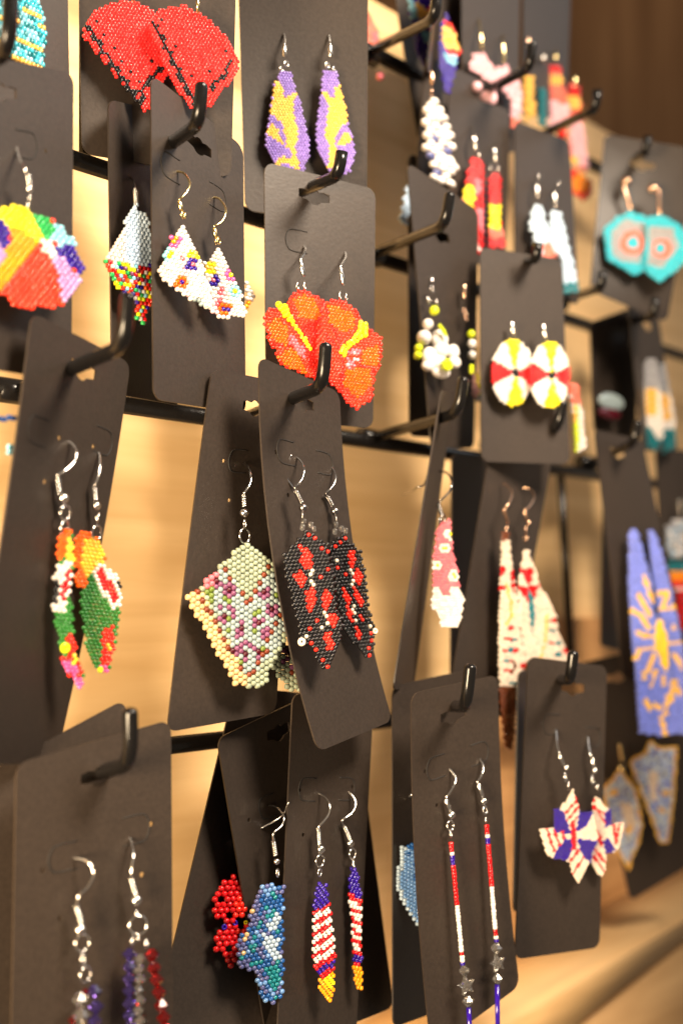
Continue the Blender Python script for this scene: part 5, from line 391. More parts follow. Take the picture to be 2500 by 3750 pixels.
 ('left cream fringe earring with a brown beaded tail', 'cream fringe pair', [(0.4076, -0.0739, -0.015), (0.9966, 0.0016, -0.0828), (0.0828, -0.0369, 0.9959), (-0.0015, -0.9993, -0.0369)], (-11.43, 40.11, 1.83, 0.919, 0, 0, -1.05), [[40, 3], [40, 2], [40, 3], [40, 1, 10, 2], [10, 3], [10, 3], [10, 4], [10, 3], [-1, 1, 10, 3], [10, 4], [-1, 1, 10, 3], [10, 4], [-1, 1, 10, 4], [10, 4], [-1, 1, 32, 1, 10, 3], [32, 2, 10, 2, 32, 1], [-1, 1, 32, 1, 10, 2, 32, 1], [32, 1, 10, 3, 32, 1], [-1, 1, 10, 3, 32, 2], [10, 4, 32, 1, 10, 1], [-1, 1, 10, 4, 32, 1], [10, 2, 36, 1, 10, 1, 32, 2], [-1, 1, 32, 2, 36, 1, 10, 1, 32, 1, 10, 1], [32, 2, 10, 1, 36, 1, 10, 1, 32, 1], [-1, 1, 10, 2, 36, 1, 10, 3], [-1, 1, 10, 2, 36, 1, 10, 3], [-1, 1, 10, 3, 36, 1, 10, 3], [-1, 1, 10, 3, 36, 1, 10, 2], [-1, 1, 10, 4, 36, 1, 10, 2], [-1, 1, 10, 3, 36, 1, 10, 3], [-1, 1, 10, 4, 36, 1, 10, 3], [-1, 1, 10, 3, 36, 1, 10, 3], [-1, 1, 10, 4, 36, 1, 10, 3], [-1, 1, 10, 4, 36, 1, 10, 2], [-1, 1, 10, 4, 36, 1, 10, 3], [-1, 1, 10, 3, 36, 1, 10, 4], [-1, 1, 10, 3, 36, 1, 10, 4], [-1, 1, 10, 2, 36, 1, 10, 5], [-1, 2, 10, 3, 32, 2, 10, 2], [-1, 1, 10, 3, 32, 2, 10, 3], [-1, 2, 10, 8], [-1, 1, 10, 8], [-1, 2, 10, 8], [-1, 1, 10, 2, 32, 3, 29, 2, 10, 2], [-1, 2, 10, 4, 29, 1, 10, 3], [-1, 1, 10, 9], [-1, 2, 10, 9], [-1, 2, 10, 3, 29, 2, 32, 2, 10, 2], [-1, 2, 10, 1, 32, 2, 29, 2, 32, 2, 10, 2], [-1, 2, 10, 9], [-1, 2, 10, 10], [-1, 2, 10, 10], [-1, 2, 10, 2, 29, 2, 32, 1, 40, 1, 10, 4], [-1, 2, 10, 5, 40, 1, 10, 2, 32, 2], [-1, 2, 10, 6, 40, 1, 10, 1, 32, 2], [-1, 2, 10, 5, 40, 1, 10, 3], [-1, 3, 10, 1, 32, 3, 40, 1, 10, 3], [-1, 2, 10, 4, 40, 1, 10, 3], [-1, 3, 10, 8], [-1, 2, 10, 8], [-1, 3, 10, 7], [-1, 3, 10, 3, 29, 3], [-1, 3, 10, 7], [-1, 3, 40, 6], [-1, 3, 40, 7], [-1, 3, 40, 6], [-1, 4, 40, 6], [-1, 3, 40, 6], [-1, 4, 40, 6], [-1, 3, 40, 6], [-1, 4, 40, 6], [-1, 4, 40, 5], [-1, 4, 40, 6], [-1, 4, 40, 5], [-1, 5, 40, 5], [-1, 4, 40, 5], [-1, 5, 40, 5], [-1, 4, 40, 5], [-1, 5, 40, 5], [-1, 5, 40, 4], [-1, 5, 40, 5], [-1, 5, 40, 5], [-1, 6, 40, 4], [-1, 5, 40, 4], [-1, 6, 40, 4], [-1, 6, 40, 3], [-1, 6, 40, 3], [-1, 6, 40, 3], [-1, 8, 40, 1]], 'v', 0, 'glass', [([(-4.99, 60.38, -6.0), (-5.12, 58.64, -3.0), (-7.06, 55.71, -0.0), (-11.41, 50.88, 1.5)], [], [(-11.84, 49.46, 0.0), (-8.28, 43.93, 0.0)], (), [((-9.28, 41.95, 0.0), 1.29, 0.7)], 1)], [], 'copper'),
 ('right cream fringe earring with red triangles and teal stripe', 'cream fringe pair', [(0.4296, -0.0744, -0.0037), (0.9965, -0.0127, -0.0825), (0.082, -0.0389, 0.9959), (-0.0158, -0.9992, -0.0377)], (-18.5, 23.03, 1.915, 0.952, 0, 0, 1.23), [[], [-1, 1, 10, 2], [-1, 1, 10, 2], [-1, 1, 10, 2], [-1, 1, 10, 3], [-1, 1, 10, 3], [-1, 1, 10, 4], [10, 5], [-1, 1, 10, 2, 32, 2, 10, 1], [32, 5, 10, 1], [-1, 1, 32, 4, 10, 2], [10, 1, 32, 3, 10, 2], [10, 2, 32, 3, 10, 2], [10, 2, 32, 2, 10, 3], [10, 3, 32, 1, 10, 3, 32, 1], [10, 3, 32, 4, 10, 1], [32, 7, 10, 2], [32, 3, 29, 1, 32, 2, 10, 4], [10, 1, 32, 3, 29, 1, 32, 2, 10, 4], [10, 1, 32, 2, 29, 2, 32, 1, 10, 5], [10, 3, 32, 1, 29, 2, 10, 6], [10, 3, 32, 1, 29, 1, 10, 7], [-1, 1, 10, 3, 29, 2, 10, 7], [10, 4, 29, 2, 10, 7], [-1, 1, 10, 3, 29, 2, 10, 8], [10, 4, 29, 2, 10, 8], [-1, 1, 10, 4, 29, 2, 10, 4, 36, 1, 10, 3], [-1, 1, 10, 3, 29, 2, 10, 4, 36, 1, 10, 2, 32, 1], [-1, 1, 10, 4, 29, 2, 10, 4, 36, 1, 32, 3], [-1, 1, 10, 4, 29, 1, 10, 4, 36, 1, 10, 4], [-1, 2, 10, 3, 29, 2, 10, 4, 36, 1, 10, 4], [-1, 1, 10, 4, 29, 1, 10, 4, 36, 1, 10, 4], [-1, 2, 10, 9, 36, 1, 29, 3, 10, 1], [-1, 2, 10, 3, 29, 1, 10, 4, 36, 1, 10, 5], [-1, 2, 10, 9, 36, 1, 10, 5], [-1, 2, 10, 8, 36, 1, 10, 6], [-1, 3, 10, 8, 36, 1, 10, 4, 29, 1, 10, 1], [-1, 2, 10, 8, 36, 1, 10, 1, 32, 2, 29, 3, 10, 1], [-1, 3, 10, 16], [-1, 3, 10, 7, 36, 1, 10, 7, 32, 1], [-1, 3, 10, 7, 36, 1, 10, 7, 32, 2], [-1, 3, 10, 12, 29, 2, 10, 2, 32, 1], [-1, 4, 10, 6, 36, 1, 10, 4, 29, 3, 10, 3], [-1, 4, 10, 5, 36, 1, 10, 11], [-1, 4, 10, 17], [-1, 4, 10, 17], [-1, 5, 10, 17], [-1, 5, 10, 16], [-1, 6, 10, 16], [-1, 5, 10, 16], [-1, 6, 10, 12]], 'v', 0, 'glass', [([(-11.99, 47.47, -6.0), (-10.91, 47.08, -3.0), (-12.49, 43.44, -0.0), (-17.74, 38.88, 1.3), (-20.51, 37.55, 1.3)], [], [(-18.28, 37.4, 0.0), (-16.12, 33.44, 0.0)], ((-15.08, 33.2, 0.0), 0.95), [((-16.8, 30.05, 0.0), 1.62, 0.8), ((-16.41, 26.81, 0.0), 1.24, 0.5)], 1)], [], 'copper'),
 ('left lavender fringe earring with a golden sunburst', 'lavender sunburst pair', [(0.505, -0.0831, -0.0135), (0.9542, -0.2934, 0.0583), (-0.0535, 0.0243, 0.9983), (-0.2943, -0.9557, 0.0074)], (-13.2, 44.84, 1.755, 1.254, 0, 0, -1.09), [[-1, 2, 41, 2], [-1, 1, 41, 3], [-1, 1, 41, 4], [-1, 1, 41, 3], [-1, 1, 41, 4], [-1, 1, 41, 4], [-1, 1, 41, 5], [-1, 1, 41, 4], [-1, 1, 41, 5], [41, 6], [-1, 1, 41, 5], [41, 6], [-1, 1, 41, 6], [41, 7], [-1, 1, 41, 6], [41, 7], [41, 5, 36, 1, 41, 2], [41, 5, 36, 1, 41, 1], [41, 5, 36, 2, 41, 1], [41, 5, 36, 2, 41, 1], [41, 6, 36, 1, 41, 1], [41, 6, 36, 1, 41, 1], [41, 3, 36, 1, 41, 2, 36, 2], [41, 2, 36, 2, 41, 2, 36, 2], [41, 3, 36, 2, 41, 2, 36, 1], [41, 3, 36, 2, 41, 2, 36, 1], [41, 4, 36, 2, 41, 2], [36, 1, 41, 3, 36, 2, 41, 2], [36, 3, 41, 2, 36, 2, 41, 1], [41, 1, 36, 3, 41, 1, 36, 2, 41, 1], [41, 3, 36, 2, 41, 1, 36, 1, 41, 2], [41, 3, 36, 2, 41, 3, -1, 1, 41, 1], [41, 4, 36, 2, 41, 3, 13, 2], [41, 4, 36, 2, 41, 2, 13, 3], [41, 5, 36, 2, 41, 1, 13, 3, 41, 1], [41, 1, 36, 2, 41, 5, 13, 3, 41, 1], [41, 2, 36, 4, 41, 2, 13, 4], [41, 3, 36, 4, 13, 5], [41, 8, 13, 4], [41, 7, 13, 5], [41, 8, 13, 4], [41, 1, 36, 6, 13, 5], [41, 1, 36, 2, 41, 5, 13, 4], [36, 2, 41, 4, 36, 1, 41, 1, 13, 4], [36, 2, 41, 4, 36, 2, 41, 1, 13, 3], [41, 5, 36, 2, 41, 2, 13, 3], [-1, 1, 41, 4, 36, 2, 41, 2, 13, 3, 41, 1], [41, 4, 36, 2, 41, 3, 13, 3], [-1, 1, 41, 3, 36, 2, 41, 4, 13, 2, 41, 1], [41, 2, 36, 3, 41, 1, 36, 2, 41, 2, 13, 1, 41, 1], [-1, 1, 41, 2, 36, 1, 41, 2, 36, 2, 41, 5], [41, 2, 36, 2, 41, 2, 36, 1, 41, 2, 36, 1, 41, 3], [-1, 1, 41, 5, 36, 1, 41, 2, 36, 2, 41, 2], [41, 5, 36, 1, 41, 3, 36, 1, 41, 2, 36, 1], [-1, 1, 41, 4, 36, 1, 41, 3, 36, 2, 41, 1, 36, 1], [41, 12, 36, 1], [-1, 1, 41, 11, 36, 2], [41, 11, 36, 2], [-1, 1, 41, 2, 36, 1, 41, 6, 36, 3, 41, 1], [41, 2, 36, 2, 41, 6, 36, 3, 41, 1], [-1, 1, 41, 2, 36, 2, 41, 1, 36, 1, 41, 3, 36, 3, 41, 1], [41, 3, 36, 5, 41, 1, 36, 2, 41, 3], [-1, 1, 41, 3, 36, 1, 41, 2, 36, 2, 41, 1, 36, 1, 41, 3], [41, 9, 36, 1, 41, 4], [-1, 1, 41, 8, 36, 2, 41, 3], [41, 7, 36, 2, 41, 5], [-1, 1, 41, 7, 36, 1, 41, 6], [41, 7, 36, 2, 41, 5], [-1, 1, 41, 7, 36, 2, 41, 5], [41, 8, 36, 1, 41, 5], [-1, 3, 41, 5, 36, 2, 41, 5], [-1, 6, 41, 2, 36, 2, 41, 4]], 'v', 0, 'glass', [], [], 'silver'),
 ('right lavender fringe earring with a golden sunburst', 'lavender sunburst pair', [(0.5158, -0.0843, -0.0134), (0.9557, -0.2886, 0.0588), (-0.0462, 0.0502, 0.9977), (-0.2909, -0.9561, 0.0347)], (-6.71, 44.52, 1.799, 1.272, 0, 0, 0.92), [[41, 2], [41, 2], [41, 3], [41, 3], [41, 3], [41, 3], [41, 4], [41, 4], [41, 4], [41, 4], [41, 5], [41, 4], [41, 5], [41, 5], [41, 5], [41, 5], [41, 6], [41, 5], [41, 6], [41, 6], [-1, 1, 41, 5], [41, 1, 36, 4, 41, 1], [-1, 1, 36, 5, 41, 1], [41, 3, 36, 2, 41, 1], [-1, 1, 41, 2, 36, 2, 41, 2], [41, 2, 36, 2, 41, 2], [-1, 1, 41, 1, 36, 2, 41, 2, 36, 1], [-1, 1, 36, 6], [-1, 1, 41, 6], [-1, 1, 41, 6], [-1, 1, 41, 7], [-1, 1, 41, 6], [-1, 2, 41, 6], [-1, 1, 41, 4, 36, 1, 41, 1], [-1, 2, 41, 3, 36, 2, 41, 1], [-1, 2, 41, 6], [-1, 2, 41, 6], [-1, 2, 41, 6], [-1, 3, 41, 5], [-1, 2, 41, 1, 36, 5], [-1, 3, 41, 6], [-1, 3, 41, 5], [-1, 3, 41, 6], [-1, 3, 41, 1, 36, 2, 41, 2], [-1, 4, 41, 1, 36, 2, 41, 2], [-1, 3, 41, 2, 36, 2, 41, 2], [-1, 4, 41, 2, 36, 2, 41, 1], [-1, 4, 41, 2, 36, 1, 41, 2], [-1, 4, 41, 3, 36, 1, 41, 1], [-1, 4, 41, 5], [-1, 4, 41, 5], [-1, 4, 41, 5], [-1, 4, 36, 2, 41, 3], [-1, 4, 36, 1, 41, 4], [-1, 4, 41, 1, 36, 1, 41, 3], [-1, 4, 36, 2, 41, 3], [-1, 5, 36, 2, 41, 2], [-1, 4, 41, 1, 36, 1, 41, 3], [-1, 5, 41, 4], [-1, 4, 41, 5], [-1, 5, 41, 4], [-1, 4, 41, 5], [-1, 5, 41, 4], [-1, 4, 41, 5], [-1, 5, 41, 4], [-1, 5, 41, 3], [-1, 5, 41, 4], [-1, 5, 41, 3], [-1, 5, 41, 4], [-1, 5, 41, 3], [-1, 5, 41, 4]], 'v', 0, 'glass', [], [], 'silver'),
 ('white rosette earring with teal, yellow and red fringe at the right edge', 'beaded rosette earring', [(0.5831, -0.058, 0.0137), (0.9477, -0.3186, 0.0174), (-0.026, -0.0228, 0.9994), (-0.318, -0.9476, -0.0299)], (-9.24, 26.29, 2.358, 1.612, 0, 0, 0.28), [[-1, 2, 28, 1, 20, 2, 35, 1], [-1, 1, 28, 3, 35, 1, 28, 1], [28, 3, 35, 4], [35, 3, 28, 1, 35, 3], [28, 1, 20, 1, 35, 2, 28, 4], [35, 1, 20, 1, 35, 1, 20, 2, 28, 2, 35, 1], [28, 1, 35, 1, 28, 1, 35, 1, 28, 1, 20, 1, 35, 1, 28, 1], [35, 1, 20, 1, 28, 1, 20, 1, 35, 1, 28, 2], [35, 1, 28, 2, 20, 1, 28, 3, 20, 1], [28, 1, 35, 1, 28, 1, 20, 2, 35, 2], [-1, 1, 35, 2, 20, 1, 35, 3], [-1, 1, 35, 1, 28, 1, 20, 1], [], [29, 9], [-1, 1, 29, 8], [29, 9], [-1, 1, 22, 8], [22, 9], [-1, 1, 22, 8], [9, 9], [-1, 2, 9, 7], [-1, 2, 20, 6], [-1, 3, 32, 6], [-1, 3, 32, 5], [-1, 3, 32, 6], [-1, 3, 32, 5], [-1, 3, 32, 6], [-1, 3, 32, 5], [-1, 3, 32, 6], [-1, 3, 32, 5], [-1, 4, 32, 5], [-1, 3, 32, 5], [-1, 4, 32, 5], [-1, 3, 32, 5]], 'round', 0, 'glass', [([], [], [(-1.15, 36.56, 0.0), (-0.34, 28.97, 0.0)], (), [], 1)], [], 'silver'),
 ('left star earring in stripes and navy', 'stars and stripes star pair', [(0.3979, -0.1033, -0.0836), (0.9598, -0.2793, -0.0295), (0.0385, 0.0269, 0.9989), (-0.2782, -0.9598, 0.0366)], (-13.34, 16.1, 0.983, 0.644, 0, 0, 0.25), [[-1, 16, 10, 1], [-1, 15, 10, 1], [-1, 15, 10, 2], [-1, 14, 10, 3], [-1, 14, 10, 3, 32, 1], [-1, 13, 10, 4, 32, 1], [-1, 13, 10, 4, 32, 1], [-1, 11, 10, 5, 32, 2], [-1, 11, 10, 4, 32, 2, 10, 2], [-1, 10, 10, 4, 32, 2, 10, 2, 32, 1], [-1, 7, 19, 3, 10, 4, 32, 1, 10, 2, 32, 2], [-1, 7, 19, 4, 10, 1, 32, 2, 10, 2, 32, 2, 10, 1], [-1, 7, 19, 5, 32, 2, 10, 2, 32, 2, 10, 1, 19, 1], [-1, 7, 19, 5, 10, 3, 32, 1, 10, 3, 19, 7], [-1, 7, 19, 6, 10, 1, 32, 2, 10, 3, 19, 7], [-1, 7, 19, 5, 10, 1, 32, 2, 10, 2, 32, 1, 19, 7, 10, 1], [-1, 7, 19, 6, 32, 1, 10, 3, 32, 1, 10, 1, 19, 6, 10, 2], [-1, 7, 19, 6, 10, 2, 32, 2, 10, 1, 19, 6, 10, 2], [-1, 7, 19, 7, 10, 1, 32, 2, 10, 1, 19, 6, 10, 3], [-1, 7, 19, 7, 32, 3, 10, 1, 19, 5, 10, 4], [10, 3, 32, 1, 10, 3, 19, 7, 10, 1, 32, 2, 10, 1, 19, 5, 10, 4], [10, 3, 32, 1, 10, 2, 32, 1, 19, 7, 10, 1, 32, 2, 19, 4, 10, 6], [-1, 1, 10, 3, 32, 1, 10, 2, 32, 1, 19, 2, 32, 2, 19, 3, 32, 3, 19, 2, 10, 8], [10, 3, 32, 2, 10, 1, 32, 2, 10, 2, 32, 1, 19, 4, 32, 2, 10, 10], [-1, 1, 10, 3, 32, 1, 10, 2, 32, 2, 10, 2, 32, 1, 10, 3, 32, 3, 10, 10], [-1, 1, 10, 3, 32, 1, 10, 2, 32, 1, 10, 2, 32, 2, 10, 3, 32, 2, 10, 11], [-1, 2, 10, 3, 32, 1, 10, 2, 32, 1, 10, 2, 32, 1, 19, 1, 10, 2, 32, 3, 10, 10], [-1, 1, 10, 3, 32, 2, 10, 2, 32, 1, 10, 2, 19, 4, 32, 2, 10, 1, 19, 2, 10, 8], [-1, 2, 10, 3, 32, 1, 10, 3, 32, 1, 10, 1, 19, 4, 32, 3, 19, 7, 10, 3], [-1, 2, 10, 3, 32, 1, 10, 2, 32, 2, 19, 5, 32, 2, 10, 1, 19, 10], [-1, 3, 10, 3, 32, 1, 10, 2, 19, 7, 32, 2, 10, 1, 19, 9], [-1, 2, 10, 4, 32, 1, 10, 1, 19, 7, 32, 2, 10, 2, 19, 8], [-1, 3, 10, 3, 32, 2, 19, 7, 32, 3, 10, 1, 19, 8], [-1, 3, 10, 4, 19, 8, 10, 2, 32, 2, 19, 7], [-1, 4, 10, 3, 19, 8, 10, 2, 32, 2, 10, 1, 19, 6], [-1, 5, 10, 1, 19, 8, 10, 2, 32, 2, 10, 2, 19, 5], [-1, 7, 19, 7, 10, 2, 32, 1, 10, 4, 19, 4], [-1, 10, 19, 3, 10, 1, 32, 2, 10, 4, 32, 1, 19, 4], [-1, 13, 10, 1, 32, 2, 10, 4, 32, 1, 10, 1, 19, 3], [-1, 14, 10, 5, 32, 1, 10, 3, 19, 1], [-1, 15, 10, 3, 32, 2, 10, 4, 19, 1], [-1, 14, 10, 3, 32, 2, 10, 4], [-1, 15, 10, 2, 32, 2, 10, 4], [-1, 15, 10, 1, 32, 1, 10, 5], [-1, 15, 10, 1, 32, 1, 10, 5], [-1, 15, 32, 1, 10, 5], [-1, 16, 10, 5], [-1, 16, 10, 4], [-1, 17, 10, 3], [-1, 17, 10, 2], [-1, 18, 10, 1]], 'v', 0, 'glass', [([(1.02, 37.48, -7.0), (-1.8, 32.94, -3.5), (-4.16, 29.5, -0.0)], [], [(-3.71, 28.81, 0.0), (-1.96, 25.04, 0.0)], ((-0.6, 24.17, 0.0), 0.96), [((-1.12, 20.96, 0.0), 1.5, 0.8), ((0.19, 17.87, 0.0), 1.36, 0.6)], 1)], [], 'silver'),
 ('right star earring in stripes and navy', 'stars and stripes star pair', [(0.4176, -0.106, -0.0859), (0.9598, -0.2792, -0.0296), (0.0403, 0.0327, 0.9987), (-0.2778, -0.9597, 0.0426)], (-9.85, 14.65, 1.031, 0.662, 0, 0, 0.2), [[], [-1, 6, 10, 1], [-1, 6, 32, 1, 10, 2], [-1, 5, 32, 1, 10, 3], [-1, 5, 10, 5], [-1, 5, 32, 1, 10, 4], [-1, 5, 32, 2, 10, 4], [-1, 5, 32, 2, 10, 5], [-1, 5, 10, 2, 32, 2, 10, 4, 19, 1], [-1, 5, 10, 2, 32, 3, 10, 1, 19, 3], [-1, 5, 10, 3, 32, 1, 10, 1, 32, 1, 19, 3], [-1, 5, 10, 3, 32, 1, 10, 1, 19, 4], [-1, 5, 10, 4, 32, 1, 10, 1, 19, 3], [-1, 4, 10, 5, 32, 1, 19, 4], [-1, 4, 32, 1, 10, 5, 32, 1, 19, 3], [-1, 3, 10, 1, 32, 1, 10, 5, 32, 1, 19, 3], [-1, 3, 10, 2, 32, 1, 10, 5, 19, 3, -1, 2, 10, 2, 32, 1, 10, 1], [-1, 1, 10, 1, 32, 1, 10, 2, 32, 1, 10, 4, 19, 2, 10, 2, 32, 2, 10, 1, 32, 1, 10, 2], [-1, 1, 10, 2, 32, 1, 10, 2, 32, 1, 10, 8, 32, 1, 10, 1, 32, 1, 10, 2], [10, 2, 32, 2, 10, 2, 32, 1, 10, 7, 32, 4, 10, 2], [10, 3, 32, 2, 10, 2, 32, 1, 10, 7, 32, 1, 10, 1, 32, 1, 10, 2], [-1, 2, 10, 1, 32, 1, 10, 3, 32, 1, 10, 6, 32, 3, 10, 2], [-1, 5, 10, 3, 32, 1, 10, 6, 32, 3, 10, 1], [-1, 5, 10, 1, 32, 3, 10, 6, 32, 2, 10, 2], [-1, 5, 10, 2, 32, 2, 10, 2, 19, 2, 10, 2, 32, 2, 10, 2], [-1, 5, 10, 2, 32, 2, 19, 4, 10, 2, 32, 2, 10, 1], [-1, 6, 10, 2, 32, 2, 19, 4, 10, 1, 32, 2, 10, 1], [-1, 5, 10, 3, 32, 1, 10, 1, 19, 4, 10, 1, 32, 1, 10, 2], [-1, 5, 32, 1, 10, 4, 19, 5, 10, 3], [-1, 4, 10, 1, 32, 1, 10, 4, 19, 5, 10, 2], [-1, 5, 10, 1, 32, 1, 10, 4, 19, 5, 10, 1], [-1, 4, 10, 2, 32, 2, 10, 2, 19, 4, 10, 1], [-1, 4, 10, 1, 32, 1, 10, 1, 32, 2, 10, 2], [-1, 4, 32, 2, 10, 1, 32, 2, 10, 2], [-1, 4, 10, 1, 32, 2, 10, 1, 32, 2, 10, 1], [-1, 3, 10, 2, 32, 2, 10, 1, 32, 2, 10, 1], [-1, 4, 10, 3, 32, 1, 10, 2, 32, 1], [-1, 4, 10, 3, 32, 1, 10, 2], [-1, 5, 10, 3, 32, 1, 10, 2], [-1, 5, 10, 3, 32, 1, 10, 1], [-1, 6, 10, 3, 32, 1, 10, 1], [-1, 6, 10, 3, 32, 1], [-1, 7, 10, 3], [-1, 8, 10, 1]], 'v', 0, 'glass', [([(-2.88, 35.92, -4.0), (-4.41, 32.57, -2.0), (-5.47, 29.59, -0.0)], [], [(-4.54, 28.52, 0.0), (-3.71, 24.34, 0.0)], ((-3.44, 23.78, 0.0), 0.98), [((-4.78, 20.59, 0.0), 1.68, 0.8), ((-2.48, 17.72, 0.0), 1.26, 0.6)], 1)], [], 'silver'),
 ('left blue arrowhead earring edged in gold', 'blue and gold arrowhead pair', [(0.5369, -0.0487, -0.101), (0.6082, -0.7909, 0.0676), (-0.2802, -0.1343, 0.9505), (-0.7427, -0.597, -0.3033)], (-8.4, 25.34, 1.064, 1.173, 0, 0, 0.2), [[-1, 8, 36, 1], [-1, 7, 36, 2], [-1, 6, 36, 2, 28, 1, 36, 1], [-1, 5, 36, 1, 24, 1, 41, 1, 28, 1, 36, 1], [-1, 5, 36, 1, 41, 1, 24, 1, 28, 1, 24, 1, 36, 1], [-1, 3, 36, 2, 28, 1, 41, 2, 24, 1, 28, 1, 36, 2], [-1, 3, 36, 1, 24, 1, 28, 1, 24, 1, 28, 1, 24, 1, 41, 1, 24, 1, 36, 2], [-1, 1, 36, 2, 28, 1, 24, 1, 41, 1, 24, 6, 36, 1], [-1, 1, 36, 1, 24, 4, 41, 1, 28, 1, 24, 1, 28, 3, 24, 1, 36, 1], [36, 1, 24, 2, 28, 1, 36, 2, 28, 1, 24, 1, 41, 2, 24, 1, 41, 1, 24, 1, 36, 1], [36, 1, 24, 2, 36, 4, 28, 1, 24, 1, 28, 2, 41, 1, 24, 2, 36, 1], [36, 1, 24, 1, 36, 4, 41, 1, 24, 1, 41, 1, 28, 1, 24, 2, 28, 1, 41, 1, 36, 1], [-1, 1, 36, 1, 24, 4, 28, 1, 41, 1, 24, 1, 41, 1, 24, 1, 28, 1, 24, 1, 41, 1, 36, 2], [36, 1, 24, 3, 41, 3, 28, 1, 24, 1, 41, 2, 24, 3, 36, 1], [-1, 1, 36, 1, 28, 1, 41, 1, 28, 1, 24, 3, 41, 1, 24, 3, 28, 1, 41, 1, 24, 1, 36, 1], [-1, 1, 36, 1, 28, 1, 41, 2, 24, 1, 28, 1, 10, 3, 41, 1, 28, 1, 24, 1, 41, 1, 36, 1], [-1, 1, 36, 1, 24, 5, 28, 1, 10, 5, 24, 2, 36, 1], [-1, 1, 36, 1, 24, 1, 41, 1, 24, 1, 41, 3, 10, 5, 24, 2, 36, 1], [-1, 2, 36, 1, 41, 1, 24, 1, 41, 2, 24, 1, 10, 5, 28, 2, 36, 1], [-1, 1, 36, 1, 28, 2, 24, 1, 41, 1, 24, 2, 10, 5, 28, 1, 41, 1, 36, 1], [-1, 2, 36, 1, 24, 2, 28, 1, 24, 1, 41, 1, 28, 1, 10, 5, 28, 1, 36, 2], [-1, 2, 36, 1, 41, 1, 24, 1, 28, 1, 41, 2, 10, 5, 24, 1, 41, 1, 36, 1], [-1, 2, 36, 2, 28, 1, 41, 1, 24, 3, 10, 5, 28, 1, 41, 1, 36, 1], [-1, 2, 36, 1, 28, 2, 41, 1, 24, 3, 10, 5, 24, 1, 36, 1], [-1, 3, 36, 1, 41, 2, 24, 3, 10, 6, 24, 1, 36, 1], [-1, 3, 36, 1, 24, 1, 41, 1, 24, 2, 41, 1, 10, 1, 36, 1, 10, 3, 24, 2, 36, 1], [-1, 3, 36, 1, 24, 2, 41, 1, 28, 1, 24, 1, 41, 1, 36, 3, 10, 1, 24, 1, 41, 1, 36, 1], [-1, 3, 36, 1, 24, 4, 36, 4, 10, 1, 41, 1, 24, 1, 36, 1], [-1, 4, 36, 1, 24, 1, 28, 1, 24, 1, 41, 1, 36, 2, 10, 2, 24, 1, 41, 1, 36, 1], [-1, 3, 36, 1, 41, 1, 24, 1, 41, 2, 24, 2, 10, 1, 24, 1, 28, 1, 41, 1, 28, 1, 36, 1], [-1, 4, 36, 1, 24, 3, 41, 1, 28, 1, 10, 1, 28, 1, 24, 2, 28, 1, 36, 1], [-1, 4, 36, 1, 28, 1, 24, 3, 28, 1, 24, 1, 28, 1, 24, 1, 41, 1, 36, 1], [-1, 4, 36, 1, 41, 1, 24, 5, 28, 1, 24, 1, 28, 1, 36, 2], [-1, 4, 36, 1, 41, 1, 24, 1, 28, 1, 24, 2, 28, 1, 41, 2, 24, 1, 36, 1], [-1, 5, 36, 1, 28, 1, 24, 2, 41, 1, 28, 1, 41, 1, 24, 2, 36, 1], [-1, 4, 36, 2, 24, 2, 41, 1, 24, 1, 28, 1, 24, 2, 36, 1], [-1, 5, 36, 2, 28, 1, 24, 4, 28, 1, 36, 1], [-1, 6, 36, 1, 41, 1, 24, 1, 28, 3, 36, 1], [-1, 7, 36, 1, 24, 2, 41, 1, 24, 1, 36, 1], [-1, 7, 36, 1, 24, 1, 28, 1, 41, 1, 36, 1], [-1, 8, 36, 1, 24, 1, 28, 1, 36, 1], [-1, 8, 36, 1, 24, 1, 36, 1], [-1, 9, 36, 3], [-1, 9, 36, 2], [-1, 10, 36, 1]], 'round', 0, 'glass', [([], [], [(-0.03, 37.36, 0.0), (0.93, 28.72, 0.0)], ((0.21, 25.42, 0.0), 1.52), [], 1)], [], 'gold'),
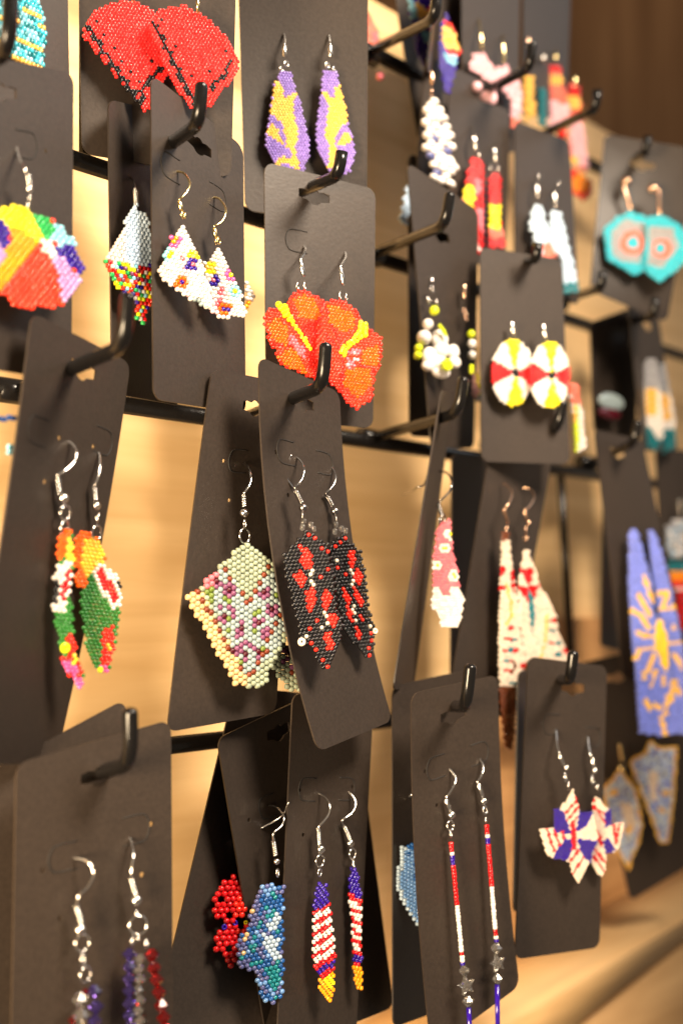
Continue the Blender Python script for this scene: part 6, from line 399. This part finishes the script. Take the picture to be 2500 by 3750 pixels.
 ('right blue arrowhead earring edged in gold', 'blue and gold arrowhead pair', [(0.5459, -0.0602, -0.0881), (0.6093, -0.7904, 0.0634), (-0.2997, -0.1556, 0.9413), (-0.7341, -0.5925, -0.3316)], (-10.32, 26.09, 1.063, 1.185, 0, 0, 0.25), [[], [-1, 8, 36, 2], [-1, 8, 36, 1, 24, 1, 36, 1], [-1, 7, 36, 1, 24, 2, 36, 2], [-1, 7, 36, 1, 24, 3, 41, 1, 36, 9], [-1, 6, 36, 2, 24, 1, 28, 1, 41, 3, 24, 2, 28, 1, 24, 3, 36, 1], [-1, 5, 36, 2, 28, 1, 24, 1, 41, 2, 28, 1, 24, 3, 28, 1, 41, 1, 24, 2, 41, 1, 36, 1], [-1, 2, 36, 3, 24, 1, 28, 2, 41, 1, 24, 1, 41, 1, 28, 1, 24, 1, 41, 1, 28, 2, 41, 1, 24, 2, 36, 1], [-1, 1, 36, 2, 28, 1, 41, 1, 24, 6, 28, 1, 24, 1, 41, 1, 28, 1, 24, 1, 41, 1, 24, 1, 41, 1, 36, 2], [36, 1, 24, 1, 41, 1, 24, 1, 28, 1, 41, 1, 24, 2, 28, 1, 24, 2, 28, 2, 24, 3, 28, 2, 41, 1, 36, 1], [36, 1, 28, 1, 41, 2, 24, 6, 41, 1, 24, 1, 41, 2, 24, 5, 36, 1], [36, 1, 24, 1, 41, 1, 28, 1, 41, 1, 24, 3, 41, 2, 24, 2, 28, 1, 24, 1, 41, 1, 24, 1, 41, 1, 24, 2, 36, 1], [-1, 1, 36, 1, 24, 1, 41, 1, 28, 1, 41, 3, 28, 2, 24, 2, 28, 1, 24, 1, 41, 1, 24, 2, 28, 1, 41, 1, 36, 1], [-1, 1, 36, 1, 41, 1, 24, 3, 28, 1, 41, 1, 28, 1, 24, 7, 41, 2, 24, 1, 36, 1], [-1, 1, 36, 2, 24, 1, 28, 1, 24, 1, 41, 1, 24, 1, 10, 4, 41, 1, 24, 1, 28, 2, 24, 2, 41, 1, 36, 1], [-1, 1, 36, 1, 41, 1, 28, 2, 24, 3, 10, 4, 24, 1, 41, 1, 28, 1, 24, 2, 41, 1, 36, 2], [-1, 2, 36, 1, 41, 1, 24, 3, 28, 1, 10, 4, 28, 2, 24, 1, 28, 1, 24, 2, 41, 1, 36, 1], [-1, 2, 36, 1, 24, 1, 41, 2, 24, 1, 28, 1, 10, 4, 24, 2, 41, 1, 24, 1, 41, 1, 24, 1, 36, 1], [-1, 3, 36, 1, 24, 2, 28, 1, 24, 1, 10, 4, 24, 3, 41, 1, 24, 2, 28, 1, 36, 1], [-1, 3, 36, 1, 28, 2, 41, 1, 24, 1, 10, 4, 41, 1, 24, 1, 41, 3, 28, 1, 36, 1], [-1, 4, 36, 1, 24, 1, 28, 2, 10, 4, 41, 1, 28, 2, 41, 1, 24, 1, 41, 1, 28, 1, 36, 1], [-1, 3, 36, 2, 24, 1, 41, 2, 10, 3, 41, 1, 24, 3, 41, 1, 24, 1, 41, 1, 36, 1], [-1, 4, 36, 1, 24, 1, 28, 1, 41, 1, 24, 1, 10, 3, 41, 1, 28, 1, 24, 2, 36, 1, 24, 1, 28, 1, 36, 1], [-1, 4, 36, 1, 24, 1, 28, 2, 10, 3, 41, 2, 36, 4, 24, 1, 36, 1], [-1, 5, 36, 1, 28, 1, 41, 1, 28, 1, 10, 3, 24, 1, 41, 1, 36, 3, 28, 1, 36, 1], [-1, 5, 36, 1, 24, 2, 10, 3, 24, 1, 41, 1, 24, 1, 41, 1, 24, 1, 41, 1, 24, 1, 36, 1], [-1, 6, 36, 1, 28, 2, 10, 3, 24, 2, 41, 2, 24, 2, 36, 1], [-1, 6, 36, 1, 24, 1, 28, 1, 41, 1, 24, 1, 41, 1, 24, 2, 41, 2, 24, 2, 36, 1], [-1, 6, 36, 2, 28, 1, 24, 1, 41, 3, 28, 1, 24, 1, 41, 1, 28, 2, 36, 1], [-1, 6, 36, 1, 28, 1, 41, 1, 24, 1, 41, 1, 24, 5, 41, 1, 36, 1], [-1, 7, 36, 1, 24, 1, 41, 2, 28, 1, 36, 2, 41, 1, 28, 1, 24, 1, 28, 1, 36, 1], [-1, 7, 36, 1, 24, 1, 41, 1, 24, 1, 41, 1, 36, 3, 24, 2, 36, 1], [-1, 8, 36, 1, 24, 1, 28, 2, 24, 2, 36, 1, 28, 1, 24, 1, 36, 1], [-1, 8, 36, 1, 24, 2, 41, 1, 24, 3, 28, 1, 24, 1, 36, 1], [-1, 9, 36, 1, 28, 1, 24, 1, 28, 1, 24, 2, 41, 1, 24, 1, 36, 1], [-1, 8, 36, 2, 28, 1, 24, 1, 28, 1, 24, 2, 41, 1, 36, 2], [-1, 9, 36, 1, 28, 1, 24, 1, 28, 1, 24, 2, 28, 1, 24, 1, 36, 1], [-1, 9, 36, 1, 28, 1, 24, 2, 28, 1, 24, 2, 36, 1], [-1, 10, 36, 1, 24, 1, 41, 2, 24, 2, 41, 1, 36, 1], [-1, 10, 36, 1, 28, 1, 41, 1, 28, 1, 24, 1, 41, 1, 36, 1], [-1, 11, 36, 1, 24, 1, 28, 1, 24, 2, 36, 1], [-1, 10, 36, 2, 41, 1, 28, 1, 24, 1, 41, 1, 36, 1], [-1, 11, 36, 1, 41, 1, 28, 1, 41, 2, 36, 1], [-1, 11, 36, 1, 24, 3, 36, 1], [-1, 12, 36, 1, 24, 2, 41, 1, 36, 1], [-1, 12, 36, 4]], 'round', 0, 'glass', [], [], 'gold'),
 ('turquoise fringe earring with rows of gold beads at the top left', 'turquoise fringe earring', [(0.1972, -0.0499, 0.158), (0.9971, 0.0758, 0.0099), (-0.01, 0.0014, 0.9999), (0.0758, -0.9971, 0.0022)], (-10.34, 12.86, 1.38, 1.336, 0, 0, 0.23), [[-1, 12, 26, 2], [-1, 9, 29, 1, 26, 1, 18, 1, 26, 1, 18, 1], [-1, 7, 29, 1, 18, 1, 29, 1, 26, 5], [-1, 4, 18, 2, 29, 1, 26, 3, 29, 1, 18, 2, 26, 2], [-1, 2, 26, 1, 18, 1, 29, 1, 18, 1, 29, 1, 26, 3, 36, 5, 18, 1], [18, 2, 26, 2, 29, 1, 36, 2, 29, 2, 18, 2, 29, 2, 26, 2], [29, 1, 18, 1, 29, 1, 36, 1, 26, 4, 29, 2, 18, 3, 26, 1, 36, 2], [29, 1, 26, 5, 36, 3, 18, 1, 29, 3, 26, 3], [29, 1, 26, 1, 18, 2, 36, 2, 26, 1, 29, 3, 26, 1, 18, 3, 29, 1, 26, 1], [18, 1, 26, 1, 36, 1, 26, 4, 18, 1, 26, 1, 18, 1, 29, 1, 18, 3, 26, 1, 29, 1], [26, 2, 18, 1, 29, 1, 18, 1, 26, 2, 29, 1, 18, 1, 26, 2, 18, 1, 29, 1, 26, 2, 18, 1], [26, 3, 29, 1, 18, 2, 26, 1, 29, 1, 36, 7], [26, 1, 29, 1, 26, 1, 29, 3, 36, 1, 18, 1, 26, 1, 29, 2, 26, 2, 29, 1, 26, 1, 29, 1], [29, 1, 26, 1, 29, 1, 36, 1, 26, 1, 18, 1, 26, 1, 29, 1, 18, 1, 26, 1, 18, 1, 29, 2, 26, 1, 18, 1], [26, 1, 18, 2, 26, 5, 18, 1, 26, 2, 18, 2, 26, 1, 18, 1, 26, 1], [26, 1, 18, 2, 29, 1, 26, 1, 29, 2, 36, 8], [18, 1, 29, 2, 26, 1, 36, 2], [26, 2, 29, 1], [26, 1]], 'v', 0, 'glass', [], [], 'silver'),
 ('coral drop peeking out right of the purple and gold card', 'coral drop earring', [(0.3775, -0.0307, 0.228), (0.9835, -0.1635, 0.0776), (-0.0836, -0.0301, 0.996), (-0.1605, -0.9861, -0.0433)], (-3.01, 6.48, 1.719, 1.196, 0, 0, -0.22), [[27, 1], [27, 1], [27, 2], [27, 2], [27, 3], [27, 3], [27, 3, 7, 1], [27, 1, 7, 2], [27, 2, 7, 2], [27, 1, 7, 2], [27, 4], [27, 3], [27, 2]], 'v', 0, 'glass', [], [('ball', 7, (2.32, -18.53, 0.5), 1.56)], 'silver'),
 ('white leaf earring seen as a sliver left of the daisy card', 'white sliver earring', [(0.3766, -0.0479, 0.1532), (0.9996, -0.0278, 0.0009), (-0.0009, -0.0001, 1.0), (-0.0278, -0.9996, -0.0001)], (-3.58, 9.02, 2.148, 1.296, 0, 0, 0.04), [[], [-1, 2, 35, 2], [-1, 2, 35, 2], [-1, 1, 35, 3], [-1, 2, 35, 2], [-1, 1, 35, 3], [-1, 1, 35, 3], [-1, 1, 35, 2], [-1, 1, 35, 2], [35, 3], [-1, 1, 35, 2], [35, 2], [35, 2], [35, 2]], 'v', 0, 'matte', [], [], 'silver'),
 ('blue bead drop earring at the left edge behind the toucan card', 'blue drop earring', [(0.1835, -0.0693, 0.042), (0.9797, 0.2003, 0.0082), (-0.0071, -0.006, 1.0), (0.2004, -0.9797, -0.0045)], (-4.24, 5.07, 0.937, 0.677, 0, 0, -0.05), [[-1, 6, 33, 4], [33, 9], [33, 6], [33, 1], [], [], [], [], [], [], [], [-1, 6, 18, 3], [-1, 6, 18, 3], [-1, 6, 18, 3], [-1, 6, 18, 3]], 'v', 0, 'glass', [], [], 'silver'),
 ('gold bar earring in shade left of the coral fringe', 'gold and teal bar pair', [(0.4743, -0.0417, 0.2268), (0.7865, -0.6176, -0.0), (-0.0368, -0.0468, 0.9982), (-0.6165, -0.7851, -0.0595)], (-1.95, 9.08, 1.784, 1.703, 0, 0, -0.0), [[36, 3], [36, 2], [36, 3], [36, 2], [36, 3], [36, 2], [36, 3], [36, 3], [36, 3], [36, 3], [-1, 1, 36, 2], [36, 1]], 'v', 0, 'matte', [([], [], [(-0.64, 27.84, 0.0), (0.17, 20.8, 0.0)], (), [], 1)], [], 'copper'),
 ('teal bar earring in shade left of the coral fringe', 'gold and teal bar pair', [(0.4858, -0.0415, 0.226), (0.7832, -0.6218, 0.0), (-0.0371, -0.0468, 0.9982), (-0.6207, -0.7818, -0.0597)], (-1.35, 7.82, 1.811, 1.729, 0, 0, -0.0), [[29, 2], [29, 2], [29, 2], [29, 2], [29, 2], [29, 2], [29, 2], [29, 2], [29, 2], [29, 2]], 'v', 0, 'matte', [], [('pearl', 28, (-0.09, 22.35, 0.5), 1.72)], 'silver'),
]
HOOKS = [
 ('black hook holding the tall toucan card at the left', (0.2137, -0.033, 0.0617), (0.1985, -0.098, 0.0633), (0.1984, -0.0994, 0.0769)),
 ('sharpest black hook, holding the mint kite and black and red cards', (0.3025, -0.033, 0.0626), (0.2724, -0.098, 0.0628), (0.2723, -0.0993, 0.0758)),
 ('black hook beside the edge on card with the pink drop', (0.3768, -0.033, 0.0641), (0.3581, -0.085, 0.066), (0.3586, -0.087, 0.0788)),
 ('black hook right of the disc earrings holding the cream fringe card', (0.4615, -0.033, 0.0688), (0.4242, -0.085, 0.0677), (0.4251, -0.0872, 0.0783)),
 ('black hook holding the lavender fringe card', (0.542, -0.033, 0.0681), (0.4851, -0.085, 0.0675), (0.486, -0.087, 0.077)),
 ('black hook holding the crystal dangle card at the lower left', (0.2265, -0.033, -0.0531), (0.2113, -0.087, -0.0416), (0.2104, -0.0875, -0.027)),
 ('black hook holding the red white and blue line card', (0.4071, -0.033, -0.0417), (0.3291, -0.108, -0.0331), (0.3293, -0.1097, -0.0195)),
 ('black hook holding the star earring card', (0.4848, -0.033, -0.0362), (0.3859, -0.112, -0.027), (0.386, -0.1133, -0.0169)),
 ('black hook in front of the red fan earrings', (0.2577, -0.033, 0.1405), (0.2347, -0.085, 0.1339), (0.2346, -0.0862, 0.1457)),
 ('black hook in front of the purple and gold earrings', (0.3182, -0.033, 0.1421), (0.2941, -0.085, 0.1346), (0.2945, -0.0864, 0.1432)),
 ('black hook at the top left corner over the turquoise earring', (0.1875, -0.033, 0.1491), (0.1721, -0.085, 0.1327), (0.1717, -0.0864, 0.15)),
 ('black hook holding the daisy card', (0.3757, -0.033, 0.1363), (0.351, -0.085, 0.1316), (0.3515, -0.0868, 0.1432)),
 ('black hook beside the rainbow drops at the top', (0.3739, -0.033, 0.2174), (0.3456, -0.085, 0.2041), (0.3455, -0.0861, 0.2152)),
 ('black hook crossing the pale pink bow earrings', (0.4395, -0.033, 0.2175), (0.4065, -0.085, 0.2062), (0.4068, -0.0864, 0.2165)),
 ('black hook crossing the coral fringe earrings', (0.4923, -0.033, 0.2154), (0.4572, -0.085, 0.2053), (0.4572, -0.086, 0.2143)),
 ('black hook above the turquoise hexagon earrings', (0.5726, -0.033, 0.2231), (0.5006, -0.085, 0.1987), (0.501, -0.0863, 0.2066)),
 ('black hook holding the disc earring card', (0.4627, -0.033, 0.1474), (0.4097, -0.085, 0.1319), (0.41, -0.0861, 0.1387)),
 ('black hook right of the long pale blue earrings', (0.5159, -0.033, 0.1432), (0.4595, -0.085, 0.13), (0.4596, -0.0859, 0.1375)),
 ('black hook holding the feather earring card', (0.5758, -0.033, 0.1425), (0.5056, -0.085, 0.1261), (0.5059, -0.0863, 0.1351)),
]
BARS = [((0.1824, -0.03, 0.2188), (0.7657, -0.03, 0.2188)), ((0.1845, -0.03, 0.136), (0.7608, -0.03, 0.1361)), ((0.1864, -0.03, 0.0622), (0.7565, -0.03, 0.0622)), ((0.1892, -0.03, -0.0464), (0.7501, -0.03, -0.0464))]
RODS = [((0.2392, -0.026, 0.2082), (0.2404, -0.026, 0.1384)), ((0.5223, -0.026, 0.0722), (0.5313, -0.026, -0.0309))]
WALLPTS = {'top': [(0.5945, 0.0, 0.264)], 'seam': [(0.5918, 0.0, -0.0085)], 'l1': [(0.349, -0.045, -0.1763), (0.7275, -0.045, -0.148)], 'l2': [(0.3489, -0.045, -0.2125), (0.7269, -0.045, -0.1569)]}

# ------------------------------------------------------------------ setting
def box(name, lo, hi, mat, parent=None, bevel=.0):
    bm = bmesh.new()
    bmesh.ops.create_cube(bm, size=1)
    for v in bm.verts:
        v.co = Vector((lo[i]+(v.co[i]+.5)*(hi[i]-lo[i]) for i in range(3)))
    if bevel: bmesh.ops.bevel(bm, geom=bm.edges[:], offset=bevel, segments=2, affect='EDGES')
    me = bpy.data.meshes.new(name); bm.to_mesh(me); bm.free()
    me.materials.append(mat)
    return link_obj(name, me, parent)
PINE = wood('pale_pine_board', (.72, .455, .20), (.85, .575, .28))
AMBER_WOOD = wood('amber_wood_plank', (.40, .19, .065), (.64, .34, .13), 9, (1.5, 3, 10))
DARK_WOOD = wood('dark_brown_wood', (.20, .095, .038), (.33, .17, .072), 5, (8, 3, 1), .85)
DARK_WOOD.node_tree.nodes['Principled BSDF'].inputs['Specular IOR Level'].default_value = .08
LOG_WOOD = wood('honey_log_wood', (.42, .25, .10), (.66, .43, .20), 6, (1, 3, 12))
seam_z = WALLPTS['seam'][0][2]
top_z = WALLPTS['top'][0][2]
tag(box('wall_board', (-.6, 0, -.7), (2.4, .018, top_z), PINE, bevel=.0006), kind='structure')
tag(box('wall_plank', (.50, -.005, -.7), (2.4, -.0005, seam_z), AMBER_WOOD, bevel=.0006), kind='structure')
tag(box('back_wall', (-.6, .12, -.7), (3.4, .15, 1.6), DARK_WOOD), kind='structure')
def prism(name, front, depth, mat, bevel=.004):
    bm = bmesh.new()
    a = [bm.verts.new(Vector(p)) for p in front]
    b = [bm.verts.new(Vector(p)+Vector((0, depth, 0))) for p in front]
    bm.faces.new(a); bm.faces.new(b[::-1])
    n = len(a)
    for i in range(n): bm.faces.new((a[i], b[i], b[(i+1) % n], a[(i+1) % n]))
    bmesh.ops.recalc_face_normals(bm, faces=bm.faces[:])
    bmesh.ops.bevel(bm, geom=bm.edges[:], offset=bevel, segments=3, affect='EDGES')
    me = bpy.data.meshes.new(name); bm.to_mesh(me); bm.free()
    me.materials.append(mat)
    me.polygons.foreach_set('use_smooth', [True]*len(me.polygons))
    return link_obj(name, me)
a, b = [Vector(p) for p in WALLPTS['l1']]
c, d = [Vector(p) for p in WALLPTS['l2']]
tag(prism('ledge', [a, b, d, c], .048, LOG_WOOD), 'rounded honey coloured log ledge running under the rack at the lower right', 'ledge')
low = Vector((0, .003, -.35))
drop = Vector((0, .003, -.0004))
tag(prism('lower_panel', [c+drop, d+drop, d+low, c+low], .03, wood('honey_panel_wood', (.34, .19, .07), (.55, .34, .15), 6, (2, 3, 9)), .002), 'brown wooden panel below the log ledge at the bottom right corner', 'panel')

# ------------------------------------------------------------------ rack and hooks
rack = empty('wire_rack', Matrix.Translation((.19, -.03, -.05)))
tag(rack, 'black wire display rack with horizontal bars fixed in front of the pine board', 'rack')
base_inv = Matrix.Translation((-.19, .03, .05))
for p, q in BARS:
    V, F = sweep([base_inv @ Vector(p), base_inv @ Vector(q)], .0029, 14)
    link_mesh('horizontal_bar', V, F, STEEL, rack)
for p, q in RODS:
    V, F = sweep([base_inv @ Vector(p), base_inv @ Vector(q)], .0019, 10)
    link_mesh('upright_rod', V, F, STEEL, rack)
for label, b, e, t in HOOKS:
    b, e, t = Vector(b), Vector(e), Vector(t)
    root = empty('peg_hook', Matrix.Translation(b))
    tag(root, label, 'hook', 'hooks on the wire rack')
    d1 = (e-b).normalized(); d2 = (t-e).normalized()
    k = min(.011, (t-e).length*.5)
    path = [Vector((0, 0, 0)), (e-b)*.5]
    for i in range(9):
        s = i/8
        p0, p1, p2 = e-d1*k, e, e+d2*k
        path.append((p0*(1-s)**2+p1*2*s*(1-s)+p2*s*s)-b)
    path.append((e+d2*k*1.4+t)/2-b); path.append(t-d2*.0014-b)
    P, rad = rounded_end(path, .0020)
    V, F = sweep(P, rad, 14)
    link_mesh('hook_arm', V, F, STEEL, root)
    V, F = sweep([Vector((-.006, .0034, -.0005)), Vector((.006, .0034, -.0005))], .0036, 12)
    link_mesh('clip', V, F, STEEL, root)

# ------------------------------------------------------------------ cards
def card_surface(P, curl):
    TL, CL, BL, TR, CR, BR = [Vector(p) for p in P]
    n = (BL-TL).cross(TR-TL).normalized()
    if n.dot(eye-TL) < 0: n = -n
    def f(s, t):
        L = TL*(1-t)**2+CL*2*t*(1-t)+BL*t*t
        Q = TR*(1-t)**2+CR*2*t*(1-t)+BR*t*t
        return L+(Q-L)*s+n*curl*.004*s*(1-s)
    return f, n
def slot_outline(cx, cy):
    pts = []
    for k in range(28):
        a = 2*math.pi*k/28
        ca, sa = math.cos(a), math.sin(a)
        r = 3.1
        if abs(sa) < .6:
            rs = min(5.8/max(abs(ca), 1e-6), 1.7/max(abs(sa), .02))
            r = max(r if sa > 0 else 2.2, min(rs, 6.0))
        elif sa < 0: r = 2.2
        pts.append((cx+r*ca, cy+r*sa))
    return pts
def corner_outline(w, h, r=4.0, n=5):
    pts = []
    for cx, cy, a0 in ((w-r, r, -90), (w-r, h-r, 0), (r, h-r, 90), (r, r, 180)):
        for k in range(n+1):
            a = R(a0+90*k/n)
            pts.append((cx+r*math.cos(a), cy+r*math.sin(a)))
    return pts
for label, P, w, h, curl, hang, tabs, dots, tone in CARDS:
    f, n = card_surface(P, curl)
    org = f(.5, 0)
    rings = [corner_outline(w, h, 3.5 if w > 25 else 2)]
    if hang and 7 < hang[0] < w-7 and 4 < hang[1] < 40: rings.append(slot_outline(hang[0], hang[1]))
    for x, y in dots:
        if 2 < x < w-2 and 2 < y < h-2: rings.append([(x+.7*math.cos(k*math.pi/4), y+.7*math.sin(k*math.pi/4)) for k in range(8)])
    flat = [p for r_ in rings for p in r_]
    tris = tessellate_polygon([[Vector((x, y, 0)) for x, y in r_] for r_ in rings])
    bm = bmesh.new()
    vs = [bm.verts.new((x, y, 0)) for x, y in flat]
    for t in tris:
        try: bm.faces.new([vs[i] for i in t])
        except ValueError: pass
    for k in range(1, 12):
        g = bm.verts[:]+bm.edges[:]+bm.faces[:]
        bmesh.ops.bisect_plane(bm, geom=g, plane_co=(0, h*k/12, 0), plane_no=(0, 1, 0))
    for k in range(1, 6):
        g = bm.verts[:]+bm.edges[:]+bm.faces[:]
        bmesh.ops.bisect_plane(bm, geom=g, plane_co=(w*k/6, 0, 0), plane_no=(1, 0, 0))
    for v in bm.verts:
        v.co = f(v.co.x/w, v.co.y/h)-org
    bmesh.ops.recalc_face_normals(bm, faces=bm.faces[:])
    if sum((fc.normal*fc.calc_area() for fc in bm.faces), Vector()).dot(n) < 0:
        bmesh.ops.reverse_faces(bm, faces=bm.faces[:])
    bmesh.ops.solidify(bm, geom=bm.faces[:], thickness=.00055)
    me = bpy.data.meshes.new('earring_card'); bm.to_mesh(me); bm.free()
    me.materials.append(CARD)
    me.polygons.foreach_set('use_smooth', [True]*len(me.polygons))
    me.set_sharp_from_angle(angle=R(35))
    o = link_obj('earring_card', me)
    o.location = org
    tag(o, label, 'earring card', 'earring cards hanging on the rack')
    for (x, y), side in tabs:
        # half punched tongue: a C shaped cut around the ear wire hole
        c_ = [(x-side*1.5, y-3.6), (x+side*3.6, y-3.6), (x+side*5.6, y-2.8), (x+side*6.6, y), (x+side*5.6, y+2.8), (x+side*3.6, y+3.6), (x-side*1.5, y+3.6)]
        pts = [f(a_.x/w, a_.y/h)-org+n*.00006 for a_ in smooth_path([Vector((px_, py_, 0)) for px_, py_ in c_], 5)]
        V, F = sweep(pts, .00019, 5)
        link_mesh('die_cut_line', V, F, SCORE, o)

# ------------------------------------------------------------------ earrings
_meshes = {}
def bead_mesh(kind, dx, dy, ci, finish):
    key = (kind, round(dx, 2), round(dy, 2), ci, finish)
    if key not in _meshes:
        V, F = bead_shape(kind, dx, dy)
        me = bpy.data.meshes.new('bead')
        me.from_pydata(V, [], F)
        me.polygons.foreach_set('use_smooth', [True]*len(F))
        me.materials.append(bead_mat(ci, finish))
        _meshes[key] = me
    return _meshes[key]
def put(me, name, root, x, y, z=0, rot=(0, 0, 0)):
    o = link_obj(name, me, root)
    o.location = (x, y, z)
    o.rotation_euler = rot
    return o
def add_piece(root, name, V, F, mat, loc=(0, 0, 0), smooth=True):
    o = link_mesh(name, V, F, mat, root, smooth)
    o.location = loc
    return o
for label, group, M, meta, chart, kind, single, finish, wires, extras, metal in EARRINGS:
    O, ex, ey, en = [Vector(v) for v in M]
    mat = Matrix((ex, ey, en)).transposed().to_4x4()
    mat.translation = O
    root = empty('earring', mat @ Matrix.Scale(.001, 4))
    tag(root, label, 'earring', group)
    if meta:
        X0, Y0, dx, dy, lay, sh, xm = meta
        cells = []
        for j, row in enumerate(chart):
            i = 0
            for a, nrun in zip(row[0::2], row[1::2]):
                for _ in range(nrun):
                    if a >= 0:
                        x, y = X0+i*dx, Y0-j*dy
                        if lay == 0 and j % 2: x += dx/2
                        if lay == 1 and i % 2: y -= dy/2
                        cells.append((x, y+sh*(x-xm), a))
                    i += 1
        jit = lambda q: random.uniform(-q, q)
        nsing = 300 if single else 0
        for x, y, a in cells[:nsing]:
            put(bead_mesh(kind, dx, dy, a, finish), 'bead', root, x+jit(dx*.04), y+jit(dy*.05), jit(dx*.09), (jit(.09), jit(.12), jit(.07)))
        rest = cells[nsing:]
        if rest:
            bv, bf = bead_shape(kind, dx, dy, 7)
            used = sorted({a for _, _, a in rest})
            V, F, FM = [], [], []
            for x, y, a in rest:
                b0 = len(V)
                rot = Matrix.Rotation(jit(.09), 3, 'Z') @ Matrix.Rotation(jit(.1), 3, 'X')
                off = Vector((x+jit(dx*.05), y+jit(dy*.06), jit(dx*.1)))
                V += [rot @ Vector(v)+off for v in bv]
                F += [tuple(b0+q for q in fc) for fc in bf]
                FM += [used.index(a)]*len(bf)
            o = link_mesh('beadwork', V, F, [bead_mat(a, finish) for a in used], root, True, FM)
            o['kind'] = 'stuff'
    wm = METAL[metal]
    for curve, back, coil, ballspec, rings, plain in wires:
        parent = None
        if curve or coil:
            V, F = [], []
            if curve:
                end = [coil[0]] if coil else []
                sweep(smooth_path(list(curve)+list(end), 6), .36, 8, V, F)
            if back: sweep(smooth_path(back, 6), .30, 6, V, F)
            if coil and plain:
                a, b = Vector(coil[0]), Vector(coil[1])
                sweep([a, a.lerp(b, .08), a.lerp(b, .9), b], [.45, .72, .72, .5], 10, V, F)
            elif coil and not curve:
                sweep([Vector(coil[0]), Vector(coil[1])], .55, 8, V, F)
            parent = link_mesh('ear_wire', V, F, wm, root)
        if coil and curve and not plain:
            a, b = Vector(coil[0]), Vector(coil[1])
            ax = (b-a); L = ax.length; ax.normalize()
            n1 = ax.orthogonal().normalized(); n2 = ax.cross(n1)
            turns = max(5, int(L/.62))
            pts = [a+ax*L*i/(turns*9)+(n1*math.cos(i*2*math.pi/9)+n2*math.sin(i*2*math.pi/9))*.62 for i in range(turns*9+1)]
            V, F = sweep(pts, .28, 6)
            sweep([a, b], .42, 8, V, F)
            link_mesh('coil', V, F, wm, parent)
        if ballspec:
            V, F = sphere(ballspec[1], 14, 10)
            q = link_mesh('ball', V, F, wm, parent); q.location = ballspec[0]
        for c_, r_, sq in rings:
            V, F = torus(max(.7, r_), .30, 22, 7, sq)
            add_piece(root, 'jump_ring', V, F, wm, c_)
    for x in extras:
        t = x[0]
        if t == 'strand':
            a, b, r_, runs = Vector(x[1]), Vector(x[2]), x[3], x[4]
            tot = sum(q for _, q in runs); L = (b-a).length
            ang = math.atan2((b-a).x, -(b-a).y)
            cnt = max(10, int(L/1.05)); pos = 0
            for i in range(cnt):
                s = (i+.5)/cnt; acc = 0; ci = runs[-1][0]
                for cc, q in runs:
                    acc += q
                    if s*tot <= acc: ci = cc; break
                p = a.lerp(b, s)
                put(bead_mesh('v', r_*2, L/cnt, ci, 'glass'), 'bead', root, p.x+random.uniform(-.05, .05), p.y, random.uniform(-.05, .05), (0, random.uniform(-1, 1), ang))
        elif t == 'cord':
            V, F = sweep([Vector(x[2]), Vector(x[3])], x[4], 10)
            add_piece(root, 'cord', V, F, bead_mat(x[1], 'glass'))
        elif t == 'lump':
            V, F = sweep(smooth_path(x[2], 5), [x[3][min(len(x[3])-1, int(i/5+.5))] for i in range(5*(len(x[2])-1)+1)], 10)
            add_piece(root, 'bead', V, F, bead_mat(x[1], 'glass'))
        elif t == 'petal':
            V, F = sphere(1, 14, 9)
            q = add_piece(root, 'petal', V, F, bead_mat(x[1], 'glass'), x[2]); q.scale = (x[3][0], x[3][1], 1.6)
        elif t == 'disc':
            r_ = x[3]
            V, F = revolve([(r_*.2, .5), (r_*.5, .9), (r_*.9, .8), (r_, .2), (r_, -.6)], 6, 'z')
            add_piece(root, 'flower_centre', V, F, bead_mat(x[1], 'glass'), x[2])
            V, F = torus(r_*1.0, .16, 6, 6)
            add_piece(root, 'centre_rim', V, F, bead_mat(6, 'glass'), Vector(x[2])+Vector((0, 0, .3)))
        elif t == 'bicone':
            r_ = x[3]
            V, F = revolve([(r_*.30, -r_*.82), (r_, -r_*.06), (r_, r_*.06), (r_*.30, r_*.82)], 6, 'y')
            q = add_piece(root, 'crystal', V, F, crystal_mat(x[1]), x[2], False); q.rotation_euler = (0, random.uniform(0, 1), random.uniform(-.1, .1))
        elif t == 'star':
            r_ = x[3]
            V = [(0, 0, 1.5), (0, 0, -1.5)]; F = []
            for k in range(10):
                a = math.pi/2+math.pi*k/5
                q = r_ if k % 2 == 0 else r_*.48
                V += [(q*math.cos(a), q*math.sin(a), .7), (q*math.cos(a), q*math.sin(a), -.7)]
            for k in range(10):
                i0, i1 = 2+2*k, 2+2*((k+1) % 10)
                F += [(0, i0, i1), (1, i1+1, i0+1), (i0, i0+1, i1+1, i1)]
            q = add_piece(root, 'star_charm', V, F, crystal_mat(x[1]), x[2], False); q.rotation_euler = (.1, .25, .2)
        elif t == 'seed':
            V, F = torus(x[3]*.64, x[3]*.38, 16, 9)
            add_piece(root, 'tip_bead', V, F, bead_mat(x[1], 'glass'), x[2])
        elif t == 'crystal':
            r_ = x[3]
            V, F = revolve([(r_*.4, -r_), (r_*.8, -r_*.85), (r_*.85, r_*.7), (r_*.4, r_)], 9, 'y')
            q = add_piece(root, 'crystal', V, F, crystal_mat(x[1]), x[2]); q.rotation_euler = (.2, 0, random.uniform(-.4, .4))
        elif t in ('ball', 'pearl'):
            V, F = sphere(x[3], 14, 9)
            add_piece(root, 'bead' if t == 'ball' else 'stud', V, F, bead_mat(x[1], 'glass') if t == 'ball' else wm, x[2])
